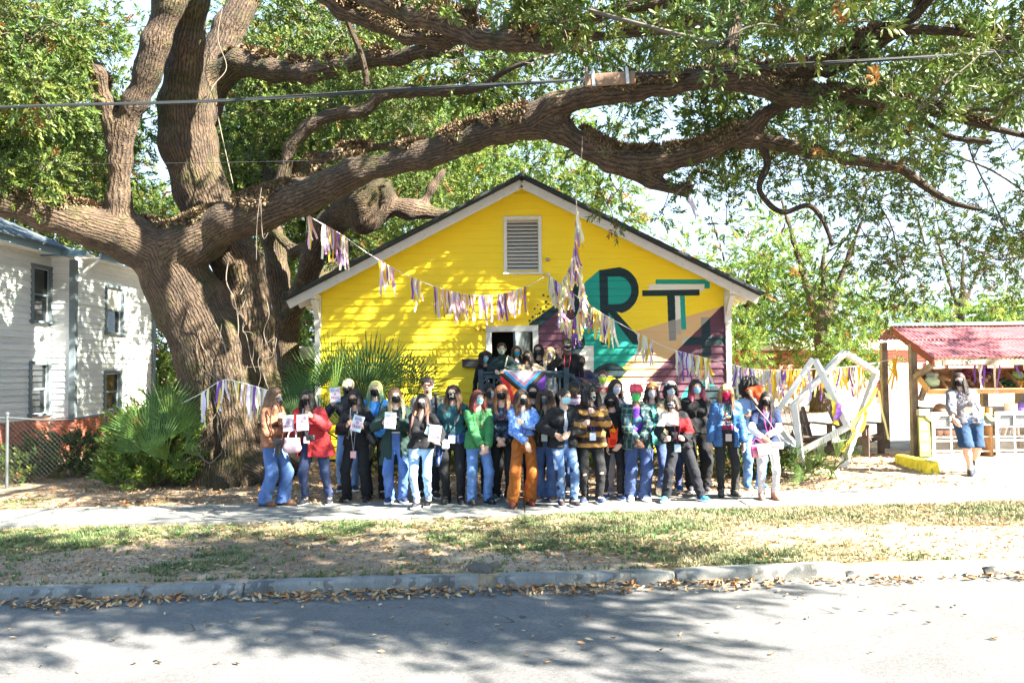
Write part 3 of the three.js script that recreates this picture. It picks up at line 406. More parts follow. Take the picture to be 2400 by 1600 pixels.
// uv in metres round and along the nearest limb, set per triangle
function barkUV(g, caps, scale = 0.75) {
  g = g.toNonIndexed ? (() => { const n = g.attributes.normal; return g.toNonIndexed(); })() : g;
  const p = g.attributes.position, uv = new Float32Array(p.count * 2), list = caps.p.map((q) => { const a = V(q[3], q[4], q[5]), L = a.length(); a.normalize(); const s = Math.abs(a.z) < 0.8 ? V(0, 0, 1) : V(1, 0, 0), e = s.cross(a).normalize(), f = a.clone().cross(e); return { q, L, e, f, a, r: (q[7] + q[8]) / 2 }; });
  let run = 0; for (const l of list) { l.s = run; run += l.L; }
  for (let i = 0; i < p.count; i += 3) {
    const cx = (p.getX(i) + p.getX(i + 1) + p.getX(i + 2)) / 3, cy = (p.getY(i) + p.getY(i + 1) + p.getY(i + 2)) / 3, cz = (p.getZ(i) + p.getZ(i + 1) + p.getZ(i + 2)) / 3; let best = 1e9, l = null;
    for (const o of list) { const d = capD(o.q, cx, cy, cz); if (d < best) { best = d; l = o; } }
    const ang = (x, y, z) => { const dx = x - l.q[0], dy = y - l.q[1], dz = z - l.q[2]; return Math.atan2(dx * l.f.x + dy * l.f.y + dz * l.f.z, dx * l.e.x + dy * l.e.y + dz * l.e.z); }, a0 = ang(cx, cy, cz), R = Math.max(1, Math.round(6.283 * l.r / scale)) / 6.283;
    for (let k = 0; k < 3; k++) { const x = p.getX(i + k), y = p.getY(i + k), z = p.getZ(i + k); let a = ang(x, y, z) - a0; a = a > Math.PI ? a - 6.283185 : a < -Math.PI ? a + 6.283185 : a; uv[(i + k) * 2] = (a0 + a) * R; uv[(i + k) * 2 + 1] = (l.s + (x - l.q[0]) * l.a.x + (y - l.q[1]) * l.a.y + (z - l.q[2]) * l.a.z) / scale; }
  }
  g.setAttribute('uv', new THREE.BufferAttribute(uv, 2)); return g;
}
// moss, lichen and weathering patches
const barkTint = (g) => paint(g, (x, y, z) => { const m = sst(0.05, 0.22, fbm(x * 1.1 + 3, y * 1.6, z * 1.1, 4)), l = sst(0.14, 0.3, fbm(x * 2.3, y * 2.1 + 9, z * 2.3, 4)), d = 1 + 0.5 * fbm(x * 0.8, y * 0.8 + 4, z * 0.8, 3); let c = [1.0 * d, 0.98 * d, 0.95 * d]; c = mix3b(c, [0.62, 0.78, 0.34], m * 0.75); return mix3b(c, [1.5, 1.5, 1.4], l * 0.6); });
const mix3b = (a, b, t) => [lerp(a[0], b[0], t), lerp(a[1], b[1], t), lerp(a[2], b[2], t)];
// ---------- leaf sprigs ----------
function leafGeo(L, w, fold = 0.25) { // pointed leaf along +y with a folded midrib, 4 triangles a side
  const pos = [0, 0, 0, 0, L * 0.5, -L * 0.04, 0, L, L * 0.06, -w, L * 0.45, w * fold, w, L * 0.45, w * fold, -w * 0.8, L * 0.7, w * fold, w * 0.8, L * 0.7, w * fold];
  return [pos, [0, 1, 3, 3, 1, 5, 5, 1, 2, 0, 4, 1, 4, 6, 1, 6, 2, 1]];
}
function sprigGeo(n, L, w, stem) {
  const pos = [], idx = [], m = new THREE.Matrix4(), v = V(0, 0, 0);
  for (let i = 0; i < n; i++) { const [lp, li] = leafGeo(L * rr(0.7, 1.1), w * rr(0.8, 1.15)), t = 0.15 + 0.85 * i / n, q = new THREE.Quaternion().setFromEuler(new THREE.Euler(rr(0.35, 1.2) * (1.2 - 0.6 * t), i * 2.4 + rr(-0.4, 0.4), 0, 'YXZ')); m.compose(V(0, stem * t, 0), q, V(1, 1, 1)); const o = pos.length / 3; for (let k = 0; k < lp.length; k += 3) { v.set(lp[k], lp[k + 1], lp[k + 2]).applyMatrix4(m); pos.push(v.x, v.y, v.z); } for (const k of li) idx.push(o + k); }
  const o = pos.length / 3, s = 0.004; pos.push(-s, 0, s, s, 0, s, 0, 0, -s, 0, stem, 0); idx.push(o, o + 1, o + 3, o + 1, o + 2, o + 3, o + 2, o, o + 3);
  return geoFrom(pos, idx);
}
const leafMat = new THREE.MeshPhysicalMaterial({ color: 0xffffff, roughness: 0.5, transmission: 0.5, thickness: 0, side: THREE.DoubleSide, specularIntensity: 0.5 });
const leafMatFar = new THREE.MeshPhysicalMaterial({ color: 0xffffff, roughness: 0.7, transmission: 0.55, thickness: 0, side: THREE.DoubleSide, specularIntensity: 0.3 });
seed(31); const SPRIGS = [sprigGeo(14, 0.09, 0.0155, 0.2), sprigGeo(16, 0.08, 0.0145, 0.24), sprigGeo(12, 0.1, 0.017, 0.17)];
const _m = new THREE.Matrix4(), _q = new THREE.Quaternion(), _e = new THREE.Euler();
function scatter(name, geo, material, list, parent) { // list of [pos, quaternion, scale, color]
  const im = new THREE.InstancedMesh(geo, material, list.length); im.castShadow = im.receiveShadow = true; im.name = parent ? name : numbered(name);
  list.forEach(([p, q, s, c], i) => { _m.compose(p, q, typeof s === 'number' ? V(s, s, s) : s); im.setMatrixAt(i, _m); if (c) im.setColorAt(i, c); });
  (parent || scene).add(im); return stuff(im);
}
const leafTone = (k, b = 1) => { const t = rnd(); const c = t < 0.035 ? [0.27, 0.14, 0.035] : t < 0.3 ? [0.175, 0.21, 0.034] : [lerp(0.07, 0.14, k), lerp(0.13, 0.205, k), lerp(0.024, 0.03, k)]; const j = b * rr(0.75, 1.25); return rgb(c[0] * j, c[1] * j, c[2] * j); };
// sprigs spread through a clump; they point outwards and droop a little
function fillClump(list, c, r, n, scale = 1, flat = 0.7, bright = 1) {
  for (let i = 0; i < n; i++) {
    const d = V(rr(-1, 1), rr(-1, 1), rr(-1, 1)); if (d.lengthSq() > 1) { i--; continue; } const L = d.length(); if (L < 0.3 && rnd() < 0.6) { i--; continue; }
    const p = V(c.x + d.x * r, c.y + d.y * r * flat, c.z + d.z * r), dir = d.clone().normalize().add(V(rr(-0.7, 0.7), rr(-0.75, 0.5), rr(-0.7, 0.7))).normalize();
    const q = new THREE.Quaternion().setFromUnitVectors(V(0, 1, 0), dir).multiply(new THREE.Quaternion().setFromAxisAngle(V(0, 1, 0), rr(0, 6.28)));
    list.push([p, q, scale * rr(0.75, 1.3), leafTone(rnd(), bright)]);
  }
}
// ---------- the great oak ----------
const oak = thing('oak_tree', 'huge spreading oak with thick furrowed trunk and fern covered limbs', 'tree', V(0, 0, 0));
const limbs = []; // [points with radius] for twigs and ferns
const oakCaps = new Caps(0.12);
{
  const taper = (w) => { const c = new THREE.CatmullRomCurve3(w.map((q) => q.p)), n = w.length * 6, pos = [], uv = [], col = [], idx = [], m = 8, fr = c.computeFrenetFrames(n, false), L = c.getLength(); for (let i = 0; i <= n; i++) { const t = i / n, f = t * (w.length - 1), k = Math.min(w.length - 2, Math.floor(f)), r = lerp(w[k].r, w[k + 1].r, f - k) * 0.82, p = c.getPoint(t); for (let j = 0; j <= m; j++) { const a = j / m * 6.2832, rr2 = r * (1 + 0.22 * noise(p.x * 7 + Math.cos(a), p.y * 7 + Math.sin(a), p.z * 7)); const q = p.clone().addScaledVector(fr.normals[i], Math.cos(a) * rr2).addScaledVector(fr.binormals[i], Math.sin(a) * rr2); pos.push(q.x, q.y, q.z); uv.push(j / m * Math.max(1, Math.round(6.28 * r / 0.5)), t * L / 0.75); col.push(0.9, 0.9, 0.86); } } for (let i = 0; i < n; i++) for (let j = 0; j < m; j++) { const a = i * (m + 1) + j; idx.push(a, a + m + 1, a + 1, a + 1, a + m + 1, a + m + 2); } return geoFrom(pos, idx, uv, col); };
  const chain = (pts, fern = 0) => { const w = pts.map(([x, y, d, r]) => ({ p: P(x, y, d), r: r * d / FOCAL, fern })); for (let i = 0; i < w.length - 1; i++) if (w[i].r > 0.075) { const thin = (r) => r * 0.84 - Math.min(0.035, r * 0.18); oakCaps.add(w[i].p, w[i + 1].p, thin(w[i].r), thin(w[i + 1].r)); } limbs.push(w); let k0 = w.findIndex((q) => q.r < 0.13); if (k0 >= 0) { k0 = Math.max(0, Math.min(k0 - 1, w.length - 2)); mesh('branch', taper(w.slice(k0)), barkMat, oak); } };
  chain([[545, 1130, 14, 140], [540, 1060, 14, 116], [535, 980, 14, 106], [520, 900, 14, 108], [490, 800, 13.9, 108], [450, 715, 13.8, 103], [408, 645, 13.7, 96], [385, 595, 13.6, 84]]);
  for (const [x, y, d] of [[420, 1115, 13.4], [640, 1120, 13.3], [520, 1140, 13.1], [690, 1100, 14.4], [400, 1090, 14.6]]) oakCaps.add(P(545, 1050, 14), P(x, y, d), 0.4, 0.16);
  chain([[385, 595, 13.6, 84], [300, 558, 13.4, 70], [210, 532, 13.1, 60], [110, 502, 12.8, 52], [0, 468, 12.4, 46], [-120, 430, 12, 42], [-260, 370, 11.6, 32], [-400, 280, 11.2, 22]], 1);
  chain([[272, 550, 13.3, 46], [275, 470, 13.2, 37], [280, 383, 13.1, 34], [290, 306, 13, 34], [318, 237, 12.9, 37], [345, 172, 12.8, 40], [365, 96, 12.7, 42], [395, 10, 12.6, 45], [430, -80, 12.5, 40], [470, -200, 12.3, 30]]);
  chain([[600, 1100, 14.5, 84], [602, 900, 14.5, 64], [590, 750, 14.5, 62], [560, 620, 14.4, 72], [500, 520, 14.3, 82], [470, 440, 14.2, 76], [440, 340, 14.1, 82], [432, 250, 13.9, 74], [432, 170, 13.6, 56], [440, 90, 13.2, 47], [455, 0, 12.9, 42], [480, -90, 12.7, 38], [560, -140, 12.5, 40]]);
  chain([[470, 260, 14.4, 62], [500, 150, 14.6, 52], [540, 60, 14.7, 48], [585, -30, 14.8, 42], [640, -130, 15, 34]]);
  chain([[490, 200, 14.5, 50], [560, 145, 14.3, 40], [640, 165, 14, 36], [720, 170, 13.7, 33], [800, 155, 13.4, 31], [860, 140, 13.1, 28], [930, 138, 12.8, 24], [1000, 120, 12.5, 19], [1080, 130, 12.2, 10]], 1);
  chain([[262, 330, 13, 26], [245, 240, 12.9, 26], [228, 172, 12.7, 28], [172, 115, 12.4, 28], [76, 96, 12, 27], [-40, 110, 11.6, 24], [-150, 130, 11.3, 14]], 1);
  chain([[400, 600, 13.6, 80], [470, 560, 13.4, 68], [535, 522, 13.2, 58], [610, 498, 13.1, 58], [700, 466, 12.9, 54], [770, 436, 12.7, 48], [838, 402, 12.5, 44], [991, 366, 12.2, 42], [1106, 325, 11.9, 42], [1182, 302, 11.7, 42], [1240, 283, 11.6, 48]], 1);
  chain([[1240, 283, 11.6, 48], [1297, 249, 11.4, 42], [1374, 226, 11.2, 37], [1489, 214, 11, 33], [1565, 205, 10.8, 30], [1640, 190, 10.6, 28], [1772, 195, 10.3, 27], [1830, 220, 10.2, 26], [1906, 230, 10, 23], [1980, 226, 9.8, 21], [2097, 245, 9.5, 17], [2200, 265, 9.3, 14], [2330, 300, 9, 10], [2450, 330, 8.8, 6]], 1);
  chain([[1700, 188, 10.4, 24], [1830, 170, 10.2, 20], [1944, 160, 10, 20], [2020, 126, 9.8, 19], [2100, 75, 9.6, 17], [2160, 20, 9.4, 14], [2220, -80, 9.2, 8]], 1);
  chain([[1990, 100, 9.7, 16], [2080, 72, 9.5, 15], [2180, 70, 9.4, 14], [2290, 80, 9.2, 11], [2420, 100, 9, 6]], 0.6);
  chain([[1250, 288, 11.6, 44], [1316, 306, 11.5, 39], [1374, 344, 11.45, 37], [1431, 375, 11.4, 36], [1489, 383, 11.3, 37], [1565, 375, 11.2, 36], [1620, 365, 11.1, 30], [1676, 344, 11, 27], [1753, 310, 10.9, 24], [1791, 268, 10.8, 20], [1848, 238, 10.6, 17], [1900, 190, 10.5, 10]], 0.9);
  chain([[1440, 385, 11.4, 22], [1527, 425, 11.3, 19], [1612, 450, 11.2, 15]], 0.3);
  chain([[1720, 325, 10.95, 20], [1764, 325, 10.9, 22], [1830, 337, 10.8, 20], [1906, 356, 10.7, 18], [1983, 371, 10.6, 16], [2059, 383, 10.5, 15], [2116, 398, 10.4, 13], [2174, 440, 10.3, 11], [2231, 474, 10.2, 9], [2300, 492, 10, 5]]);
  chain([[1784, 333, 10.9, 12], [1799, 383, 10.9, 11], [1780, 440, 10.8, 9], [1803, 478, 10.8, 8.5], [1837, 497, 10.7, 8], [1898, 482, 10.7, 7.5], [1929, 516, 10.7, 6.5], [1952, 574, 10.7, 5]]);
  chain([[1712, 190, 10.5, 22], [1715, 100, 10.7, 20], [1735, 0, 11, 18], [1750, -100, 11.2, 11]]);
  chain([[560, -140, 12.5, 40], [650, -120, 12, 40], [770, -45, 11.5, 37], [896, 0, 11, 35], [972, 38, 10.8, 35], [1049, 50, 10.6, 35], [1125, 88, 10.4, 33], [1202, 96, 10.2, 31], [1278, 98, 10, 28], [1320, 60, 9.9, 24], [1345, 0, 9.8, 21], [1370, -90, 9.7, 15], [1420, -260, 9.4, 8]], 1);
  chain([[1278, 98, 10, 26], [1355, 57, 9.8, 20], [1450, 23, 9.6, 18], [1600, 0, 9.4, 15], [1750, -40, 9.2, 10], [1900, -120, 9, 6]]);
  chain([[1290, 95, 10, 15], [1400, 85, 9.8, 13], [1560, 72, 9.6, 11], [1680, 62, 9.4, 7]], 0.4);
  chain([[640, -110, 12.6, 32], [720, -40, 12.3, 30], [800, 23, 12, 28], [876, 54, 11.8, 28], [953, 88, 11.6, 26], [1030, 95, 11.4, 22], [1100, 88, 11.2, 16], [1180, 105, 11, 9]], 1);
  chain([[655, 430, 13.2, 24], [666, 395, 13.2, 19], [681, 344, 13.1, 18], [727, 291, 13, 18], [800, 265, 12.9, 18], [850, 262, 12.8, 18], [896, 222, 12.7, 17], [960, 214, 12.6, 15], [1049, 214, 12.4, 13], [1125, 205, 12.2, 11], [1182, 168, 12, 9], [1250, 140, 11.8, 5]]);
  chain([[690, 420, 13.4, 22], [740, 380, 13.6, 18], [820, 350, 14, 15], [880, 345, 14.3, 11], [960, 330, 14.6, 6]], 0.7);
  chain([[1840, 240, 10.2, 10], [1990, 270, 10, 9], [2000, 310, 10, 5]]); chain([[2120, 250, 9.5, 10], [2230, 320, 9.4, 8], [2325, 333, 9.3, 9]]); chain([[2190, 265, 9.3, 9], [2280, 255, 9.2, 9], [2345, 258, 9.1, 8]]); chain([[860, 200, 12.6, 9], [850, 140, 12.5, 9], [810, 40, 12.3, 7]]);
  // limbs reaching out over the road, above the frame
  chain([[1370, -90, 9.7, 15], [1500, -300, 8.5, 12], [1700, -700, 6.5, 8], [1900, -1500, 4.6, 5]]); chain([[1100, 40, 10.5, 20], [1150, -200, 9, 16], [1200, -600, 7, 11], [1250, -1400, 4.8, 5]]); chain([[2160, 20, 9.4, 14], [2350, -200, 8, 10], [2600, -700, 6, 6]]); chain([[560, -140, 12.5, 34], [450, -400, 10.5, 22], [350, -900, 8, 12], [250, -1800, 5.5, 5]]);
  const carve = new Caps(0.05), cl = [[484, 640, 13.08, 0.1], [476, 690, 13.05, 0.2], [474, 735, 13.08, 0.19], [480, 820, 13.24, 0.12], [492, 940, 13.33, 0.1], [506, 1070, 13.36, 0.08]]; for (let i = 0; i < cl.length - 1; i++) carve.add(P(cl[i][0], cl[i][1], cl[i][2]), P(cl[i + 1][0], cl[i + 1][1], cl[i + 1][2]), cl[i][3], cl[i + 1][3]);
  const g0 = meshCaps(oakCaps, 0.045, (d, x, y, z) => { if (d > 0.25 || d < -0.25) return d; let n = 0.042 * noise(x * 1.7, y * 1.7, z * 1.7) + 0.02 * noise(x * 5, y * 4, z * 5) + 0.012 * noise(x * 12, y * 7, z * 12); d += n; if (y < 3.6 && x < -3.5 && z > -14) { let hd = 1; for (const q of carve.p) hd = Math.min(hd, capD(q, x, y, z)); hd += 0.03 * noise(x * 6, y * 3, z * 6); if (hd < 0.2) d = -smin(-d, hd, 0.08); } return d; }, 0.3, 0.12);
  mesh('trunk', barkTint(barkUV(g0, oakCaps)), barkMat, oak);
  // dry resurrection fern along the limb tops
  seed(33); const fg = (() => { const pos = [], idx = []; for (let i = 0; i < 7; i++) { const [lp, li] = leafGeo(0.085 * rr(0.6, 1.2), 0.013, 0.9), q = new THREE.Quaternion().setFromEuler(new THREE.Euler(rr(0.2, 1.4), i * 0.9 + rr(0, 0.5), 0, 'YXZ')), o = pos.length / 3, v = V(0, 0, 0); for (let k = 0; k < lp.length; k += 3) { v.set(lp[k], lp[k + 1], lp[k + 2] + Math.pow(lp[k + 1] / 0.085, 2) * 0.03).applyQuaternion(q); pos.push(v.x, v.y, v.z); } for (const k of li) idx.push(o + k); } return geoFrom(pos, idx); })();
  const list = []; for (const w of limbs) for (let i = 0; i < w.length - 1; i++) { const a = w[i], b = w[i + 1], f = a.fern; if (!f) continue; const dir = b.p.clone().sub(a.p), L = dir.length(); dir.normalize(); const side = V(0, 1, 0).cross(dir).normalize(), up = dir.clone().cross(side); const n = Math.round(L * (a.r + b.r) * 0.5 * 13500 * f); for (let k = 0; k < n; k++) { const t = rnd(), ang = (rnd() + rnd() - 1) * 1.5, r = lerp(a.r, b.r, t) * 0.84 - 0.012, nn = up.clone().multiplyScalar(Math.cos(ang)).addScaledVector(side, Math.sin(ang)), p = a.p.clone().lerp(b.p, t).addScaledVector(nn, r); if (fbm(p.x * 1.6, p.y * 1.3, p.z * 1.6, 3) < -0.06 + 0.2 * Math.abs(ang)) continue; const q = new THREE.Quaternion().setFromUnitVectors(V(0, 1, 0), nn.add(V(rr(-0.5, 0.5), rr(-0.9, 0.2), rr(-0.5, 0.5))).normalize()), c = rnd() < 0.12 ? rgb(0.09, 0.1, 0.03) : rgb(0.2, 0.135, 0.075).multiplyScalar(rr(0.4, 1.3)); list.push([p, q, rr(0.6, 1.35), c]); } }
  const fern = scatter('fern_cover', fg, new THREE.MeshStandardMaterial({ color: 0xffffff, roughness: 0.95, side: THREE.DoubleSide }), list, oak); fern.userData.label = 'dry brown fern growing along the limb tops'; console.log('ferns', list.length);
  // hanging roots and dead vines on the trunk
  seed(34); const vineM = mat(rgb(0.19, 0.155, 0.115), 0.95); const vines = [];
  const vine = (pts, r) => mesh('hanging_vine', tube(pts.map(([x, y, d]) => P(x, y, d)), r * 0.62, pts.length * 6, 5), vineM, oak);
  vine([[535, 605, 12.75], [530, 660, 12.8], [548, 700, 12.9], [558, 760, 13], [555, 830, 13], [568, 890, 13], [570, 960, 13]], 0.016); vine([[480, 720, 12.9], [505, 760, 12.9], [530, 830, 12.95], [528, 890, 12.95]], 0.013); vine([[563, 690, 13], [590, 640, 13.2], [575, 700, 13.1], [556, 740, 13]], 0.01); vine([[470, 990, 12.9], [500, 1010, 12.85], [460, 1050, 12.85], [490, 1085, 12.9], [520, 1060, 12.85]], 0.018); vine([[545, 1010, 12.9], [535, 1060, 12.9], [540, 1110, 12.9]], 0.012); vine([[600, 610, 12.7], [602, 520, 12.5], [612, 440, 12.4]], 0.008); vine([[610, 470, 12.4], [618, 560, 12.4], [628, 545, 12.4]], 0.008);
  vine([[470, 40, 13], [490, 110, 13.2], [480, 170, 13.2], [500, 230, 13.3], [520, 320, 13.4], [545, 430, 13.4]], 0.014); vine([[520, 20, 13.6], [510, 90, 13.6], [530, 160, 13.6], [500, 200, 13.5], [480, 260, 13.3]], 0.012); vine([[1320, 60, 9.6], [1330, 100, 9.6], [1300, 140, 9.6], [1270, 150, 9.6], [1130, 130, 9.6], [1040, 145, 9.6]], 0.008); vine([[1120, 0, 9.4], [1130, 70, 9.4], [1150, 75, 9.4], [1175, 30, 9.4]], 0.008); vine([[1365, 320, 11], [1362, 370, 11], [1355, 385, 11]], 0.008);
  for (let i = 0; i < 16; i++) { const x = rr(470, 640), y = rr(700, 900), pts = []; for (let k = 0; k < 6; k++) pts.push([x + rr(-12, 12) + k * rr(-4, 6), y + k * rr(20, 42), 13.0 + 0.25 * Math.abs(x - 560) / 100 + rr(-0.03, 0.06)]); vine(pts, rr(0.005, 0.01)); }
  seed(58); const moss = mat(rgb(0.42, 0.42, 0.38), 0.95); // yellow leaf spray by the hollow
}
// foliage clumps: [x0, x1, y0, y1, depth0, depth1, clumps, radius, sprigs]
const twigPts = [];
const nearestLimb = (c) => { let best = 1e9, bp = null, br = 0; for (const w of limbs) for (let i = 1; i < w.length; i++) for (const t of [0, 0.5, 1]) { const p = w[i - 1].p.clone().lerp(w[i].p, t), d = p.distanceTo(c); if (d < best) { best = d; bp = p; br = lerp(w[i - 1].r, w[i].r, t); } } return [bp, best, br]; };
{
  seed(41); const leaves = [[], [], []], twigGeo = [];
  const nodes = []; const clump = (c, r, n, b = 1, sc = 1) => { let [lp, dist] = nearestLimb(c); for (const q of nodes) { const d = q.distanceTo(c) * 1.1; if (d < dist && d > 0.15) { dist = d; lp = q; } } nodes.push(c); if (dist > 0.2) { const mid = lp.clone().lerp(c, 0.5).add(V(rr(-0.2, 0.2), rr(0, 0.35), rr(-0.2, 0.2)).multiplyScalar(Math.min(1.2, dist * 0.4))); twigGeo.push(tube([lp, mid, c], clamp(dist * 0.011, 0.007, 0.022), 6, 4)); }
    for (let k = 0; k < 4; k++) { const e = V(rr(-1, 1), rr(-0.8, 0.8), rr(-1, 1)).multiplyScalar(r * 0.85).add(c); twigGeo.push(tube([c.clone(), c.clone().lerp(e, 0.5).add(V(0, 0.06, 0)), e], 0.006, 3, 3)); }
    const l = []; fillClump(l, c, r * 1.08, Math.round(n * 1.3), sc, 0.72, b); for (const s of l) leaves[Math.floor(rnd() * 3)].push(s); };
  const region = (x0, x1, y0, y1, d0, d1, n, r, s, sc = 1) => { for (let i = 0; i < n; i++) { const d = rr(d0, d1), c = P(rr(x0, x1), rr(y0, y1), d); clump(c, r * rr(0.7, 1.3), Math.round(s * rr(0.7, 1.3)), 1, sc); } };
  region(-60, 170, -20, 250, 11, 14.5, 24, 0.5, 44); region(-60, 190, 230, 480, 13.2, 15.5, 26, 0.5, 46); region(-60, 130, 360, 470, 11.8, 12.6, 6, 0.3, 26); region(130, 330, 40, 420, 14.6, 16, 16, 0.5, 40);
  region(560, 1000, -20, 330, 14.6, 18, 34, 0.6, 44); region(560, 1000, 250, 400, 14.8, 17, 12, 0.5, 38); region(800, 1700, -40, 210, 12.4, 15.5, 44, 0.55, 40); region(1000, 1600, -30, 40, 8.6, 9.6, 9, 0.3, 20); region(930, 1260, 180, 290, 13, 15, 10, 0.42, 30);
  region(1500, 2420, -40, 170, 10.8, 14, 36, 0.52, 32); region(1620, 2420, 120, 330, 10.9, 13, 24, 0.42, 24); region(1560, 2050, -20, 110, 7.2, 8.6, 10, 0.28, 15); region(2050, 2420, 60, 300, 7.6, 9, 10, 0.3, 15); region(1300, 1800, 235, 345, 11.9, 13.5, 12, 0.4, 26); region(1900, 2420, 160, 330, 9.2, 10.4, 11, 0.32, 18);
  region(1800, 2420, 330, 480, 10.8, 13, 24, 0.44, 17, 0.75); region(1930, 2420, 450, 640, 11, 13.4, 30, 0.44, 16, 0.7); region(1900, 2150, 600, 730, 11.6, 13, 10, 0.34, 24, 0.65); region(2150, 2420, 560, 690, 11.5, 13.5, 10, 0.34, 24, 0.65); region(1600, 1800, 390, 530, 11, 12.5, 9, 0.26, 12, 0.75); region(1400, 1560, 430, 520, 11, 11.6, 5, 0.17, 6, 0.8); region(1600, 1760, 300, 420, 11.6, 12.5, 8, 0.3, 16, 0.8);
  // the part of the crown over the road and lot that lies above the frame
  const canopy = (x0, x1, y0, y1, d0, d1, n, r, s) => { for (let i = 0; i < n; i++) { const c = V(rr(x0, x1), rr(y0, y1), -rr(d0, d1)); const top = CAM_Y + 0.462 * -c.z + 0.3; if (c.y < top) c.y = top + rr(0, 1); clump(c, r * rr(0.7, 1.3), Math.round(s * rr(0.7, 1.3))); } };
  canopy(1.6, 8.8, 6, 8.2, 3.0, 4.9, 78, 0.7, 55); canopy(2, 8.4, 6, 8, 2.3, 3.2, 20, 0.6, 45); canopy(7.2, 8.7, 6, 7.5, 1.8, 2.8, 8, 0.55, 40); canopy(2.5, 9, 6, 9, 5.3, 8, 10, 0.42, 30); canopy(0, 9.5, 6.4, 9.2, 8, 10, 44, 0.58, 38); canopy(-1, 9, 7.8, 10, 11, 15, 20, 0.8, 50); canopy(10, 15, 5.6, 8, 11, 14.6, 26, 0.5, 26);
  region(1850, 2250, 250, 450, 14.2, 15.6, 12, 0.45, 26, 0.8); region(2420, 2800, 150, 600, 10, 13, 26, 0.45, 24, 0.8); region(2420, 2800, -40, 200, 9, 12, 16, 0.5, 30); region(-420, -60, -20, 420, 11, 14.5, 30, 0.5, 36);
  leaves.forEach((l, i) => { const f = scatter('crown_leaves', SPRIGS[i], leafMat, l, oak); f.userData.label = 'green oak leaf sprays'; });
  const tw = merge(twigGeo); mesh('twigs', tw, mat(rgb(0.10, 0.082, 0.062), 0.95), oak).userData.kind = 'stuff';
  console.log('oak sprigs', leaves.map((l) => l.length).join(' '), 'twigs', twigGeo.length);
}
// ---------- other trees ----------
function bgTree(name, label, caps, clumps, tone, cell, scale, group) {
  const t = thing(name, label, 'tree', V(0, 0, 0), 0, group); if (caps) { const g = meshCaps(caps, cell, (d, x, y, z) => Math.abs(d) > 0.3 ? d : d + 0.05 * noise(x * 2.4, y * 2.4, z * 2.4) + 0.02 * noise(x * 7, y * 5, z * 7), 0.2, 0.08); mesh('trunk', barkTint(barkUV(g, caps)), barkMat, t); }
  const ls = [[], []]; for (const [c, r, n] of clumps) { const l = []; fillClump(l, c, r, Math.round(n * 0.75), scale * 1.12, 0.8, tone); for (const s of l) ls[Math.floor(rnd() * 2)].push(s); }
  ls.forEach((l, i) => scatter('crown_leaves', SPRIGS[i], leafMatFar, l, t)); return t;
}
const clumpsIn = (x0, x1, y0, y1, d0, d1, n, r, s) => Array.from({ length: n }, () => [P(rr(x0, x1), rr(y0, y1), rr(d0, d1)), r * rr(0.7, 1.3), Math.round(s * rr(0.7, 1.3))]);
const blobClumps = (px, py, d, rx, ry, n, r, s) => { const c = P(px, py, d), a = rx * d / FOCAL, b = ry * d / FOCAL, out = []; while (out.length < n) { const v = V(rr(-1, 1), rr(-1, 1), rr(-1, 1)); if (v.lengthSq() > 1) continue; out.push([V(c.x + v.x * a, c.y + v.y * b, c.z + v.z * a * 0.7), r * rr(0.7, 1.3), Math.round(s * rr(0.7, 1.3))]); } return out; };
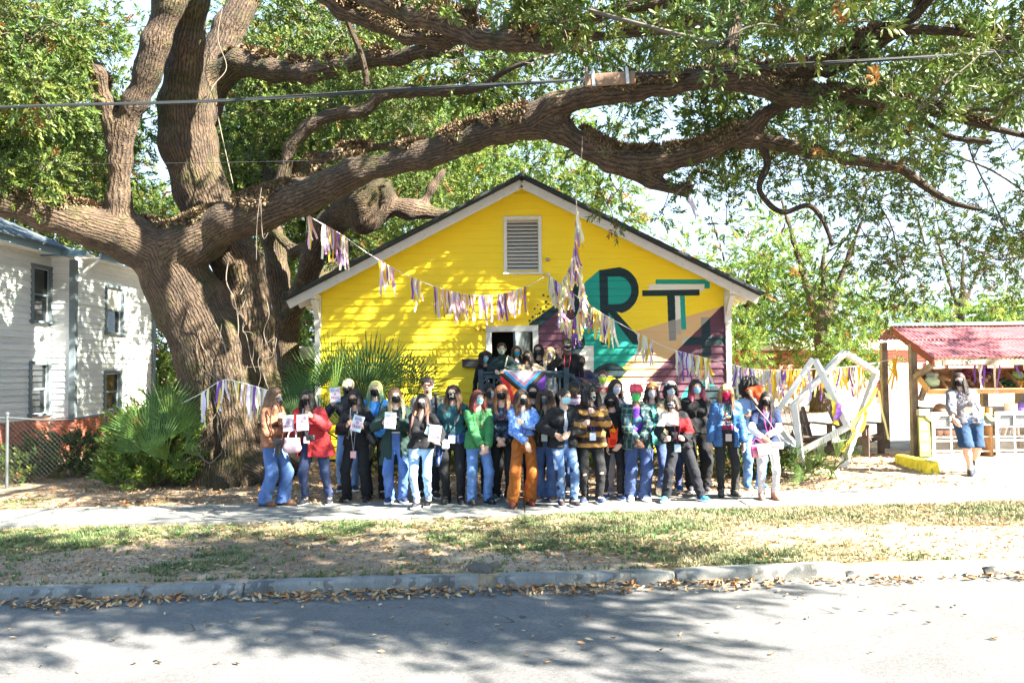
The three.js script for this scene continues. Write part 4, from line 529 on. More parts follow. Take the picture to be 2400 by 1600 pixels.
{
  seed(51); const k = new Caps(0.2), ch = (pts) => { for (let i = 0; i < pts.length - 1; i++) { const [a, b] = [pts[i], pts[i + 1]]; k.add(P(a[0], a[1], a[2]), P(b[0], b[1], b[2]), a[3] * a[2] / FOCAL, b[3] * b[2] / FOCAL); } };
  ch([[690, 985, 20, 44], [680, 880, 20, 30], [668, 760, 20, 26], [650, 640, 20, 26], [640, 560, 20, 24], [640, 440, 20.4, 20], [620, 300, 21, 14]]); ch([[672, 760, 20, 22], [705, 690, 19.6, 24], [735, 600, 19.2, 26], [770, 530, 18.8, 30], [820, 490, 18.5, 36], [860, 480, 18.3, 50], [885, 455, 18.2, 42]]); ch([[860, 485, 18.3, 44], [850, 520, 18.2, 30]]); ch([[900, 480, 18.3, 24], [960, 492, 18.3, 20], [1040, 500, 18.6, 12]]); ch([[700, 700, 20.3, 16], [760, 640, 21, 13], [830, 560, 22, 8]]); ch([[745, 560, 19.2, 14], [690, 590, 19.4, 12], [640, 540, 19.6, 10]]); ch([[990, 480, 18.5, 12], [1010, 440, 18.5, 10], [1040, 400, 18.6, 6]]);
  bgTree('oak_tree', 'dark old oak with knobbly limb rising behind the yellow house eave', k, [...clumpsIn(500, 1000, 250, 480, 20, 25, 60, 0.9, 95), ...clumpsIn(600, 860, 480, 640, 21.5, 26, 24, 0.8, 80), ...clumpsIn(560, 980, 80, 300, 19, 24, 40, 0.9, 80)], 0.85, 0.07, 1.35);
  const simple = (px, py, d, r) => { const c = new Caps(0.2), a = P(px, py, d); a.y = ground(a.x, a.z) - 0.1; const top = P(px + 10, py - 420, d); c.add(a, a.clone().lerp(top, 0.55), r * 1.35, r * 0.7); c.add(a.clone().lerp(top, 0.55), top, r * 0.7, r * 0.12); c.add(a.clone().lerp(top, 0.45), P(px - 90, py - 520, d + 0.5), r * 0.6, r * 0.2); c.add(a.clone().lerp(top, 0.5), P(px + 110, py - 500, d - 0.5), r * 0.55, r * 0.2); return c; };
  bgTree('shade_tree', 'tall leafy tree spreading behind the yellow house roof ridge', simple(1250, 980, 29, 0.35), [...blobClumps(1130, 400, 28, 300, 170, 48, 1.1, 70), ...blobClumps(1440, 480, 30, 150, 80, 14, 0.9, 50)], 1.35, 0.1, 1.5);
  bgTree('shade_tree', 'green tree with leaf tone lifted for haze standing beside the house corner beyond the lot', simple(1745, 985, 31, 0.18), [...blobClumps(1760, 660, 31, 180, 180, 44, 1.25, 46), ...blobClumps(1690, 800, 28, 70, 80, 10, 0.8, 46), ...blobClumps(1830, 800, 32, 120, 60, 12, 0.9, 46)], 1.5, 0.1, 1.5);  // leaf colour brightened on the right-hand far trees to imitate pale haze
  bgTree('shade_tree', 'street tree with thick pale trunk before the brick building', simple(1922, 986, 28.5, 0.27), [...blobClumps(1960, 740, 29, 110, 90, 20, 0.9, 46), ...blobClumps(2010, 830, 27.5, 60, 40, 8, 0.6, 50)], 1.5, 0.08, 1.4);  // crown leaves brightened like its neighbours, haze put into the colour
  bgTree('shade_tree', 'distant trees with leaves tinted paler for haze showing above the red market stall roof', simple(2250, 965, 48, 0.25), [...blobClumps(2200, 770, 50, 210, 60, 30, 1.8, 50), ...blobClumps(2390, 750, 46, 120, 70, 14, 1.6, 46)], 1.5, 0.14, 2.2);  // far leaves tinted paler in place of distance haze
  bgTree('shade_tree', 'dark leafy tree rising behind the white house roof', simple(90, 960, 30, 0.35), [...blobClumps(60, 380, 29, 260, 190, 60, 1.2, 90)], 0.9, 0.1, 1.6);
  bgTree('shade_tree', 'leafy tree filling the gap between oak trunk and yellow house', simple(560, 985, 32, 0.3), [...blobClumps(660, 760, 32, 130, 150, 34, 1.1, 80), ...blobClumps(380, 800, 30, 90, 150, 24, 1.0, 80), ...blobClumps(330, 560, 28, 170, 120, 26, 1.0, 80)], 0.95, 0.1, 1.6);
  bgTree('shade_tree', 'broad tree crown far behind between the oak limbs', simple(800, 985, 40, 0.4), [...blobClumps(850, 420, 40, 420, 240, 80, 1.8, 100)], 1.15, 0.14, 2.2);
}
// ---------- palmettos: fans of folded blades on stalks ----------
const palmM = [[0.06, 0.125, 0.028], [0.085, 0.16, 0.03], [0.05, 0.10, 0.026], [0.12, 0.18, 0.035]].map((c) => new THREE.MeshPhysicalMaterial({ color: rgb(...c), roughness: 0.62, specularIntensity: 0.4, transmission: 0.25, thickness: 0, side: THREE.DoubleSide }));
function fanGeo(L, n, spread, droop) { // blades joined at the hub, along +y, facing +z
  const pos = [], idx = []; for (let i = 0; i < n; i++) { const a = (i / (n - 1) - 0.5) * 2 * spread, len = L * (0.78 + 0.22 * Math.cos(a * 0.8)) * rr(0.8, 1.12), w = L * 0.85 * spread / n * 0.36, o = pos.length / 3, sx = Math.sin(a), cy = Math.cos(a); for (const [t, ww] of [[0.02, 0.15], [0.35, 0.8], [0.55, 1], [0.8, 0.55], [1, 0.03]]) { const r = len * t, dz = -droop * len * t * t * (0.6 + Math.abs(a) * 0.35) + 0.03 * Math.abs(a) * r, fold = w * ww * 0.55; for (const s of [-1, 0, 1]) pos.push(sx * r + s * w * ww * cy, cy * r - s * w * ww * sx, dz + (s ? fold : -fold * 0.2)); }
    for (let k = 0; k < 4; k++) for (let s = 0; s < 2; s++) { const p = o + k * 3 + s; idx.push(p, p + 1, p + 3, p + 1, p + 4, p + 3); } }
  return geoFrom(pos, idx);
}
seed(61); const FANS = [fanGeo(0.75, 24, 1.25, 0.2), fanGeo(0.75, 19, 0.9, 0.12), fanGeo(0.75, 24, 1.45, 0.45), fanGeo(0.75, 14, 0.62, 0.3)];
function palmetto(label, base, leaves) { // leaves: [hub position, fan size, facing yaw, tilt, lean, material]
  const t = thing('palmetto', label, 'palm', base); for (const [h, s, yaw, tilt, roll, v, m] of leaves) { const hub = h.clone().sub(base), stalk = [V(rr(-0.06, 0.06), 0, rr(-0.06, 0.06)), hub.clone().multiplyScalar(0.5).add(V(-hub.x * 0.12, 0.06, -hub.z * 0.1)), hub]; const f = mesh('fan_leaf', FANS[v % 4], palmM[m % 4], t); f.position.copy(hub); f.rotation.set(tilt + rr(-0.35, 0.35), yaw + rr(-0.7, 0.7), roll, 'YZX'); f.scale.setScalar(s / 0.75); mesh('stalk', tube(stalk, 0.011, 8, 5), palmM[1], t); }
  return t;
}
{
  seed(62); const D = 14.2, b = onGround(860, 1120); b.set(P(860, 1000, D).x, 0.05, -D);
  palmetto('large palmetto fanning out against the yellow house wall', b, [[P(862, 900, 14.1), 1.0, 0.05, 0.05, -0.02, 0, 0], [P(800, 905, 13.9), 0.95, 0.3, 0.1, 0.62, 1, 0], [P(900, 905, 13.9), 0.85, -0.2, 0.1, -0.45, 1, 1], [P(955, 920, 13.8), 0.85, -0.25, 0.1, -0.85, 1, 0], [P(770, 890, 14.3), 0.95, 0.4, 0.1, 0.75, 1, 1], [P(720, 940, 13.6), 0.75, 0.2, 0.0, 0.5, 0, 0], [P(850, 930, 13.5), 0.7, 0, 0.3, 0.1, 2, 2], [P(690, 975, 13.4), 0.6, 0.2, 0.3, 0.7, 2, 2], [P(930, 970, 13.4), 0.65, 0, 0.3, -0.6, 2, 0], [P(800, 990, 13.2), 0.6, 0.1, 0.4, 0.4, 2, 2], [P(985, 990, 13.5), 0.6, -0.2, 0.2, -0.8, 3, 2], [P(880, 990, 13.3), 0.6, 0, 0.5, -0.2, 3, 0], [P(745, 1000, 13.4), 0.6, 0, 0.4, 1.0, 2, 0], [P(835, 915, 14.0), 0.95, 0.1, 0.05, 0.25, 1, 1], [P(880, 910, 14.0), 0.95, 0, 0.05, -0.22, 1, 0], [P(925, 915, 13.9), 0.9, -0.1, 0.1, -0.65, 3, 1], [P(785, 925, 13.8), 0.85, 0.2, 0.1, 0.4, 3, 1], [P(975, 935, 13.8), 0.75, -0.2, 0.1, -1.05, 3, 1], [P(735, 920, 13.9), 0.85, 0.3, 0.1, 0.85, 3, 0], [P(860, 950, 13.6), 0.8, 0, 0.2, 0.0, 1, 2]]);
  const c = onGround(390, 1130); palmetto('spiky palmetto growing beside the oak trunk and fence', c, [[P(365, 1010, 12.9), 0.75, 0.2, 0.05, 0.15, 3, 0], [P(400, 1030, 12.7), 0.75, -0.1, 0.1, -0.3, 3, 1], [P(330, 1060, 12.6), 0.7, 0.3, 0.3, 0.9, 3, 0], [P(420, 1010, 13), 0.7, -0.3, 0.1, -0.6, 3, 3], [P(390, 1080, 12.2), 0.6, 0, 0.5, 0.2, 3, 1], [P(430, 1060, 12.6), 0.65, -0.2, 0.3, -1.0, 3, 0], [P(375, 1050, 12.4), 0.7, 0, 0.2, 0.0, 3, 2], [P(320, 1020, 13), 0.65, 0.2, 0.15, 0.6, 3, 0], [P(410, 1100, 12.2), 0.5, 0, 0.7, -0.5, 3, 2], [P(350, 990, 13), 0.75, 0.1, 0.0, 0.3, 3, 1], [P(380, 985, 13), 0.8, 0, 0.0, -0.05, 3, 0], [P(400, 1000, 12.9), 0.75, 0, 0.05, -0.25, 3, 3], [P(340, 1040, 12.7), 0.75, 0.1, 0.1, 0.55, 3, 1], [P(425, 1030, 12.8), 0.7, -0.1, 0.1, -0.5, 3, 1], [P(365, 1075, 12.3), 0.65, 0, 0.4, 0.4, 3, 0]]);
  const e = onGround(1955, 1120); palmetto('small palmetto growing under the white frame sculpture', e, [[P(1960, 1075, 12.3), 0.5, 0.1, 0.05, -0.1, 3, 3], [P(1925, 1085, 12.3), 0.48, 0.2, 0.2, 0.6, 3, 1], [P(1980, 1080, 12.4), 0.48, -0.2, 0.1, -0.5, 3, 3], [P(1910, 1110, 12.1), 0.4, 0.1, 0.5, 0.9, 3, 3], [P(1950, 1108, 12), 0.42, 0, 0.4, 0.1, 3, 3], [P(1890, 1120, 12.0), 0.4, 0, 0.7, 1.3, 3, 1]]);
}
// shrubs: leafy masses of sprigs on stems
function shrub(name, label, c, rx, ry, rz, n, tone, scale, group) {
  const t = thing(name, label, 'shrub', V(c.x, gy(c.x, c.z), c.z), 0, group), l = [[], []], stems = []; for (let i = 0; i < n; i++) { const a = rr(0, 6.28), r = Math.sqrt(rnd()), y = rnd(); const p = V(Math.cos(a) * r * rx, y * ry * (1 - 0.35 * r) + 0.04, Math.sin(a) * r * rz), dir = V(Math.cos(a) * 0.7, 0.6 + rr(-0.5, 0.4), Math.sin(a) * 0.7).normalize(); l[i & 1].push([p, new THREE.Quaternion().setFromUnitVectors(V(0, 1, 0), dir), scale * rr(0.7, 1.3), leafTone(rnd(), tone)]); if (i % 14 === 0) stems.push(tube([V(p.x * 0.2, -0.02, p.z * 0.2), V(p.x * 0.6, p.y * 0.6, p.z * 0.6), p], 0.008, 5, 4)); }
  l.forEach((q, i) => scatter('leaves', SPRIGS[i], leafMat, q, t)); mesh('stems', merge(stems), mat(rgb(0.14, 0.11, 0.08), 0.95), t).userData.kind = 'stuff'; return t;
}
{
  seed(63); const at = (px, py, d) => P(px, py, d);
  shrub('shrub', 'dark shrub growing against the brick base behind the fence', at(175, 1050, 14.9), 0.85, 0.85, 0.5, 420, 0.6, 0.95); shrub('shrub', 'low leafy shrub at the corner post of the chain fence', at(60, 1060, 14.6), 0.5, 0.6, 0.4, 150, 0.7, 0.9); shrub('shrub', 'leafy vine heaped over the chain link fence beside the trunk', at(370, 960, 13.6), 0.8, 1.5, 0.5, 760, 1.5, 1.2);
  shrub('shrub', 'low green ferny plants behind the crowd beside the sculpture', at(1745, 1080, 13.0), 0.7, 0.45, 0.4, 260, 0.9, 0.8); shrub('shrub', 'bright green ferns at the foot of the sculpture leg', at(1845, 1085, 12.8), 0.45, 0.35, 0.35, 150, 1.1, 0.8); shrub('shrub', 'small green plants below the porch steps', at(1455, 1080, 13.4), 0.9, 0.4, 0.35, 200, 0.9, 0.75); shrub('shrub', 'sprawling green shrub under the yellow wall', at(1010, 1060, 13.8), 1.2, 0.5, 0.5, 260, 0.7, 0.8); shrub('flower_shrub', 'pink flowering shrub far behind the sculpture frames', at(1845, 985, 22), 0.5, 0.8, 0.4, 10, 1, 1);
}
// ---------- grass, weeds, fallen leaves ----------
{
  seed(71); const blade = (n, h) => { const pos = [], idx = []; for (let i = 0; i < n; i++) { const a = rr(0, 6.28), r = rr(0, 0.022), hh = h * rr(0.5, 1.15), w = 0.0028, lean = rr(0.1, 0.75), o = pos.length / 3, x = Math.cos(a) * r, z = Math.sin(a) * r, lx = Math.cos(a) * lean * hh, lz = Math.sin(a) * lean * hh, px = -Math.sin(a) * w, pz = Math.cos(a) * w; pos.push(x - px, 0, z - pz, x + px, 0, z + pz, x + lx * 0.4 - px, hh * 0.6, z + lz * 0.4 - pz, x + lx * 0.4 + px, hh * 0.6, z + lz * 0.4 + pz, x + lx, hh * 0.9, z + lz); idx.push(o, o + 1, o + 3, o, o + 3, o + 2, o + 2, o + 3, o + 4); } return geoFrom(pos, idx); };
  const G = [blade(11, 0.05), blade(9, 0.075)], lists = [[], []];
  const tuft = (x, z, s) => { const g = grassiness(x, z), dry = clamp(sst(0.5, 4, x) * 0.4 + 0.8 * noise(x * 1.3, z * 1.6, 9) + 0.28 + rr(-0.3, 0.3), 0, 1); lists[rnd() < 0.6 ? 0 : 1].push([V(x, gy(x, z) - 0.003, z), new THREE.Quaternion().setFromAxisAngle(V(0, 1, 0), rr(0, 6.28)), s * rr(0.6, 1.2), rgb(lerp(0.075, 0.36, dry), lerp(0.135, 0.29, dry), lerp(0.035, 0.165, dry)).multiplyScalar(rr(0.75, 1.2))]); };
  for (let i = 0; i < 90000; i++) { const x = rr(-8, 8.5), z = -rr(7.68, 10.2), g = grassiness(x, z) + 0.25 * noise(x * 5, z * 5, 2); if (g > 0.42 + 0.45 * rnd()) tuft(x, z, lerp(0.45, 1.0, clamp(g, 0, 1))); else if (rnd() < 0.08) tuft(x, z, 0.45); }
  for (let i = 0; i < 26000; i++) { const x = rr(-11, 9), z = -rr(11.52, 15.5), g = grassiness(x, z) + 0.2 * noise(x * 5, z * 5, 2); if (g > 0.4 + 0.45 * rnd()) tuft(x, z, 0.9); }
  for (let i = 0; i < 500; i++) tuft(rr(-8, 8), -(7.69 + rr(0, 0.05)), 0.8);
  lists.forEach((l, i) => tag(scatter('grass', G[i], new THREE.MeshStandardMaterial({ color: 0xffffff, roughness: 0.7, side: THREE.DoubleSide }), l), i ? 'longer grass tufts on the verge and lot' : 'short patchy grass of the roadside verge', 'grass')); console.log('grass', lists.map((l) => l.length).join(' '));
  // broad weeds on the verge
  const wl = []; for (let i = 0; i < 260; i++) { const x = rr(-8, 2), z = -rr(7.75, 10.1); if (grassiness(x, z) > 0.7 || noise(x * 2, z * 2, 5) < -0.1) continue; for (let k = 0; k < 3; k++) wl.push([V(x + rr(-0.04, 0.04), gy(x, z), z + rr(-0.04, 0.04)), new THREE.Quaternion().setFromEuler(new THREE.Euler(rr(-0.8, 0.8), rr(0, 6.28), rr(-0.8, 0.8))), rr(0.35, 0.6), rgb(0.08, 0.16, 0.045).multiplyScalar(rr(0.8, 1.3))]); }
  tag(scatter('weeds', G[1], new THREE.MeshStandardMaterial({ color: 0xffffff, roughness: 0.6, side: THREE.DoubleSide }), wl.map(([p, q, s, c]) => [p, new THREE.Quaternion().setFromAxisAngle(V(0, 1, 0), rnd() * 6), s * 1.8, c])), 'green broad weeds in the bare soil of the verge', 'weeds');
  // fallen leaves: drift in the gutter, scatter elsewhere
  const [lp, li] = leafGeo(0.1, 0.019, 0.8), lg = geoFrom(lp.map((v, i) => i % 3 === 2 ? v + 4.5 * Math.pow(lp[i - 1] - 0.05, 2) : v).slice(), li); lg.rotateX(-Math.PI / 2); lg.translate(0, 0.006, 0.05); const fl = [];
  const fall = (x, y, z, s, piled) => fl.push([V(x, y, z), new THREE.Quaternion().setFromEuler(new THREE.Euler(rr(-0.5, 0.5) * (1 + piled), rr(0, 6.28), rr(-0.5, 0.5) * (1 + piled))), s * rr(0.6, 1.2), rgb(...pick([[0.34, 0.19, 0.08], [0.42, 0.27, 0.13], [0.22, 0.14, 0.08], [0.5, 0.38, 0.22], [0.40, 0.17, 0.05], [0.28, 0.21, 0.14]]))]);
  for (let i = 0; i < 3600; i++) { const x = rr(-7, 8), t = Math.pow(rnd(), 1.7), dens = 0.5 + 1.3 * noise(x * 0.9, 4, 0); if (rnd() > dens) continue; fall(x, -0.19 + GRADE * x + rnd() * 0.035 * (1 - t), -(7.5 - t * (0.12 + 0.22 * dens)), 0.75, 0.5); }
  for (let i = 0; i < 120; i++) { const x = rr(-6, 5); fall(x, -0.183 + GRADE * x, -rr(5.6, 7.2), 0.6, 0); }
  for (let i = 0; i < 5200; i++) { const x = rr(-7.5, 7.5), z = -rr(7.7, 10.15); if (noise(x * 0.8, z, 7) < -0.1 && rnd() < 0.7) continue; fall(x, gy(x, z) + 0.012, z, 0.6, 0.2); }
  for (let i = 0; i < 7000; i++) { const x = rr(-8, 7), z = -rr(11.5, 15.8); if (rnd() < 0.5 * sst(-5, -7, x) + 0.5 * sst(4, 6, x)) continue; fall(x, gy(x, z) + 0.015, z, 0.8, 0.5); }
  for (let i = 0; i < 160; i++) fall(rr(-7, 7), 0.012 + 0.04 + GRADE * 0, -rr(10.25, 11.45), 0.5, 0), fl[fl.length - 1][0].y = GRADE * fl[fl.length - 1][0].x + (fl[fl.length - 1][0].x < -3.8 ? 0.045 : 0.014);
  tag(scatter('fallen_leaves', lg, new THREE.MeshStandardMaterial({ color: 0xffffff, roughness: 0.85, side: THREE.DoubleSide }), fl), 'brown fallen leaves drifted along the kerb and ground', 'leaf litter');
}
// ---------- chain link fence by the white house ----------
{
  const f = thing('chain_link_fence', 'chain link fence with steel posts before the white house', 'fence', V(0, 0, 0)), D = 13.9, px = [-260, -120, 16, 248, 268, 276, 440], h = 1.22; seed(81);
  const fenceM = mat(rgb(0.06, 0.07, 0.072), 0.6); const xs = px.map((p) => P(p, 1000, D).x), z = -D, y0 = (x) => gy(x, z);
  xs.forEach((x, i) => { const y = y0(x); mesh('post', rod(V(x, y - 0.05, z), V(x, y + h + 0.06, z), 0.026, 0.026, 10), fenceM, f); mesh('post_cap', new THREE.SphereGeometry(0.034, 10, 8).translate(x, y + h + 0.07, z), fenceM, f); });
  for (const [i, j] of [[0, 1], [1, 2], [2, 3], [4, 6]]) {
    const a = xs[i], b = xs[j], sag = i === 2 ? 0.07 : 0.0; mesh('top_rail', tube([V(a, y0(a) + h, z), V((a + b) / 2, (y0(a) + y0(b)) / 2 + h - sag, z), V(b, y0(b) + h, z)], 0.019, 12, 7), fenceM, f);
    const wires = [], p = 0.085, n = Math.ceil((b - a) / p); for (let k = -15; k < n; k++) for (const s of [1, -1]) { let x0 = a + k * p, x1 = x0 + h, ya = 0, yb = h; if (x0 < a) { ya = a - x0; x0 = a; } if (x1 > b) { yb -= x1 - b; x1 = b; } if (x1 - x0 < 0.03) continue; const q = s > 0 ? [V(x0, y0(x0) + ya, z), V(x1, y0(x1) + yb - sag * 0.3, z)] : [V(x0, y0(x0) + h - ya, z + 0.003), V(x1, y0(x1) + h - yb, z + 0.003)]; wires.push(rod(q[0], q[1], 0.0013, 0.0013, 4)); } const w = mesh('wire_mesh', merge(wires), fenceM, f); stuff(w);
  }
}
// ---------- overhead cable ----------
{
  const pts = [[-500, 290, 9.2], [0, 252, 8.8], [500, 236, 8.6], [950, 210, 8.5], [1340, 188, 8.45], [1490, 174, 8.4], [1900, 150, 8.35], [2200, 132, 8.3], [2900, 80, 8.3]].map((p) => P(...p)); const c = thing('utility_cable', 'thick bundled black utility cable strung across below the branches', 'cable', V(0, 0, 0));
  for (const [o, r] of [[0, 0.0095], [0.013, 0.007], [-0.012, 0.0065]]) mesh('strand', tube(pts.map((p, i) => p.clone().add(V(0, o, Math.sin(i * 2.1 + o * 90) * 0.012))), r, 160, 7), mat(rgb(0.02, 0.024, 0.024), 0.7), c);
  const b = thing('cable_board', 'short weathered wooden board strapped to the overhead cable', 'board', P(1430, 185, 8.36)); b.rotation.z = 0.06; mesh('board', chamferBox(0.535, 0.125, 0.05, 0.006), new THREE.MeshStandardMaterial({ map: grainColor([0.5, 0.4, 0.32], 0.5, 4), roughness: 0.9 }), b); for (const x of [-0.18, 0.18]) { mesh('strap', box(0.034, 0.165, 0.006, x, 0.012, 0.029), M.steel, b); mesh('strap_tip', place(new THREE.CylinderGeometry(0.017, 0.017, 0.03, 3), V(x, 0.1, 0.02)), M.steel, b); }
  const wire = (pts, r, label) => tag(mesh('thin_wire', tube(pts.map((p) => P(...p)), r, 80, 5), mat(rgb(0.03, 0.03, 0.03), 0.7)), label, 'wire'); wire([[-300, 380, 12], [310, 383, 11.6], [900, 372, 11.3], [1300, 358, 11], [1700, 350, 10.9], [2500, 330, 10.9]], 0.0042, 'thin black wire passing under the big limb'); wire([[1700, 640, 26], [1860, 612, 26], [2100, 570, 26]], 0.012, 'thin service wire running off behind the yellow house roof');
}
// ---------- ribbon garlands ----------
const RIB = { y: '#efcb3a', p: '#7a4aa0', c: '#e6dec4', l: '#d6cadc', m: '#a87a9c', g: '#a2a8b0', o: '#e0ac2c', k: '#e2df9c', w: '#e2b0b4' };
const ribM = Object.fromEntries(Object.entries(RIB).map(([k, v]) => [k, mat(v, 0.8, { side: THREE.DoubleSide })]));
seed(91); const RIBG = Array.from({ length: 10 }, () => { const pos = [], idx = [], n = 8, w = 0.016, cx = rr(-0.05, 0.05), tw = rr(-1.4, 1.4), ph = rr(0, 6); for (let i = 0; i <= n; i++) { const t = i / n, a = tw * t + ph * 0.1, x = cx * t * t + 0.008 * Math.sin(t * 5 + ph), z = 0.01 + 0.012 * Math.sin(t * 6 + ph), ww = w * (0.6 + 0.5 * Math.min(1, t * 4)) * (1 - 0.15 * t); pos.push(x - Math.cos(a) * ww, 0.012 - t, z - Math.sin(a) * ww, x + Math.cos(a) * ww, 0.012 - t + (i === n ? rr(-0.03, 0.03) : 0), z + Math.sin(a) * ww); if (i < n) { const o = i * 2; idx.push(o, o + 1, o + 2, o + 1, o + 3, o + 2); } } return geoFrom(pos, idx); });
function garland(label, pts, runs, len, gap, cols, swing = 0) { // runs: [t0, t1] stretches of the cord that carry ribbons
  const g = thing('ribbon_garland', label, 'garland', V(0, 0, 0)), c = new THREE.CatmullRomCurve3(pts.map((p) => P(...p))), L = c.getLength(); mesh('cord', new THREE.TubeGeometry(c, 90, 0.007, 5), M.cord, g); let n = 0;
  for (const [a, b] of runs) for (let s = a * L; s < b * L && n < 290; s += gap * rr(0.5, 1.5), n++) { const p = c.getPointAt(clamp(s / L, 0, 1)), r = mesh('ribbon', pick(RIBG), ribM[pick(cols)], g); r.position.copy(p).add(V(0, 0, rr(-0.02, 0.03))); r.scale.set(rr(0.8, 1.5), len * rr(0.55, 1.15), 1); r.rotation.set(rr(-0.08, 0.08), rr(-0.7, 0.7), swing + rr(-0.12, 0.12)); }
  return g;
}
{
  const C1 = 'ppllcccyywwwmo'.split(''), C2 = 'yykkcccppgoll'.split('');
  garland('ribbon garland sagging from the big limb to the wall hook', [[688, 480, 12.9], [735, 513, 13.2], [800, 550, 13.6], [860, 592, 13.9], [940, 638, 14.4], [1010, 668, 14.9], [1090, 690, 15.4], [1170, 690, 15.8], [1240, 668, 16], [1283, 644, 16.15]], [[0.05, 0.065], [0.11, 0.2], [0.32, 0.38], [0.455, 0.49], [0.545, 0.56], [0.58, 0.71], [0.73, 0.78], [0.8, 0.91]], 0.52, 0.018, C1);
  garland('long ribbon garland running from the wall hook towards the sculpture', [[1286, 646, 16.15], [1339, 685, 15.8], [1391, 722, 15.4], [1449, 756, 15], [1509, 788, 14.7], [1568, 816, 14.4], [1635, 834, 14.1], [1697, 850, 13.9], [1760, 864, 13.8], [1840, 868, 13.8]], [[0, 0.14], [0.24, 0.36], [0.47, 0.53], [0.63, 0.75], [0.83, 1]], 0.5, 0.016, C2);
  garland('ribbon garland hanging in a loop from the limb above the letter R', [[1350, 452, 13.6], [1352, 520, 13.9], [1347, 575, 14.2], [1336, 625, 14.6], [1318, 660, 15], [1309, 700, 15.2], [1322, 738, 15.2], [1340, 752, 15.1], [1354, 735, 15], [1362, 690, 14.9], [1358, 630, 14.6], [1350, 560, 14.2], [1352, 470, 13.7]], [[0.06, 0.1], [0.16, 0.3], [0.32, 0.75]], 0.48, 0.017, 'pplkkccwgyom'.split(''), 0.12);
  garland('short ribbon garland tied around the oak trunk', [[425, 945, 12.9], [470, 922, 12.7], [525, 890, 12.65], [570, 898, 12.65], [640, 918, 12.7]], [[0.28, 0.36], [0.47, 0.55], [0.62, 0.7], [0.76, 0.98]], 0.5, 0.026, 'ykllcp'.split(''));
  garland('yellow and purple ribbon garland behind the white sculpture frames', [[1818, 868, 14.8], [1870, 866, 14.8], [1920, 864, 14.9], [1960, 862, 14.9], [2020, 856, 15], [2120, 835, 15.2]], [[0, 0.2], [0.3, 0.38], [0.45, 0.66], [0.9, 0.93]], 0.55, 0.024, 'yyoopckl'.split(''));
  garland('pale ribbons fluttering from the broken limb stub', [[1606, 440, 11.2], [1612, 452, 11.15], [1620, 458, 11.15]], [[0, 1]], 0.42, 0.045, 'lpg'.split(''), 0.35);
  garland('purple and white streamers hanging under the market stall roof', [[2278, 848, 14.2], [2330, 846, 14.2], [2392, 844, 14.2], [2460, 842, 14.2]], [[0.05, 0.2], [0.3, 0.36], [0.55, 0.6], [0.7, 0.8]], 0.5, 0.06, 'ppcl'.split(''));
}
// ---------- white frame sculpture ----------
{
  const s = thing('frame_sculpture', 'sculpture of interlocking tilted white timber square frames', 'sculpture', V(0, 0, 0)), k = 1 / 4.237, q = (a, b, d) => P(a * k + 1800, b * k + 780, d), w = 0.105; const g0 = (a, b) => { const p = onGround(a * k + 1800, b * k + 780); return p; };
  for (const [a, b] of [[q(450, 255, 13.0), q(115, 755, 13.2)], [q(468, 262, 13.0), q(800, 935, 12.7)], [q(798, 930, 12.72), q(330, 1180, 12.9)], [q(262, 700, 12.8), q(345, 1365, 12.75)], [q(762, 190, 13.6), q(235, 745, 13.3)], [q(770, 195, 13.6), q(1085, 400, 13.8)], [q(1080, 395, 13.8), q(740, 1345, 13.5)], [q(120, 940, 13.6), q(290, 1150, 13.4)], [q(40, 880, 13.7), q(120, 745, 13.3)], [q(20, 1010, 13.3), q(330, 1190, 13.0)]]) mesh('bar', beam(a, b, w, w * 0.9), M.white, s);
  const wrap = (pts, w2, m) => mesh('ribbon_wrap', (() => { const c = new THREE.CatmullRomCurve3(pts.map((p) => q(...p))), pos = [], idx = []; for (let i = 0; i <= 40; i++) { const p = c.getPointAt(i / 40), h = w2 * (0.75 + 0.12 * Math.sin(i * 0.35)); pos.push(p.x - h, p.y + h * 0.35, p.z, p.x + h, p.y - h * 0.35, p.z + 0.02); if (i < 40) idx.push(i * 2, i * 2 + 1, i * 2 + 2, i * 2 + 1, i * 2 + 3, i * 2 + 2); } return geoFrom(pos, idx); })(), ribM[m], s);
  wrap([[1075, 540, 13.62], [1010, 690, 13.55], [890, 830, 13.5], [835, 940, 13.42], [860, 1010, 13.38], [770, 1120, 13.38], [735, 1180, 13.36]], 0.035, 'y'); wrap([[970, 760, 13.5], [960, 880, 13.42], [910, 990, 13.4], [860, 960, 13.38]], 0.03, 'o'); wrap([[150, 720, 13.08], [185, 745, 13.02], [215, 740, 13.0]], 0.03, 'y'); wrap([[660, 680, 12.72], [665, 800, 12.7], [680, 910, 12.68]], 0.05, 'y'); wrap([[705, 700, 12.7], [700, 800, 12.66], [675, 860, 12.64]], 0.05, 'p'); wrap([[590, 600, 12.74], [605, 640, 12.72], [620, 660, 12.7]], 0.06, 'k'); wrap([[385, 330, 13.0], [400, 360, 12.98], [420, 640, 13.0], [400, 680, 13]], 0.025, 'l'); wrap([[1100, 570, 13.7], [1130, 760, 13.7], [1160, 880, 13.7], [1200, 1060, 13.7]], 0.02, 'k');
}
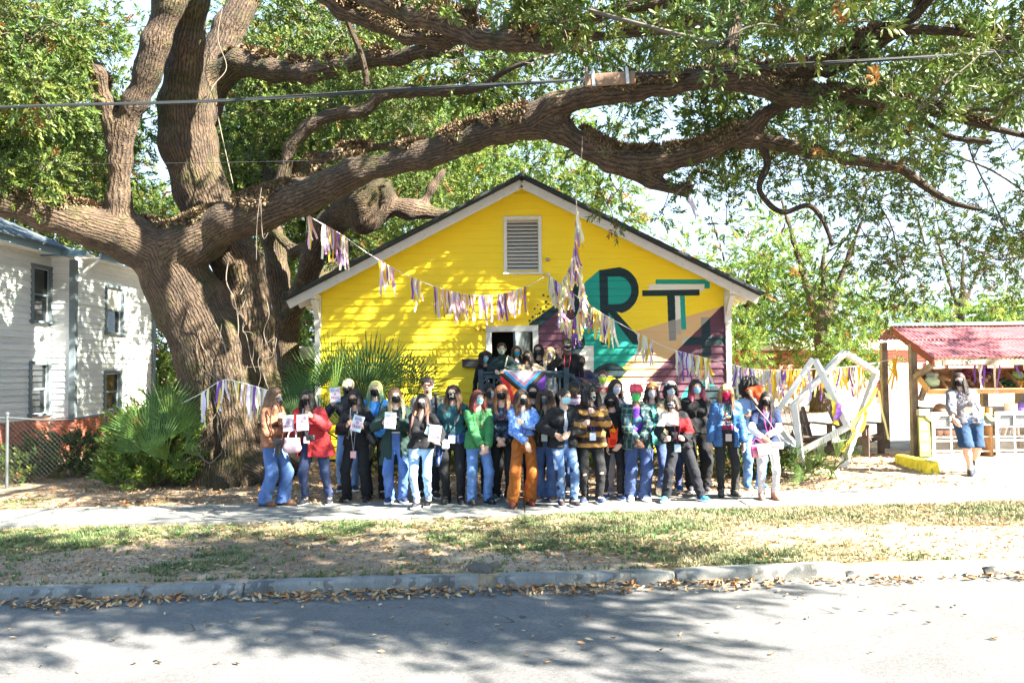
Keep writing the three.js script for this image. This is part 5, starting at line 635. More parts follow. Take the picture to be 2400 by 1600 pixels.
// ---------- adirondack chairs ----------
{
  const wood = new THREE.MeshStandardMaterial({ map: grainColor([0.36, 0.31, 0.28], 0.35, 6), roughness: 0.8 });
  const makeChair = (label, pos, turn) => {
    const c = thing('adirondack_chair', label, 'chair', pos, turn, 'garden chairs behind the sculpture');
    for (const s of [-1, 1]) { mesh('leg', place(chamferBox(0.03, 0.56, 0.13, 0.006), V(s * 0.33, 0.28, 0.27)), wood, c); mesh('arm', place(chamferBox(0.14, 0.026, 0.72, 0.006), V(s * 0.34, 0.575, 0.02)), wood, c); mesh('leg', place(chamferBox(0.03, 0.13, 0.95, 0.006), V(s * 0.27, 0.2, -0.12), -0.32), wood, c); mesh('arm_brace', place(chamferBox(0.03, 0.18, 0.07, 0.006), V(s * 0.365, 0.47, 0.27)), wood, c); }
    for (let i = 0; i < 6; i++) mesh('seat_slat', place(chamferBox(0.56, 0.02, 0.075, 0.004), V(0, 0.355 - i * 0.028, 0.28 - i * 0.085), 0.3), wood, c);
    for (let i = 0; i < 6; i++) { const x = (i - 2.5) * 0.098; mesh('back_slat', place(chamferBox(0.085, 0.78 - 0.05 * Math.abs(i - 2.5), 0.02, 0.005), V(x, 0.62 - 0.02 * Math.abs(i - 2.5), -0.34), -0.42), wood, c); }
    mesh('back_rail', place(chamferBox(0.62, 0.06, 0.025, 0.005), V(0, 0.56, -0.34), -0.42), wood, c); mesh('back_rail', place(chamferBox(0.56, 0.06, 0.025, 0.005), V(0, 0.86, -0.48), -0.42), wood, c); return c;
  };
  const p = P(2015, 1090, 15); p.y = gy(p.x, p.z); makeChair('weathered grey adirondack chair with its arm clear of the sculpture', p, 0.75); const p2 = P(1890, 1080, 15.4); p2.y = gy(p2.x, p2.z); makeChair('adirondack chair mostly hidden behind the sculpture base', p2, 0.2);
}
// ---------- market stall ----------
{
  const W = (x, y, d) => P(x, y, d), wood = new THREE.MeshStandardMaterial({ map: grainColor([0.50, 0.455, 0.40], 0.45, 8), roughness: 0.9 }), pine = new THREE.MeshStandardMaterial({ map: grainColor([0.70, 0.55, 0.38], 0.3, 2), roughness: 0.7 }), s = thing('market_stall', 'farm stand with red corrugated roof, produce bins and window doors', 'stall', V(0, 0, 0)); seed(101);
  const xL = 7.36, xR = 13.2, zR = -15.45, zE = -13.95, yR = 2.6, yE = 1.98, gnd = gy(7.6, -14.8);
  // corrugated roof: two overlapping sheets
  const corr = (ya, za, yb, zb) => { const pos = [], uv = [], idx = [], n = 320, m = 6; for (let j = 0; j <= m; j++) for (let i = 0; i <= n; i++) { const t = j / m, x = lerp(xL, xR, i / n); pos.push(x, lerp(ya, yb, t) + 0.013 * Math.sin(x * 82) + 0.01 * noise(x * 2, t * 3, 1), lerp(za, zb, t)); uv.push(x, t); } for (let j = 0; j < m; j++) for (let i = 0; i < n; i++) { const a = j * (n + 1) + i; idx.push(a, a + n + 1, a + 1, a + 1, a + n + 1, a + n + 2); } return geoFrom(pos, idx, uv); };
  const red = new THREE.MeshStandardMaterial({ map: dataTex(256, 256, (u, v) => { const k = tn(u, v, 6, 3, 4), f = 0.55 + 0.3 * k; return [f * 1.0 + 0.06, f * 0.58 + 0.03, f * 0.58 + 0.03]; }, true, [0.6, 1.5]), roughness: 0.55, side: THREE.DoubleSide });
  mesh('roof_sheet', corr(yR, zR, lerp(yR, yE, 0.46), lerp(zR, zE, 0.46)), red, s); mesh('roof_sheet', corr(lerp(yR, yE, 0.42) - 0.02, lerp(zR, zE, 0.42), yE, zE), red, s); mesh('ridge_cap', place(box(xR - xL + 0.06, 0.02, 0.22), V((xL + xR) / 2, yR + 0.035, zR), 0.25), mat(rgb(0.35, 0.46, 0.46), 0.4, { metalness: 0.5 }), s); mesh('roof_sheet', (() => { const g = corr(yR, zR, yR - 0.25, zR - 0.6); return g; })(), red, s);
  mesh('barge_board', beam(V(xL + 0.02, yR - 0.07, zR), V(xL + 0.02, yE - 0.07, zE), 0.03, 0.14), mat('#74302c', 0.8), s);
  const eave = mesh('eave_beam', beam(V(xL + 0.05, yE - 0.09, zE - 0.05), V(xR, yE - 0.09, zE - 0.05), 0.05, 0.12), wood, s);
  { const t = canvasTex(512, 96, (c) => { c.fillStyle = '#6e6250'; c.fillRect(0, 0, 512, 96); c.fillStyle = '#f4f0e4'; c.font = 'bold italic 84px sans-serif'; c.fillText('WELCOME', 30, 78, 450); }); const g = new THREE.PlaneGeometry(0.86, 0.1); mesh('welcome_lettering', g, new THREE.MeshStandardMaterial({ map: t, roughness: 0.9 }), s).position.set(xL + 0.62, yE - 0.09, zE - 0.018); }
  for (const [x, z, y] of [[7.42, -14.75, 2.24], [9.38, -14.75, 2.24], [11.4, -14.75, 2.24], [7.42, -15.9, 2.3], [9.4, -15.9, 2.3], [11.4, -15.9, 2.3]]) mesh('post', chamferBox(0.12, y - gnd + 0.1, 0.12, 0.008).translate(x, (y + gnd) / 2 - 0.05, z), wood, s);
  for (const x of [7.42, 9.38]) { mesh('brace', beam(V(x, 1.6, -14.72), V(x + 0.02, 1.87, -14.05), 0.09, 0.09), wood, s); }
  mesh('brace', beam(V(9.42, 1.56, -14.6), V(9.85, 1.9, -14.1), 0.1, 0.1), wood, s); mesh('cross_beam', beam(V(7.4, 2.19, -14.75), V(xR, 2.19, -14.75), 0.08, 0.12), wood, s);
  // sloped produce trays
  const tray = new THREE.Group(); tray.name = 'produce_tray'; s.add(tray); tray.position.set(7.42, 1.5, -14.5); tray.rotation.x = 0.58; const tw = 1.98;
  mesh('bottom', box(tw, 0.02, 0.56, tw / 2, 0, 0), pine, tray); mesh('front_board', box(tw, 0.1, 0.025, tw / 2, 0.035, 0.29), pine, tray); mesh('back_board', box(tw, 0.15, 0.025, tw / 2, 0.06, -0.29), pine, tray); for (let i = 0; i <= 6; i++) mesh('divider', box(0.022, 0.125, 0.55, clamp(i * tw / 6, 0.012, tw - 0.012), 0.062, 0), pine, tray); mesh('tray_support', box(0.08, 0.3, 0.08, 0.1, -0.2, 0), wood, tray);
  // counter, shelves, cabinet and old window sashes as doors
  const slate = mat(rgb(0.16, 0.18, 0.19), 0.8); mesh('counter', box(3.4, 0.05, 0.62, 9.22, 0.905, -14.62), slate, s); mesh('apron', box(3.4, 0.12, 0.03, 9.22, 0.81, -14.33), slate, s); mesh('cabinet_back', box(3.4, 0.85, 0.03, 9.2, gnd + 0.45, -14.9), M.white, s); for (const y of [0.1, 0.36, 0.6]) mesh('shelf', box(3.3, 0.025, 0.5, 9.2, gnd + y, -14.63), M.white, s); mesh('side_panel', box(0.06, 0.95, 0.5, 7.47, gnd + 0.42, -14.62), mat(rgb(0.02, 0.03, 0.035), 0.8), s); for (const x of [8.24, 8.6]) mesh('upright', box(0.05, 0.9, 0.5, x, gnd + 0.43, -14.6), pine, s);
  for (const x of [7.5, 8.64, 9.4]) { const d = new THREE.Group(); d.name = 'window_door'; s.add(d); d.position.set(x, gnd + 0.01, -14.3); const w = 0.68, h = 0.8; for (const a of [0.025, w - 0.025]) mesh('frame', box(0.05, h, 0.035, a, h / 2, 0), M.white, d); for (const a of [0.03, h - 0.03]) mesh('frame', box(w - 0.1, 0.06, 0.033, w / 2, a, 0), M.white, d); mesh('muntin', box(0.022, h - 0.12, 0.03, w / 2, h / 2, 0), M.white, d); for (const a of [0.29, 0.53]) for (const b of [0.18, 0.5]) mesh('muntin', box(w / 2 - 0.061, 0.022, 0.028, b, a, 0), M.white, d); for (let i = 0; i < 2; i++) for (let j = 0; j < 3; j++) mesh('pane', box(w / 2 - 0.066, 0.215, 0.004, 0.195 + i * 0.29, 0.172 + j * 0.235, 0), M.glass, d); }
  for (const [x, y] of [[7.52, 0.9], [8.6, 0.9], [9.36, 0.9]]) for (const r of [-0.75, 0.75]) mesh('leaf_ornament', place(new THREE.SphereGeometry(0.1, 12, 8).scale(0.42, 1, 0.12), V(x + r * 0.09, y + 0.0, -14.29), 0, 0, -r), mat('#c3cf86', 0.8), s);
  { const t = canvasTex(128, 384, (c) => { c.fillStyle = '#8f9250'; c.fillRect(0, 0, 128, 384); seed(5); for (let i = 0; i < 260; i++) { c.globalAlpha = 0.5; c.fillStyle = pick(['#c9cd8e', '#6b7030', '#a9ad6c', '#b9b57a']); c.fillRect(rr(0, 128), rr(0, 384), rr(2, 16), rr(2, 20)); } c.globalAlpha = 0.95; c.strokeStyle = '#e4e4c6'; c.lineWidth = 12; for (let r = 0; r < 3; r++) for (let k = 0; k < 3; k++) { const x = 22 + k * 34, y = 50 + r * 105; c.beginPath(); c.moveTo(x - 4, y); c.lineTo(x + rr(-6, 12), y + 70); c.moveTo(x + 14, y + rr(-6, 10)); c.lineTo(x + rr(0, 14), y + 72); c.moveTo(x - 4, y + rr(25, 45)); c.lineTo(x + 16, y + rr(25, 45)); c.stroke(); } }); const b = thing('painted_board', 'mossy green board with worn pale lettering leaning on the stall', 'sign', V(7.37, gnd + 0.02, -14.3)); mesh('board', box(0.2, 0.72, 0.04, 0, 0.36, 0), mat('#8f9250', 0.9), b); mesh('lettering', new THREE.PlaneGeometry(0.19, 0.7).translate(0, 0.36, 0.023), new THREE.MeshStandardMaterial({ map: t, roughness: 0.95 }), b); mesh('cap_block', chamferBox(0.2, 0.12, 0.1, 0.01).translate(0, 0.79, 0), mat('#bdb3a0', 0.9), b); b.rotation.x = -0.04; }
  // goods: produce in the bins, jars and bags on the counter, books behind the glass
  const lump = (r, sx, sy, sz, amp, f, sd) => { const g = new THREE.SphereGeometry(r, 18, 12), p = g.attributes.position; for (let i = 0; i < p.count; i++) { const x = p.getX(i), y = p.getY(i), z = p.getZ(i), k = 1 + amp * noise(x * f + sd, y * f, z * f); p.setXYZ(i, x * k * sx, y * k * sy, z * k * sz); } g.computeVertexNormals(); return g; };
  const inTray = (x, z, lift) => { const v = V(x, 0.012 + lift, z).applyEuler(tray.rotation).add(tray.position); return v; };
  const goods = (name, label, cat, color, g, x, z, lift, rot = 0, group) => { const o = tag(mesh(name, g, mat(color, 0.55)), label, cat, group); o.position.copy(inTray(x, z, lift)); o.rotation.set(0.3, rot, rot * 0.3); return o; };
  goods('cabbage', 'pale green cabbage in the end bin of the stall', 'cabbage', '#b9c79a', lump(0.12, 1.1, 0.8, 1, 0.35, 14, 1), 0.15, 0.08, 0.09); goods('cabbage', 'smaller whitish cabbage behind the pale green cabbage', 'cabbage', '#c8d3b4', lump(0.1, 1.1, 0.8, 1, 0.35, 14, 5), 0.24, -0.12, 0.08); goods('cabbage', 'round green cabbage among the yellow peppers', 'cabbage', '#8fae62', lump(0.1, 1, 0.9, 1, 0.3, 15, 9), 1.8, -0.1, 0.09);
  const squash = new THREE.LatheGeometry([[0, -0.1], [0.05, -0.095], [0.065, -0.05], [0.05, 0], [0.032, 0.06], [0.028, 0.11], [0.01, 0.125], [0, 0.125]].map((p) => new THREE.Vector2(...p)), 14); goods('squash', 'tan butternut squash lying in the second stall bin', 'squash', '#d3a768', squash.clone().rotateX(1.4), 0.44, -0.02, 0.07, 0.3); goods('squash', 'tan butternut squash standing on its end in the second stall bin', 'squash', '#dcb676', squash.clone(), 0.55, 0.14, 0.11, 0.2);
  for (let i = 0; i < 9; i++) goods('potato', i < 4 ? 'brown potato heaped in the bin beside the squash' : 'brown potato heaped in the bin beside the cucumbers', 'potato', pick(['#a9825a', '#b58d63', '#8d6a48']), lump(0.05, 1.2, 0.85, 0.9, 0.2, 12, i), i < 4 ? 0.72 + (i % 2) * 0.13 : 1.05 + (i % 3) * 0.1, 0.12 - 0.1 * (i % 3), 0.06, i, 'potatoes in the stall bins');
  goods('lettuce', 'dark red leafy lettuce in the stall bin', 'lettuce', '#6d2434', lump(0.11, 1, 0.8, 1, 0.8, 26, 3), 0.86, -0.14, 0.1); goods('lettuce', 'purple leafy head between the pine dividers', 'lettuce', '#4b2460', lump(0.08, 1, 0.8, 1, 0.8, 26, 7), 1.3, -0.2, 0.1);
  for (let i = 0; i < 7; i++) goods('cucumber', 'dark green cucumber piled in the stall bin', 'cucumber', '#1d4a24', new THREE.CapsuleGeometry(0.026, 0.15, 5, 10).rotateX(1.4).rotateZ(0.3), 1.42 + (i % 4) * 0.06, 0.12 - 0.06 * (i % 3), 0.035 + 0.03 * Math.floor(i / 4), i * 0.5, 'cucumbers in the stall bin'); for (let i = 0; i < 6; i++) goods('pepper', 'yellow orange pepper in the last stall bin', 'pepper', '#e8a32a', lump(0.042, 0.9, 1.2, 0.9, 0.25, 14, i), 1.72 + (i % 3) * 0.08, 0.16 - 0.1 * Math.floor(i / 3), 0.045, i, 'yellow peppers in the stall bin'); goods('tomato', 'small red tomato beside the cabbage', 'tomato', '#b8281c', lump(0.035, 1, 0.9, 1, 0.05, 5, 1), 0.3, 0.2, 0.04);
  const put = (name, label, cat, m, g, x, z, y = 0.932, group) => { const o = tag(mesh(name, g, m), label, cat, group); o.position.set(x, y, z); return o; };
  put('bread_bag', 'brown loaf in a clear bag on the stall counter', 'bread', mat('#8f6a4c', 0.4), lump(0.13, 1, 0.85, 0.8, 0.25, 8, 2).translate(0, 0.1, 0), 7.78, -14.5);
  const jar = new THREE.LatheGeometry([[0, 0], [0.045, 0], [0.05, 0.02], [0.05, 0.11], [0.038, 0.13], [0.04, 0.135], [0.04, 0.16], [0, 0.16]].map((p) => new THREE.Vector2(...p)), 16); for (let i = 0; i < 4; i++) put('jar', ['charcoal', 'pale grey', 'dark brown', 'grey green'][i] + ' glass jar of preserves on the stall counter', 'jar', mat(['#4a4640', '#6d6a68', '#3c3636', '#57605f'][i], 0.2), jar, 7.96 + i * 0.105, -14.45, 0.932, 'jars on the stall counter'); put('tub', 'yellow white tub standing beside the jars', 'tub', mat('#e3d58a', 0.5), new THREE.CylinderGeometry(0.09, 0.08, 0.14, 18).translate(0, 0.07, 0), 8.42, -14.42);
  put('tub', 'white tub with orange lid on the stall counter', 'tub', mat('#e9e2da', 0.5), new THREE.CylinderGeometry(0.11, 0.1, 0.2, 18).translate(0, 0.1, 0), 9.05, -14.5); put('packet', 'purple and white snack packet on the stall counter', 'packet', mat('#7a5aa8', 0.4), lump(0.11, 0.7, 1.1, 0.5, 0.15, 7, 4).translate(0, 0.11, 0), 9.22, -14.48); put('packet', 'white plastic packet beside the purple packet', 'packet', mat('#e6e2ea', 0.4), lump(0.13, 0.9, 1, 0.5, 0.15, 7, 8).translate(0, 0.12, 0), 9.42, -14.5);
  for (let i = 0; i < 9; i++) { const b = put('book', ['cream', 'blue grey', 'tan', 'ivory', 'grey'][i % 5] + (i < 5 ? ' book leaning' : ' book upright') + ' behind the stall window door glass', 'book', mat(['#c9c2b6', '#9aa4b4', '#b98c6a', '#d8d2c4', '#8f8a80'][i % 5], 0.8), box(0.035, 0.2, 0.14, 0, 0.1, 0), 8.74 + i * 0.05, -14.5, gnd + 0.375, 'books on the stall shelf'); b.rotation.z = i < 5 ? -0.3 : 0; } for (let i = 0; i < 4; i++) put('planter', 'small terracotta planter on the stall shelf', 'planter', mat('#c98d74', 0.8), new THREE.CylinderGeometry(0.06, 0.045, 0.1, 14).translate(0, 0.05, 0), 7.62 + i * 0.13, -14.5, gnd + 0.375, 'planters on the stall shelf');
}
{ // yellow wheel stop
  const a = onGround(2115, 1086), b = onGround(2183, 1107); const c = a.clone().add(b).multiplyScalar(0.5); const o = thing('wheel_stop', 'yellow painted concrete wheel stop before the market stall', 'wheel stop', c); o.rotation.y = Math.atan2(-(b.z - a.z), b.x - a.x); const L = a.distanceTo(b) + 0.15, s = new THREE.Shape([[-0.11, -0.02], [0.11, -0.02], [0.07, 0.15], [-0.07, 0.15]].map((p) => new THREE.Vector2(...p))); mesh('block', new THREE.ExtrudeGeometry(s, { depth: L - 0.06, bevelEnabled: true, bevelSize: 0.015, bevelThickness: 0.03, bevelSegments: 2 }).translate(0, 0, -(L - 0.06) / 2).rotateY(Math.PI / 2), new THREE.MeshStandardMaterial({ map: dataTex(256, 256, (u, v) => { const k = tn(u, v, 8, 2, 4); return k < -0.28 ? [0.5, 0.48, 0.4] : [0.86 + 0.2 * k, 0.8 + 0.2 * k, 0.22]; }, true, [1.5, 1.5]), roughness: 0.85 }), o); mesh('anchor_pin', new THREE.CylinderGeometry(0.012, 0.012, 0.02, 8).translate(L * 0.3, 0.175, 0), M.galv, o);
}
// ---------- school bus parked behind the oak ----------
{
  const D = 20.5, p = P(700, 900, D), b = thing('school_bus', 'yellow school bus with white roof parked behind the oak', 'bus', V(p.x - 0.55, 0.02, -D)); const yel = mat('#e8b421', 0.35), wht = mat('#e9e7e0', 0.35);
  const shape = (r, h, w) => { const s = new THREE.Shape(); s.moveTo(-w, 0); s.lineTo(w, 0); s.lineTo(w, h - r); s.quadraticCurveTo(w, h, w - r, h + 0.06); s.lineTo(-w + r, h + 0.06); s.quadraticCurveTo(-w, h, -w, h - r); s.closePath(); return s; };
  mesh('body', new THREE.ExtrudeGeometry(shape(0.02, 1.55, 1.15), { depth: 7, bevelEnabled: true, bevelSize: 0.03, bevelThickness: 0.05, bevelSegments: 2 }).translate(0, 0.45, -7), yel, b); mesh('roof', new THREE.ExtrudeGeometry(shape(0.3, 0.36, 1.14), { depth: 6.9, bevelEnabled: true, bevelSize: 0.03, bevelThickness: 0.12, bevelSegments: 3 }).translate(0, 2.0, -6.95), wht, b);
  mesh('light_panel', box(2.0, 0.2, 0.05, 0, 2.02, 0.06), M.black, b); const lens = (x, c) => { const g = new THREE.SphereGeometry(0.085, 16, 8, 0, 6.3, 0, 1.57).rotateX(Math.PI / 2).scale(1, 1, 0.5); mesh('signal_light', g.translate(x, 2.02, 0.085), mat(c, 0.25), b); }; lens(0.38, '#d8741a'); lens(0.7, '#8a1512'); lens(-0.38, '#d8741a'); lens(-0.7, '#8a1512');
  mesh('rear_window', box(1.1, 0.5, 0.04, 0, 1.55, 0.06), M.darkGlass, b); for (const s of [-1, 1]) mesh('side_window', box(0.3, 0.45, 0.04, s * 0.9, 1.55, 0.06), M.darkGlass, b); mesh('bumper', chamferBox(2.3, 0.22, 0.12, 0.02).translate(0, 0.5, 0.12), M.black, b); for (let i = 0; i < 6; i++) mesh('side_window', box(0.04, 0.5, 0.75, 1.19, 1.6, -0.7 - i * 1.0), M.darkGlass, b);
  for (const [x, z] of [[-0.95, -1.4], [0.95, -1.4], [-0.95, -5.6], [0.95, -5.6]]) mesh('wheel', new THREE.CylinderGeometry(0.45, 0.45, 0.28, 22).rotateZ(Math.PI / 2).translate(x, 0.45, z), M.black, b);
}
// ---------- flag on the porch rail ----------
{
  const f = thing('pride_flag', 'striped chevron flag draped over the porch railing', 'flag', V(0, 0, 0)); const tex = canvasTex(512, 384, (c) => { const cols = ['#d81e1e', '#ef7d1a', '#f2d21f', '#1a8a3a', '#1f4fb0', '#5b1f86']; cols.forEach((k, i) => { c.fillStyle = k; c.fillRect(i * 512 / 6, 0, 512 / 6 + 1, 384); }); const tri = (k, w, h) => { c.fillStyle = k; c.beginPath(); c.moveTo(256 - w, 0); c.lineTo(256 + w, 0); c.lineTo(256, h); c.closePath(); c.fill(); }; tri('#101010', 300, 330); tri('#5a3318', 262, 288); tri('#2fa3dc', 224, 246); tri('#dba0b4', 176, 194); tri('#e4e2ec', 122, 134); });
  const pos = [], uv = [], idx = [], n = 30, m = 20; for (let j = 0; j <= m; j++) for (let i = 0; i <= n; i++) { const u = i / n, v = j / m, pl = lerp(1172, 1206, v * v * 0.9), pr = lerp(1279, 1277, v), p = P(lerp(pl, pr, u), lerp(869 + 3 * Math.sin(u * 3.1), 944 - 6 * u, v), 14.46); pos.push(p.x, p.y, p.z + 0.02 * Math.sin(u * 11 + v * 2) * v + 0.015 * Math.sin(u * 5 - v * 4)); uv.push(u, 1 - v); }
  for (let j = 0; j < m; j++) for (let i = 0; i < n; i++) { const a = j * (n + 1) + i; idx.push(a, a + n + 1, a + 1, a + 1, a + n + 1, a + n + 2); } mesh('cloth', geoFrom(pos, idx, uv), new THREE.MeshStandardMaterial({ map: tex, roughness: 0.5, side: THREE.DoubleSide }), f); mesh('hem', tube([P(1172, 868, 14.47), P(1225, 870, 14.47), P(1279, 868, 14.47)], 0.007, 20, 5), M.white, f);
}
// rotten stump piece and gap at the kerb break
{ seed(111); const p = onGround(1140, 1335); const g = new Caps(0.05); for (let i = 0; i < 7; i++) g.add(V(rr(-0.12, 0.12), rr(-0.03, 0.02), rr(-0.08, 0.08)), V(rr(-0.2, 0.2), rr(-0.04, 0.03), rr(-0.12, 0.12)), 0.05, 0.025); tag(mesh('root_stub', meshCaps(g, 0.012, (d, x, y, z) => d + 0.014 * noise(x * 30, y * 30, z * 12)), mat(rgb(0.09, 0.075, 0.06), 0.95)), 'dark weathered root stub breaking through the verge at the kerb gap', 'root').position.copy(p); }
// ---------- people: shared head, hands, hair, masks and shoes ----------
const DEG = Math.PI / 180;
const HEAD = (() => { // origin mid-head, facing +z, chin at -0.112, crown at +0.112
  const c = new Caps(0.028); c.add(V(0, 0.03, -0.018), V(0, 0.022, 0.012), 0.081, 0.074); c.add(V(0, 0.0, 0.03), V(0, -0.062, 0.036), 0.05, 0.04); for (const s of [-1, 1]) { c.add(V(s * 0.045, -0.01, 0.025), V(s * 0.036, -0.06, 0.015), 0.026, 0.02); c.add(V(s * 0.036, -0.06, 0.015), V(0, -0.09, 0.05), 0.02, 0.018); }
  c.add(V(-0.032, 0.026, 0.074), V(0.032, 0.026, 0.074), 0.011, 0.011); const d = new Caps(0.01); d.add(V(0, 0.012, 0.086), V(0, -0.022, 0.104), 0.008, 0.012); d.add(V(-0.012, -0.026, 0.09), V(0.012, -0.026, 0.09), 0.009); d.add(V(-0.018, -0.052, 0.079), V(0.018, -0.052, 0.079), 0.0075); d.add(V(-0.015, -0.063, 0.077), V(0.015, -0.063, 0.077), 0.008);
  for (const s of [-1, 1]) d.add(V(s * 0.079, 0.012, -0.005), V(s * 0.077, -0.026, 0.0), 0.013, 0.009);
  const neck = new Caps(0.03); neck.add(V(0, -0.05, -0.02), V(0, -0.2, -0.035), 0.052, 0.056);
  const all = new Caps(0.016); all.p = [...c.p, ...d.p, ...neck.p]; const eye = [[-0.031, 0.008, 0.093], [0.031, 0.008, 0.093]];
  const f = (q, x, y, z) => { let m = 1; for (const p of all.p) m = smin(m, capD(p, x, y, z), 0.016); return m; };
  return { caps: all, sdf: f, mod: (d0, x, y, z) => { for (const e of eye) { const r = Math.hypot(x - e[0], (y - e[1]) * 1.7, z - e[2]) - 0.0145; d0 = Math.max(d0, -r); } return d0; } };
})();
const headGeo = meshCaps(HEAD.caps, 0.0072, HEAD.mod, 0.02, 0.01);
function handGeo(bend, spread, thumbIn) { // right hand: wrist at origin, fingers +y, palm +z, thumb +x
  const c = new Caps(0.007), base = [[0.026, 0.086, 0.001], [0.008, 0.09, 0], [-0.011, 0.086, 0], [-0.028, 0.077, 0.002]], len = [[0.04, 0.024, 0.02], [0.044, 0.027, 0.021], [0.041, 0.025, 0.02], [0.032, 0.019, 0.018]];
  for (let i = 0; i < 4; i++) { const b = base[i]; c.add(V(b[0] * 0.55, 0.008, 0), V(...b), 0.0145, 0.0115); let p = V(...b), a = 0; for (let k = 0; k < 3; k++) { a += bend[k] * DEG * (1 + 0.06 * i); const sp = spread * (1.5 - i) * 0.12, q = p.clone().add(V(Math.sin(sp) * Math.cos(a), Math.cos(a) * Math.cos(sp), Math.sin(a)).multiplyScalar(len[i][k])); c.add(p, q, 0.0092 - 0.0008 * k, 0.0086 - 0.001 * k); p = q; } }
  c.add(V(0, -0.03, 0), V(0, 0.02, 0), 0.021, 0.022); const t0 = V(0.018, 0.018, 0.008), t1 = V(0.043 - 0.01 * thumbIn, 0.05, 0.012 + 0.018 * thumbIn), t2 = V(0.052 - 0.03 * thumbIn, 0.08, 0.016 + 0.03 * thumbIn), t3 = V(0.054 - 0.045 * thumbIn, 0.1, 0.018 + 0.034 * thumbIn); c.add(t0, t1, 0.0155, 0.012); c.add(t1, t2, 0.0108, 0.0098); c.add(t2, t3, 0.0094, 0.008);
  return meshCaps(c, 0.0052, null, 0.012, 0.006);
}
const HANDS = { relax: handGeo([16, 24, 16], 0.4, 0.3), grip: handGeo([42, 62, 38], 0.1, 0.9), fist: handGeo([78, 88, 50], 0, 0.8), open: handGeo([2, 6, 4], 1.6, -0.3), flat: handGeo([10, 14, 8], 0.2, 0.2) };
const HANDS_L = Object.fromEntries(Object.entries(HANDS).map(([k, g]) => { const h = g.clone(); h.scale(-1, 1, 1); const i = h.index.array; for (let j = 0; j < i.length; j += 3) { const t = i[j]; i[j] = i[j + 1]; i[j + 1] = t; } h.computeVertexNormals(); return [k, h]; }));
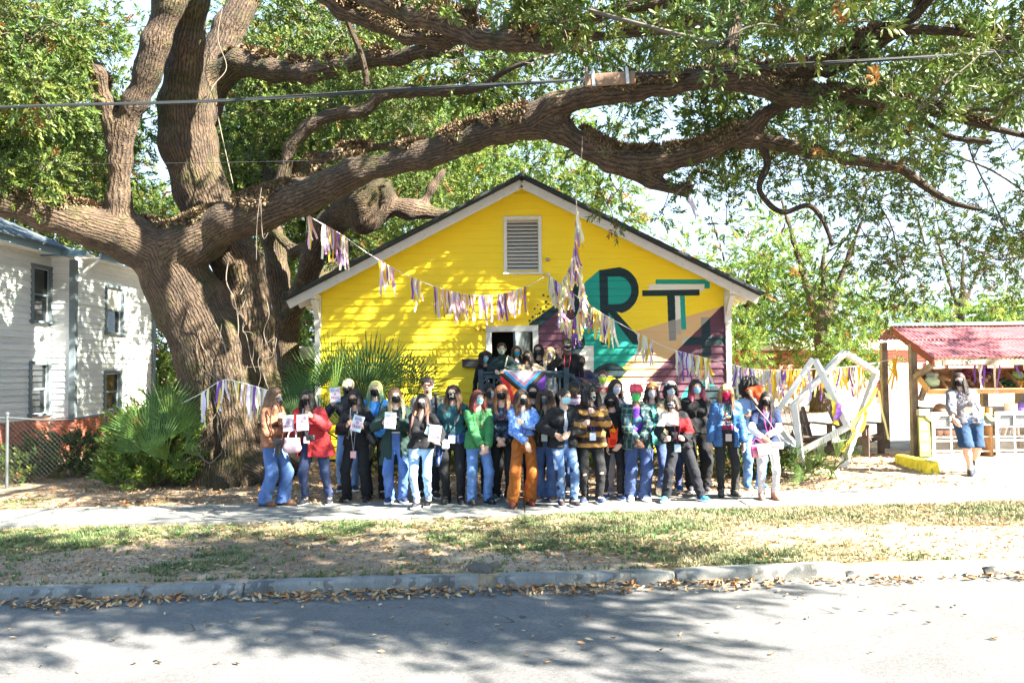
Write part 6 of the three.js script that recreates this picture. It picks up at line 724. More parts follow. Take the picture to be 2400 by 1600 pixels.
// hair shells in head axes
function hairGeo(style) {
  const c = new Caps(0.03); let cell = 0.0085, face = true, amp = 0.004, freq = 55, fringe = 0;
  const cap = (t) => { c.add(V(0, 0.035, -0.022), V(0, 0.03, 0.006), 0.088 + t, 0.08 + t); c.add(V(0, 0.0, -0.035), V(0, -0.05, -0.045), 0.08 + t, 0.068 + t); };
  const lock = (a, b, r0, r1) => c.add(V(...a), V(...b), r0, r1);
  if (style === 'short') { cap(0.006); c.p.pop(); lock([0, 0.01, -0.045], [0, -0.03, -0.05], 0.07, 0.055); for (const x of [-0.04, 0, 0.04]) lock([x, 0.085, 0.02], [x * 1.2, 0.06, 0.075], 0.025, 0.014); fringe = 0.05; amp = 0.006; }
  else if (style === 'crop') { cap(0.004); c.p.pop(); lock([0, 0.0, -0.045], [0, -0.03, -0.05], 0.072, 0.058); for (const x of [-0.05, -0.02, 0.02, 0.05]) lock([x, 0.08, 0.03], [x * 1.15, 0.03, 0.082], 0.024, 0.013); fringe = 0.03; amp = 0.005; }
  else if (style === 'bun') { cap(0.003); c.p.pop(); lock([0, -0.0, -0.045], [0, -0.04, -0.055], 0.072, 0.05); c.add(V(0, 0.02, -0.12), V(0, 0.04, -0.125), 0.04); }
  else if (style === 'bob') { cap(0.006); for (const s of [-1, 1]) { lock([s * 0.07, 0.03, 0.0], [s * 0.09, -0.1, 0.01], 0.028, 0.03); lock([s * 0.05, 0.02, -0.06], [s * 0.06, -0.1, -0.06], 0.05, 0.045); } for (const x of [-0.045, -0.015, 0.015, 0.045]) lock([x, 0.085, 0.03], [x * 1.2, 0.03, 0.084], 0.024, 0.012); fringe = 0.028; }
  else if (style === 'afro') { c.k = 0.06; c.add(V(0, 0.05, -0.03), V(0, 0.04, -0.01), 0.15, 0.14); for (const s of [-1, 1]) c.add(V(s * 0.09, 0.0, -0.02), V(s * 0.1, -0.06, -0.02), 0.09, 0.07); amp = 0.02; freq = 30; cell = 0.009; fringe = 0.06; }
  else if (style === 'topfro') { c.add(V(-0.03, 0.09, -0.01), V(0.03, 0.09, 0.0), 0.075, 0.075); c.add(V(0, 0.08, 0.03), V(0, 0.1, -0.03), 0.06, 0.07); amp = 0.014; freq = 38; fringe = 0.05; }
  else if (style === 'curly') { c.k = 0.04; cap(0.016); for (let i = 0; i < 16; i++) { const a = -2.6 + 5.2 * i / 15, r = 0.095, s = Math.sin(a), k = -Math.cos(a); lock([s * r, 0.05 + 0.02 * Math.sin(i * 3), -0.02 - 0.05 * Math.cos(a)], [s * (r + 0.03), -0.13 - 0.04 * Math.cos(i * 5), 0.01 - 0.075 * Math.cos(a)], 0.032, 0.036); } for (const x of [-0.05, 0.0, 0.05]) lock([x, 0.09, 0.03], [x * 1.4, 0.045, 0.082], 0.026, 0.02); amp = 0.013; freq = 34; cell = 0.0098; fringe = 0.04; }
  else { // long, straight or wavy
    cap(0.006); const L = style === 'longer' ? -0.38 : style === 'shoulder' ? -0.2 : -0.3, wav = style === 'wavy' ? 0.03 : 0; for (const s of [-1, 1]) { lock([s * 0.066, 0.04, 0.01], [s * 0.09, -0.1, 0.022], 0.026, 0.028); lock([s * 0.09, -0.1, 0.022], [s * (0.1 + wav), L, 0.07], 0.03, 0.02); lock([s * 0.055, 0.0, -0.06], [s * 0.085, -0.14, -0.03], 0.05, 0.045); lock([s * 0.085, -0.14, -0.03], [s * (0.105 + wav), L + 0.02, 0.0], 0.045, 0.028); lock([s * 0.04, -0.08, -0.075], [s * 0.06, L, -0.1], 0.055, 0.04); } if (style === 'fringe') { for (const x of [-0.045, -0.015, 0.015, 0.045]) lock([x, 0.085, 0.03], [x * 1.2, 0.035, 0.085], 0.024, 0.012); } fringe = style === 'fringe' ? 0.03 : 0.058; amp = style === 'wavy' ? 0.008 : 0.0045; cell = 0.0098; }
  const open = fringe || 0.058;
  return meshCaps(c, cell, (d, x, y, z) => { const a = Math.atan2(x, z + 0.03); d += amp * (Math.sin(a * freq * 0.5 + 3 * noise(x * 14, y * 6, z * 14)) * 0.5 + noise(x * freq, y * freq * 0.28, z * freq)); // strands
    const fx = x / 0.063, fy = (y - (open - 0.085)) / 0.088, m = (1 - Math.sqrt(fx * fx + fy * fy)) * 0.063; if (z > 0.012 && y < open && y > -0.13) d = Math.max(d, m); if (z > 0.02 && y <= -0.05 && Math.abs(x) < 0.062) d = Math.max(d, Math.min(0.062 - Math.abs(x), z - 0.02)); return d; }, 0.03, 0.02);
}
function addStrands(g, style) { // loose locks over the shell
  const L = { longer: -0.4, long: -0.32, wavy: -0.32, fringe: -0.32, shoulder: -0.21, bob: -0.12, curly: -0.17 }[style]; if (!L) return g; seed(style.length * 31 + 5); const pos = [], idx = [];
  for (let i = 0; i < 110; i++) { const a = rr(0.62, 5.66), r0 = 0.088, o = pos.length / 3, w = rr(0.0022, 0.0045), n = 8, ph = rr(0, 6), amp = style === 'curly' ? 0.02 : style === 'wavy' ? 0.012 : 0.005, end = L * rr(0.8, 1.06), out = rr(0.0, 0.03); for (let k = 0; k <= n; k++) { const t = k / n, y = lerp(0.07, end, t), r = (r0 + 0.035 * Math.sin(Math.min(1, t * 1.6) * 1.57) + out * t + amp * Math.sin(t * 9 + ph)), aa = a + 0.12 * Math.sin(t * 4 + ph), x = Math.sin(aa) * r, z = Math.cos(aa) * r * 0.95 - 0.02 + (Math.cos(a) > 0 ? 0.05 * t : 0.02 * t), ww = w * (1 - 0.7 * t * t); pos.push(x - Math.cos(aa) * ww, y, z + Math.sin(aa) * ww, x + Math.cos(aa) * ww, y, z - Math.sin(aa) * ww); if (k < n) { const q = o + k * 2; idx.push(q, q + 1, q + 2, q + 1, q + 3, q + 2); } } }
  const s = geoFrom(pos, idx); return mergeGeometries([g, s]);
}
const HAIR = {}; const hair = (s) => HAIR[s] || (HAIR[s] = addStrands(hairGeo(s), s));
const maskGeo = (() => { const o = {}; for (const kind of ['cloth', 'surgical']) { const c = new Caps(0.016); c.p = HEAD.caps.p.filter((q) => q[1] + q[4] > -0.15).map((q) => { const r = q.slice(); return r; }); const t = 0.007; o[kind] = meshCaps(c, 0.0052, (d, x, y, z) => { const top = 0.0 - 0.25 * Math.max(0, Math.abs(x) - 0.02) + (kind === 'cloth' ? 0.003 : 0), bot = kind === 'cloth' ? -0.102 + 0.9 * Math.max(0, Math.abs(x) - 0.025) : -0.097 + 0.35 * Math.max(0, Math.abs(x) - 0.03); let m = d - t - 0.008 * Math.exp(-Math.pow((y + 0.045) / 0.03, 2)) * Math.exp(-x * x / 0.0012); if (kind === 'surgical') m += 0.0018 * Math.sin(y * 260); m = Math.max(m, y - top, bot - y, 0.022 - z, Math.abs(x) - 0.074); return m; }, 0.03, 0.02); } return o; })();
const loopGeo = [-1, 1].map((s) => tube([V(s * 0.06, -0.012, 0.052), V(s * 0.075, 0.004, 0.025), V(s * 0.083, 0.02, -0.012), V(s * 0.085, -0.02, -0.018), V(s * 0.066, -0.05, 0.02), V(s * 0.05, -0.07, 0.045)], 0.0022, 20, 4));
const shoeGeo = (kind) => { const c = new Caps(0.03), hi = kind === 'boot' ? 0.17 : kind === 'high' ? 0.12 : 0.085; c.add(V(0, 0.055, -0.035), V(0, 0.04, 0.1), 0.04, 0.036); c.add(V(0, 0.035, 0.1), V(0.0, 0.03, 0.15), 0.04, 0.032); c.add(V(0, 0.05, -0.03), V(0, hi, -0.025), 0.042, kind === 'boot' ? 0.05 : 0.043); return meshCaps(c, 0.0095, (d, x, y, z) => Math.max(d + (z > 0.02 && y > 0.05 ? 0.0025 * Math.sin(z * 150) : 0), 0.016 - y, y - hi), 0.03, 0.02); };
const SHOES = { low: shoeGeo('low'), high: shoeGeo('high'), boot: shoeGeo('boot') };
const soleGeo = (() => { const s = new THREE.Shape(); s.moveTo(0, -0.083); s.bezierCurveTo(0.045, -0.083, 0.045, -0.03, 0.04, 0.02); s.bezierCurveTo(0.05, 0.08, 0.05, 0.19, 0, 0.192); s.bezierCurveTo(-0.05, 0.19, -0.05, 0.08, -0.04, 0.02); s.bezierCurveTo(-0.045, -0.03, -0.045, -0.083, 0, -0.083); return new THREE.ExtrudeGeometry(s, { depth: 0.02, bevelEnabled: true, bevelSize: 0.003, bevelThickness: 0.003, bevelSegments: 1, curveSegments: 6 }).rotateX(Math.PI / 2).translate(0, 0.026, 0); })();
soleGeo.scale(1, 1, 1);
const eyeGeo = new THREE.SphereGeometry(0.0118, 10, 8).scale(1, 0.56, 1), irisGeo = new THREE.SphereGeometry(0.0066, 8, 6).scale(1, 0.85, 1);
const M_eye = mat(rgb(0.42, 0.39, 0.37), 0.35), M_iris = mat(rgb(0.03, 0.02, 0.015), 0.25), M_loop = mat(rgb(0.5, 0.5, 0.5), 0.8);
const fabric = (c, rough = 0.88) => mat(c, rough); const vfab = new THREE.MeshStandardMaterial({ color: 0xffffff, vertexColors: true, roughness: 0.9 });
const SK = { fair: rgb(0.62, 0.40, 0.30), light: rgb(0.55, 0.34, 0.24), tan: rgb(0.42, 0.25, 0.165), olive: rgb(0.36, 0.215, 0.14), brown: rgb(0.17, 0.09, 0.055), dark: rgb(0.085, 0.045, 0.03) };
const HC = { black: '#17130f', dbrown: '#2c1f18', brown: '#47321f', lbrown: '#6a4d35', blond: '#a98a5c', pale: '#c9b68c', red: '#6b241c', ginger: '#8f5a3c', pink: '#e0505c', green: '#7fae5a', auburn: '#5a2a20' };
const lin = (h) => { const c = hex(h); return [c.r, c.g, c.b]; };
const mix3 = (a, b, t) => [lerp(a[0], b[0], t), lerp(a[1], b[1], t), lerp(a[2], b[2], t)];
const PAT = { // dye and weave patterns in the wearer's own metres
  plaid: (a, b, c, s = 0.075) => { a = lin(a); b = lin(b); c = lin(c); return (x, y, z) => { const u = x + 0.6 * z, f = (v) => ((v / s) % 1 + 1) % 1; let k = a; if (f(u) < 0.45) k = mix3(k, b, 0.5); if (f(y) < 0.45) k = mix3(k, b, 0.5); if (f(u + 0.02) < 0.13 || f(y + 0.02) < 0.13) k = mix3(k, c, 0.42); return k; }; },
  stripes: (a, b, s) => { a = lin(a); b = lin(b); return (x, y, z) => ((y / s) % 1 + 1) % 1 < 0.5 ? a : b; },
  thin: (a, b, s) => { a = lin(a); b = lin(b); return (x, y, z) => ((y / s) % 1 + 1) % 1 < 0.22 ? b : a; },
  knit: (a, b) => { a = lin(a); b = lin(b); return (x, y, z) => mix3(a, b, clamp(0.5 + 1.4 * noise(x * 75, y * 75, z * 75), 0, 1)); },
  tie: (cs) => { cs = cs.map(lin); return (x, y, z) => { const t = (Math.atan2(y - 1.15, x) / 6.28 + 0.5) * 5 + Math.hypot(x, y - 1.15) * 14 + 1.2 * noise(x * 9, y * 9, z * 9), i = Math.floor(t); return mix3(cs[((i % cs.length) + cs.length) % cs.length], cs[(((i + 1) % cs.length) + cs.length) % cs.length], t - i); }; },
  camo: (cs) => { cs = cs.map(lin); return (x, y, z) => cs[Math.abs(Math.floor(3 * noise(x * 12, y * 12, z * 12) + 2 * noise(x * 27, y * 27, z * 27) + 10)) % cs.length]; },
  denim: (a, w = 0.3) => { a = lin(a); { const m = (a[0] + a[1] + a[2]) / 3; a = a.map((v) => (v * 0.72 + m * 0.28) * 0.8); } const b = a.map((v) => Math.min(1, v * 1.9 + 0.03)); return (x, y, z) => mix3(a, b, clamp(w * (0.5 + 1.3 * noise(x * 11, y * 5, z * 11) + 0.5 * noise(x * 60, y * 30, z * 60)), 0, 1)); },
  plain: (a, v = 0.16) => { a = lin(a); { const m = 0.3 * a[0] + 0.55 * a[1] + 0.15 * a[2]; a = a.map((q) => q * 0.86 + m * 0.14 + 0.002); } return (x, y, z) => { const k = 1 + v * (noise(x * 9, y * 9, z * 9) + 0.5 * noise(x * 40, y * 40, z * 40)); return [a[0] * k, a[1] * k, a[2] * k]; }; },
  worn: (a) => { const d = PAT.denim(a, 0.7), e = lin('#b9c6d2'), k = lin('#16233a'); return (x, y, z) => { const n = noise(x * 13, y * 13, z * 5), m = noise(x * 16 + 5, y * 11, z * 6); return n > 0.28 ? e : m > 0.34 ? k : n > 0.2 ? lin('#6f9cc8') : d(x, y, z); }; },
};
function joint2(a, t, l1, l2, pole) { // two-bone reach: elbow or knee between a and t
  const d = t.clone().sub(a); let L = d.length(); const m = (l1 + l2) * 0.995; if (L > m) { d.multiplyScalar(m / L); t = a.clone().add(d); L = m; } const x = (l1 * l1 - l2 * l2 + L * L) / (2 * L), h = Math.sqrt(Math.max(0, l1 * l1 - x * x)); d.normalize(); const n = pole.clone().addScaledVector(d, -pole.dot(d)).normalize(); return [a.clone().addScaledVector(d, x).addScaledVector(n, h), t];
}
const ARMS = { // wrist target, fingers, palm, hand, elbow pole; x is outwards
  down: [[0.25, 0.80, 0.04], [0.05, -1, 0.08], [-1, 0, 0.2], 'relax', [0.4, 0, -1]], clasp: [[0.03, 0.84, 0.2], [-0.75, -0.6, 0.15], [0, 0.2, -1], 'relax', [1, -0.2, -0.3]], clasplow: [[0.02, 0.78, 0.19], [-0.6, -0.8, 0.1], [0, 0.1, -1], 'relax', [1, -0.2, -0.4]], hold: [[0.13, 1.0, 0.28], [-0.45, 0.55, 0.5], [-0.6, 0, -0.7], 'grip', [0.8, -0.8, -0.3]], holdlow: [[0.11, 0.92, 0.26], [-0.5, 0.4, 0.6], [-0.6, 0.3, -0.6], 'grip', [0.8, -0.8, -0.3]], pocket: [[0.15, 0.9, 0.14], [-0.6, -0.55, 0.1], [-0.3, 0, -1], 'relax', [1, 0, -0.6]], chest: [[0.02, 1.1, 0.22], [-0.85, 0.35, 0.1], [0, 0, -1], 'relax', [1, -0.6, 0]], thumbup: [[0.12, 1.08, 0.3], [-0.5, 0.3, 0.7], [-0.8, 0.2, -0.3], 'fist', [0.8, -0.9, -0.2]], raise: [[0.27, 1.27, 0.2], [0.0, 1, 0.1], [-0.2, 0.1, 1], 'grip', [0.8, -1, -0.2]], wave: [[0.34, 1.42, 0.2], [0.2, 0.95, 0.1], [0, 0.1, 1], 'open', [0.9, -1, -0.2]], rail: [[0.16, 1.0, 0.34], [-0.3, -0.25, 0.9], [0, -1, -0.1], 'flat', [1, -0.4, -0.3]], back: [[0.2, 0.85, -0.12], [-0.3, -0.9, -0.1], [0, 0, -1], 'relax', [0.8, 0, -0.6]], hip: [[0.2, 0.95, 0.1], [-0.8, -0.4, 0.2], [0, 0, -1], 'fist', [1, 0.1, -0.5]], hug: [[0.3, 1.33, 0.26], [0.3, -0.6, 0.6], [-0.2, -0.3, -1], 'relax', [1, -0.2, -0.4]], face: [[0.04, 1.36, 0.2], [-0.3, 0.75, 0.3], [-0.3, 0, -1], 'grip', [0.9, -1, 0]] };
const people = [];
function person(o) {
  const jit = people.length * 1.7; o = { ...o, yaw: o.yaw || 9 * Math.sin(jit * 2.3), head: { yaw: 9 * Math.sin(jit * 3.1), tilt: 4 * Math.sin(jit * 5.3), pitch: 3 * Math.sin(jit * 7.7), ...(o.head || {}) }, hipX: o.hipX ?? 0.02 * Math.sin(jit * 4.1) }; const H = o.H, s = H / 1.7, w = o.w || 1, fem = o.broad ? 1 : 0.93, g = thing('person', o.label, 'person', o.pos, o.yaw * DEG); people.push(g); seed(1000 + people.length * 7);
  const far = o.far ? 1.4 : 1, lean = o.lean || 0, fwd = o.fwd || 0, hipX = o.hipX || 0, drop = o.drop || 0;
  const T = (x, y, z) => { const t = clamp((y - 0.52) / 0.33, 0, 1.6); return V((x + lean * t + hipX * (1 - t)) * s, (y * 1.7 - drop) * s, (z + fwd * t * t) * s); }; // torso point, y as a share of height
  const sh = [-1, 1].map((q) => T(q * 0.168 * fem * (0.9 + 0.1 * w), 0.8, -0.01)), hp = [-1, 1].map((q) => T(q * 0.09 * w, 0.51, 0));
  const torso = (c, t) => { c.add(T(-0.07 * w, 0.525, 0), T(0.07 * w, 0.525, 0), (0.096 * w + t) * s); c.add(T(-0.05 * w, 0.615, 0.004), T(0.05 * w, 0.615, 0.004), (0.08 * w + t) * s); c.add(T(-0.078 * fem, 0.72, 0.0), T(0.078 * fem, 0.72, 0.0), (0.086 * w + t) * s); if (!o.broad) for (const q of [-1, 1]) c.add(T(q * 0.062, 0.718, 0.062), T(q * 0.054, 0.724, 0.058), (0.042 * w + t * 0.8) * s); c.add(T(-0.118 * fem, 0.8, -0.008), T(0.118 * fem, 0.8, -0.008), (0.045 + t) * s); c.add(T(0, 0.835, -0.012), T(0, 0.79, -0.01), (0.046 + t * 0.4) * s, (0.06 + t) * s); };
  const arms = (o.arms || ['down', 'down']).map((a, i) => { const q = i ? 1 : -1, b = typeof a === 'string' ? ARMS[a] : [a.at || ARMS[a.k][0], a.dir || ARMS[a.k][1], a.palm || ARMS[a.k][2], a.hand || ARMS[a.k][3], a.pole || ARMS[a.k][4]], W = a.px ? P(a.px[0], a.px[1], -o.pos.z - (a.z ?? 0.25)).sub(o.pos).applyAxisAngle(V(0, 1, 0), -o.yaw * DEG) : V(q * b[0][0] * s + (lean * 0.7) * s, (b[0][1] - drop) * s, (b[0][2] + fwd * 0.6) * s), [E, Wr] = joint2(sh[i], W, 0.292 * s, 0.255 * s, V(q * b[4][0], b[4][1], b[4][2])); return { q, S: sh[i], E, W: Wr, dir: V(q * b[1][0], b[1][1], b[1][2]).normalize(), palm: V(q * b[2][0], b[2][1], b[2][2]), hand: b[3] }; });
  const feet = (o.feet || [[-0.1, 0, -10], [0.1, 0.03, 10]]).map(([x, z, t, lift = 0], i) => { const A = V(x * s, (0.085 + lift) * s, z * s), [K, An] = joint2(hp[i], A, 0.415 * s, 0.405 * s, V((i ? 1 : -1) * 0.12 + Math.sin(t * DEG) * 0.4, 0, 1)); return { A: An, K, t: t * DEG, lift }; });
  // skin: one surface for the whole figure, finer at head and hands
  const hd = o.head || {}, neckTop = T(0, 0.868, -0.008), hq = new THREE.Quaternion().setFromEuler(new THREE.Euler((hd.pitch || 0) * DEG, (hd.yaw || 0) * DEG, (hd.tilt || 0) * DEG, 'YXZ')), hs = s * (o.hs || 1), hm = new THREE.Matrix4().compose(neckTop.clone().add(V(0, 0.112 * hs, 0.012 * s).applyQuaternion(hq)), hq, V(hs * (o.hw || 1), hs, hs));
  const c = new Caps(0.05 * s); torso(c, -0.014); for (const a of arms) { c.add(a.S, a.E, 0.036 * s * w, 0.031 * s * w); c.add(a.E, a.W, 0.032 * s * w, 0.024 * s); } feet.forEach((f, i) => { const lt = o.legs && o.legs.short ? 1 : 0.78; c.add(hp[i], f.K, 0.068 * s * w * lt, 0.05 * s * w * lt); c.add(f.K, f.K.clone().lerp(f.A, 0.35), 0.047 * s * w * lt, 0.05 * s * w * lt); c.add(f.K.clone().lerp(f.A, 0.35), f.A, 0.05 * s * w * lt, 0.033 * s); c.add(f.A, f.A.clone().add(V(Math.sin(f.t) * 0.1, -0.045, Math.cos(f.t) * 0.1).multiplyScalar(s)), 0.032 * s, 0.026 * s); }); c.add(T(0, 0.8, -0.01), neckTop, 0.055 * s, 0.046 * s);
  const bodyG = meshCaps(c, 0.026 * s * far, null, 0.05, 0.02), parts = [bodyG, headGeo.clone().applyMatrix4(hm)];
  for (const a of arms) { const y = a.dir, z = a.palm.clone().addScaledVector(y, -a.palm.dot(y)).normalize(), x = y.clone().cross(z); parts.push((a.q < 0 ? HANDS : HANDS_L)[a.hand].clone().applyMatrix4(new THREE.Matrix4().makeBasis(a.q < 0 ? x : x, y, z).scale(V(s, s, s).multiplyScalar(0.98)).setPosition(a.W.clone().addScaledVector(y, 0.012 * s)))); }
  const strip = parts.map((p) => { const q = p.index ? p : p; for (const k of Object.keys(q.attributes)) if (k !== 'position' && k !== 'normal') q.deleteAttribute(k); return q; });
  mesh('body', mergeGeometries(strip), mat(o.skin instanceof THREE.Color ? o.skin : SK[o.skin || 'light'], 0.55), g);
  const onHead = (name, geo, m) => { const k = mesh(name, geo, m, g); k.applyMatrix4(hm); return k; };
  for (const q of [-1, 1]) { const e = onHead('eye', eyeGeo, M_eye); e.position.copy(V(q * 0.031, 0.008, 0.081).applyMatrix4(hm)); const ir = mesh('iris', irisGeo, M_iris, e); ir.position.set(0, 0, 0.0066); onHead('eyebrow', rod(V(q * 0.017, 0.026, 0.087), V(q * 0.045, 0.027, 0.078), 0.0032, 0.0022, 5), mat(HC[o.hair?.[1]] && !['pink', 'green', 'pale'].includes(o.hair[1]) ? HC[o.hair[1]] : HC.brown, 0.9)); }
  if (o.hair) { const [st, col, col2] = o.hair, hg = hair(st).clone(), a = lin(HC[col] || col), b = lin(HC[col2] || col2 || HC[col] || col); paint(hg, (x, y, z) => { const k = 1 + 0.45 * noise(Math.atan2(x, z) * 16, y * 5, 3) + 0.15 * noise(x * 90, y * 20, z * 90), t = col2 ? clamp((0.02 - y) * 6 + 0.6 * noise(x * 20, y * 8, z * 20), 0, 1) : 0; return mix3(a, b, t).map((v) => v * k); }); onHead('hair', hg, new THREE.MeshStandardMaterial({ color: 0xffffff, vertexColors: true, roughness: 0.66, side: THREE.DoubleSide })); }
  if (o.mask) { const [col, kind, pat] = o.mask, mg = pat ? paint(maskGeo[kind || 'cloth'].clone(), pat) : maskGeo[kind || 'cloth']; const mk = onHead('face_mask', mg, pat ? vfab : fabric(col, 0.8)); for (const lg of loopGeo) mesh('ear_loop', lg, kind === 'surgical' ? M_loop : fabric(col || '#222'), mk); }
  if (o.glasses) { const gl = onHead('glasses', merge([...[-1, 1].map((q) => new THREE.TorusGeometry(0.024, 0.0026, 6, 18).scale(1.1, 0.85, 1).translate(q * 0.031, 0.006, 0.103)), ...[-1, 1].map((q) => tube([V(q * 0.056, 0.008, 0.1), V(q * 0.075, 0.01, 0.06), V(q * 0.082, 0.012, 0)], 0.0022, 10, 5)), tube([V(-0.008, 0.008, 0.106), V(0.008, 0.008, 0.106)], 0.0025, 4, 5)]), mat(o.glasses === 'sun' ? '#3a2416' : o.glasses === 'gold' ? '#a58a4a' : '#1a1614', 0.4)); for (const q of [-1, 1]) mesh('lens', new THREE.CylinderGeometry(0.0235, 0.0235, 0.002, 16).rotateX(Math.PI / 2).scale(1.1, 0.85, 1).translate(q * 0.031, 0.006, 0.103), o.glasses === 'sun' ? mat('#6b3f22', 0.1) : M.glass, gl); }
  if (o.beanie) { const bc = new Caps(0.03); bc.add(V(0, 0.05, -0.025), V(0, 0.05, 0.005), 0.097, 0.09); bc.add(V(0, 0.1, -0.04), V(0, 0.1, -0.02), 0.06, 0.05); const bn = onHead('beanie', meshCaps(bc, 0.008, (d, x, y, z) => Math.max(d + 0.0025 * Math.sin(Math.atan2(x, z + 0.02) * 46), 0.052 + 0.25 * -Math.min(0, z) * 0 - y - (z < 0 ? 0.03 : 0)), 0.03, 0.02), fabric('#8a5a2b')); mesh('cuff', new THREE.TorusGeometry(0.091, 0.017, 8, 26).rotateX(Math.PI / 2).scale(1, 1.5, 1.06).translate(0, 0.058, -0.008), fabric('#80522a'), bn); mesh('patch', box(0.028, 0.026, 0.004, 0, 0.06, 0.108), fabric('#d8d2c6'), bn); }
  if (o.headwear === 'cap') { const bc = new Caps(0.03); bc.add(V(0, 0.055, -0.02), V(0, 0.055, 0.0), 0.092, 0.088); onHead('cap', meshCaps(bc, 0.008, (d, x, y, z) => Math.max(d, 0.055 - y), 0.03, 0.02), fabric('#d9d2c2')); }
  if (o.topglasses) { onHead('sunglasses', merge([-1, 1].map((q) => place(new THREE.SphereGeometry(0.03, 12, 8).scale(1.1, 0.75, 0.3), V(q * 0.034, 0.098, 0.06), -0.7)).concat([tube([V(-0.07, 0.09, 0.04), V(0, 0.1, 0.07), V(0.07, 0.09, 0.04)], 0.004, 12, 5)])), mat('#120d0b', 0.2)); }
  // trousers
  const seedN = people.length * 3.7, wr = (x, y, z, a = 1) => { const n1 = noise(x * 8 + seedN, y * 9 + x * 5, z * 8), n2 = noise(x * 19 - y * 8, y * 17 + seedN, z * 19), r1 = 1 - Math.min(1, Math.abs(n1) * 4), r2 = 1 - Math.min(1, Math.abs(n2) * 3.4); return a * (0.004 * n1 - 0.0095 * r1 * r1 - 0.006 * r2 * r2 + 0.004); };
  if (o.legs) { const L = { ...o.legs, flare: (o.legs.flare || 0) * 0.8 }, t = (L.t ?? 0.014) * 0.75, p = new Caps(0.03 * s); p.add(T(-0.07 * w, 0.525, 0), T(0.07 * w, 0.525, 0), (0.1 * w + t) * s); p.add(T(-0.05 * w, 0.59, 0.002), T(0.05 * w, 0.59, 0.002), (0.086 * w + t * 0.6) * s); const cut = L.short ? 0 : 0.06; feet.forEach((f, i) => { p.add(hp[i], f.K, (0.076 * w + t) * s, (0.053 * w + t + (L.flare || 0) * 0.45) * s); p.add(f.K, f.A.clone().add(V(0, -0.02 * s, -0.01 * s)), (0.052 * w + t + (L.flare || 0) * 0.45) * s, (0.04 + t + (L.flare || 0)) * s); });
    const yc = L.short ? (0.265 * 1.7) * s : (L.hem ?? 0.045) * s, gG = meshCaps(p, 0.0185 * s * far, (d, x, y, z) => Math.abs(d) > 0.06 ? Math.max(d, yc - y) : Math.max(d + wr(x, y, z, (L.wr ?? 1.2) * (0.6 + 1.2 * sst(0.5, 0.1, y))), yc - y - (L.short ? 0.03 * Math.sin(x * 20) * 0 : Math.max(0, 0.02 - Math.abs(z) * 0.1)), y - 0.63 * 1.7 * s), 0.06, 0.04); paint(gG, L.pat || PAT.plain(L.c || '#222')); const tr = mesh(L.name || 'trousers', gG, vfab, g); if (L.knee) for (const [i, dy] of L.knee) { const k = feet[i].K.clone().lerp(feet[i].A, dy); mesh('knee_rip', new THREE.SphereGeometry(0.04 * s, 12, 8).scale(1, 0.7, 0.5).translate(k.x, k.y, k.z + 0.058 * s * w), mat(SK[o.skin || 'light'], 0.6), tr); } }
  // shoes
  const sho = o.shoes || ['low', '#1a1a1c', '#e9e6de']; feet.forEach((f) => { const k = mesh('shoe', SHOES[sho[0]], fabric(sho[1], 0.7), g); k.position.set(f.A.x, f.A.y - 0.085 * s, f.A.z); k.rotation.set(f.lift > 0.03 ? 0.5 : 0, f.t, 0, 'YXZ'); k.scale.set(s * 1.1, s * 1.08, s * 1.14); if (sho[2]) mesh('sole', soleGeo, fabric(sho[2], 0.7), k); if (sho[3]) mesh('lace', merge([0, 1, 2, 3].map((i) => rod(V(-0.022, 0.088 - 0.009 * i, 0.02 + 0.022 * i), V(0.022, 0.088 - 0.009 * i, 0.02 + 0.022 * i), 0.004, 0.004, 5))), fabric(sho[3]), k); if (o.socks) mesh('sock', rod(V(0, 0.07, -0.025), V(0, 0.19, -0.03), 0.044, 0.05, 14), fabric(o.socks), k); });
  // upper garments, inner first
  (o.tops || []).forEach((U, ui) => { const last = ui === o.tops.length - 1;
    const t = (U.t ?? 0.016) * 0.6 + 0.003, c2 = new Caps(0.038 * s), hem = (U.hem ?? 0.56) * 1.7 * s - drop * s; torso(c2, t); if ((U.hem ?? 0.56) < 0.53) for (const q of [-1, 1]) c2.add(T(q * 0.075 * w, 0.54, 0), T(q * 0.09 * w, U.hem - 0.03, 0), (0.094 * w + t + 0.01) * s, (0.096 * w + t + 0.014 + (U.flare || 0)) * s); if (U.boxy) c2.add(T(-0.085 * w, 0.6, 0), T(0.085 * w, 0.6, 0), (0.088 * w + t) * s);
    const slv = U.sleeve ?? 1; for (const a of arms) c2.add(a.S, slv < 0.45 ? a.S.clone().lerp(a.E, Math.max(0.05, slv * 2)) : a.E, (0.045 * w + t) * s, (0.038 * w + t + (U.cuff || 0) * 0.4) * s);
    if (U.neck === 'turtle') c2.add(T(0, 0.82, -0.01), T(0, 0.872, 0.0), 0.062 * s, 0.058 * s); const nk = T(0, 0.845, 0.012), op = U.open || 0, seed2 = rnd() * 9;
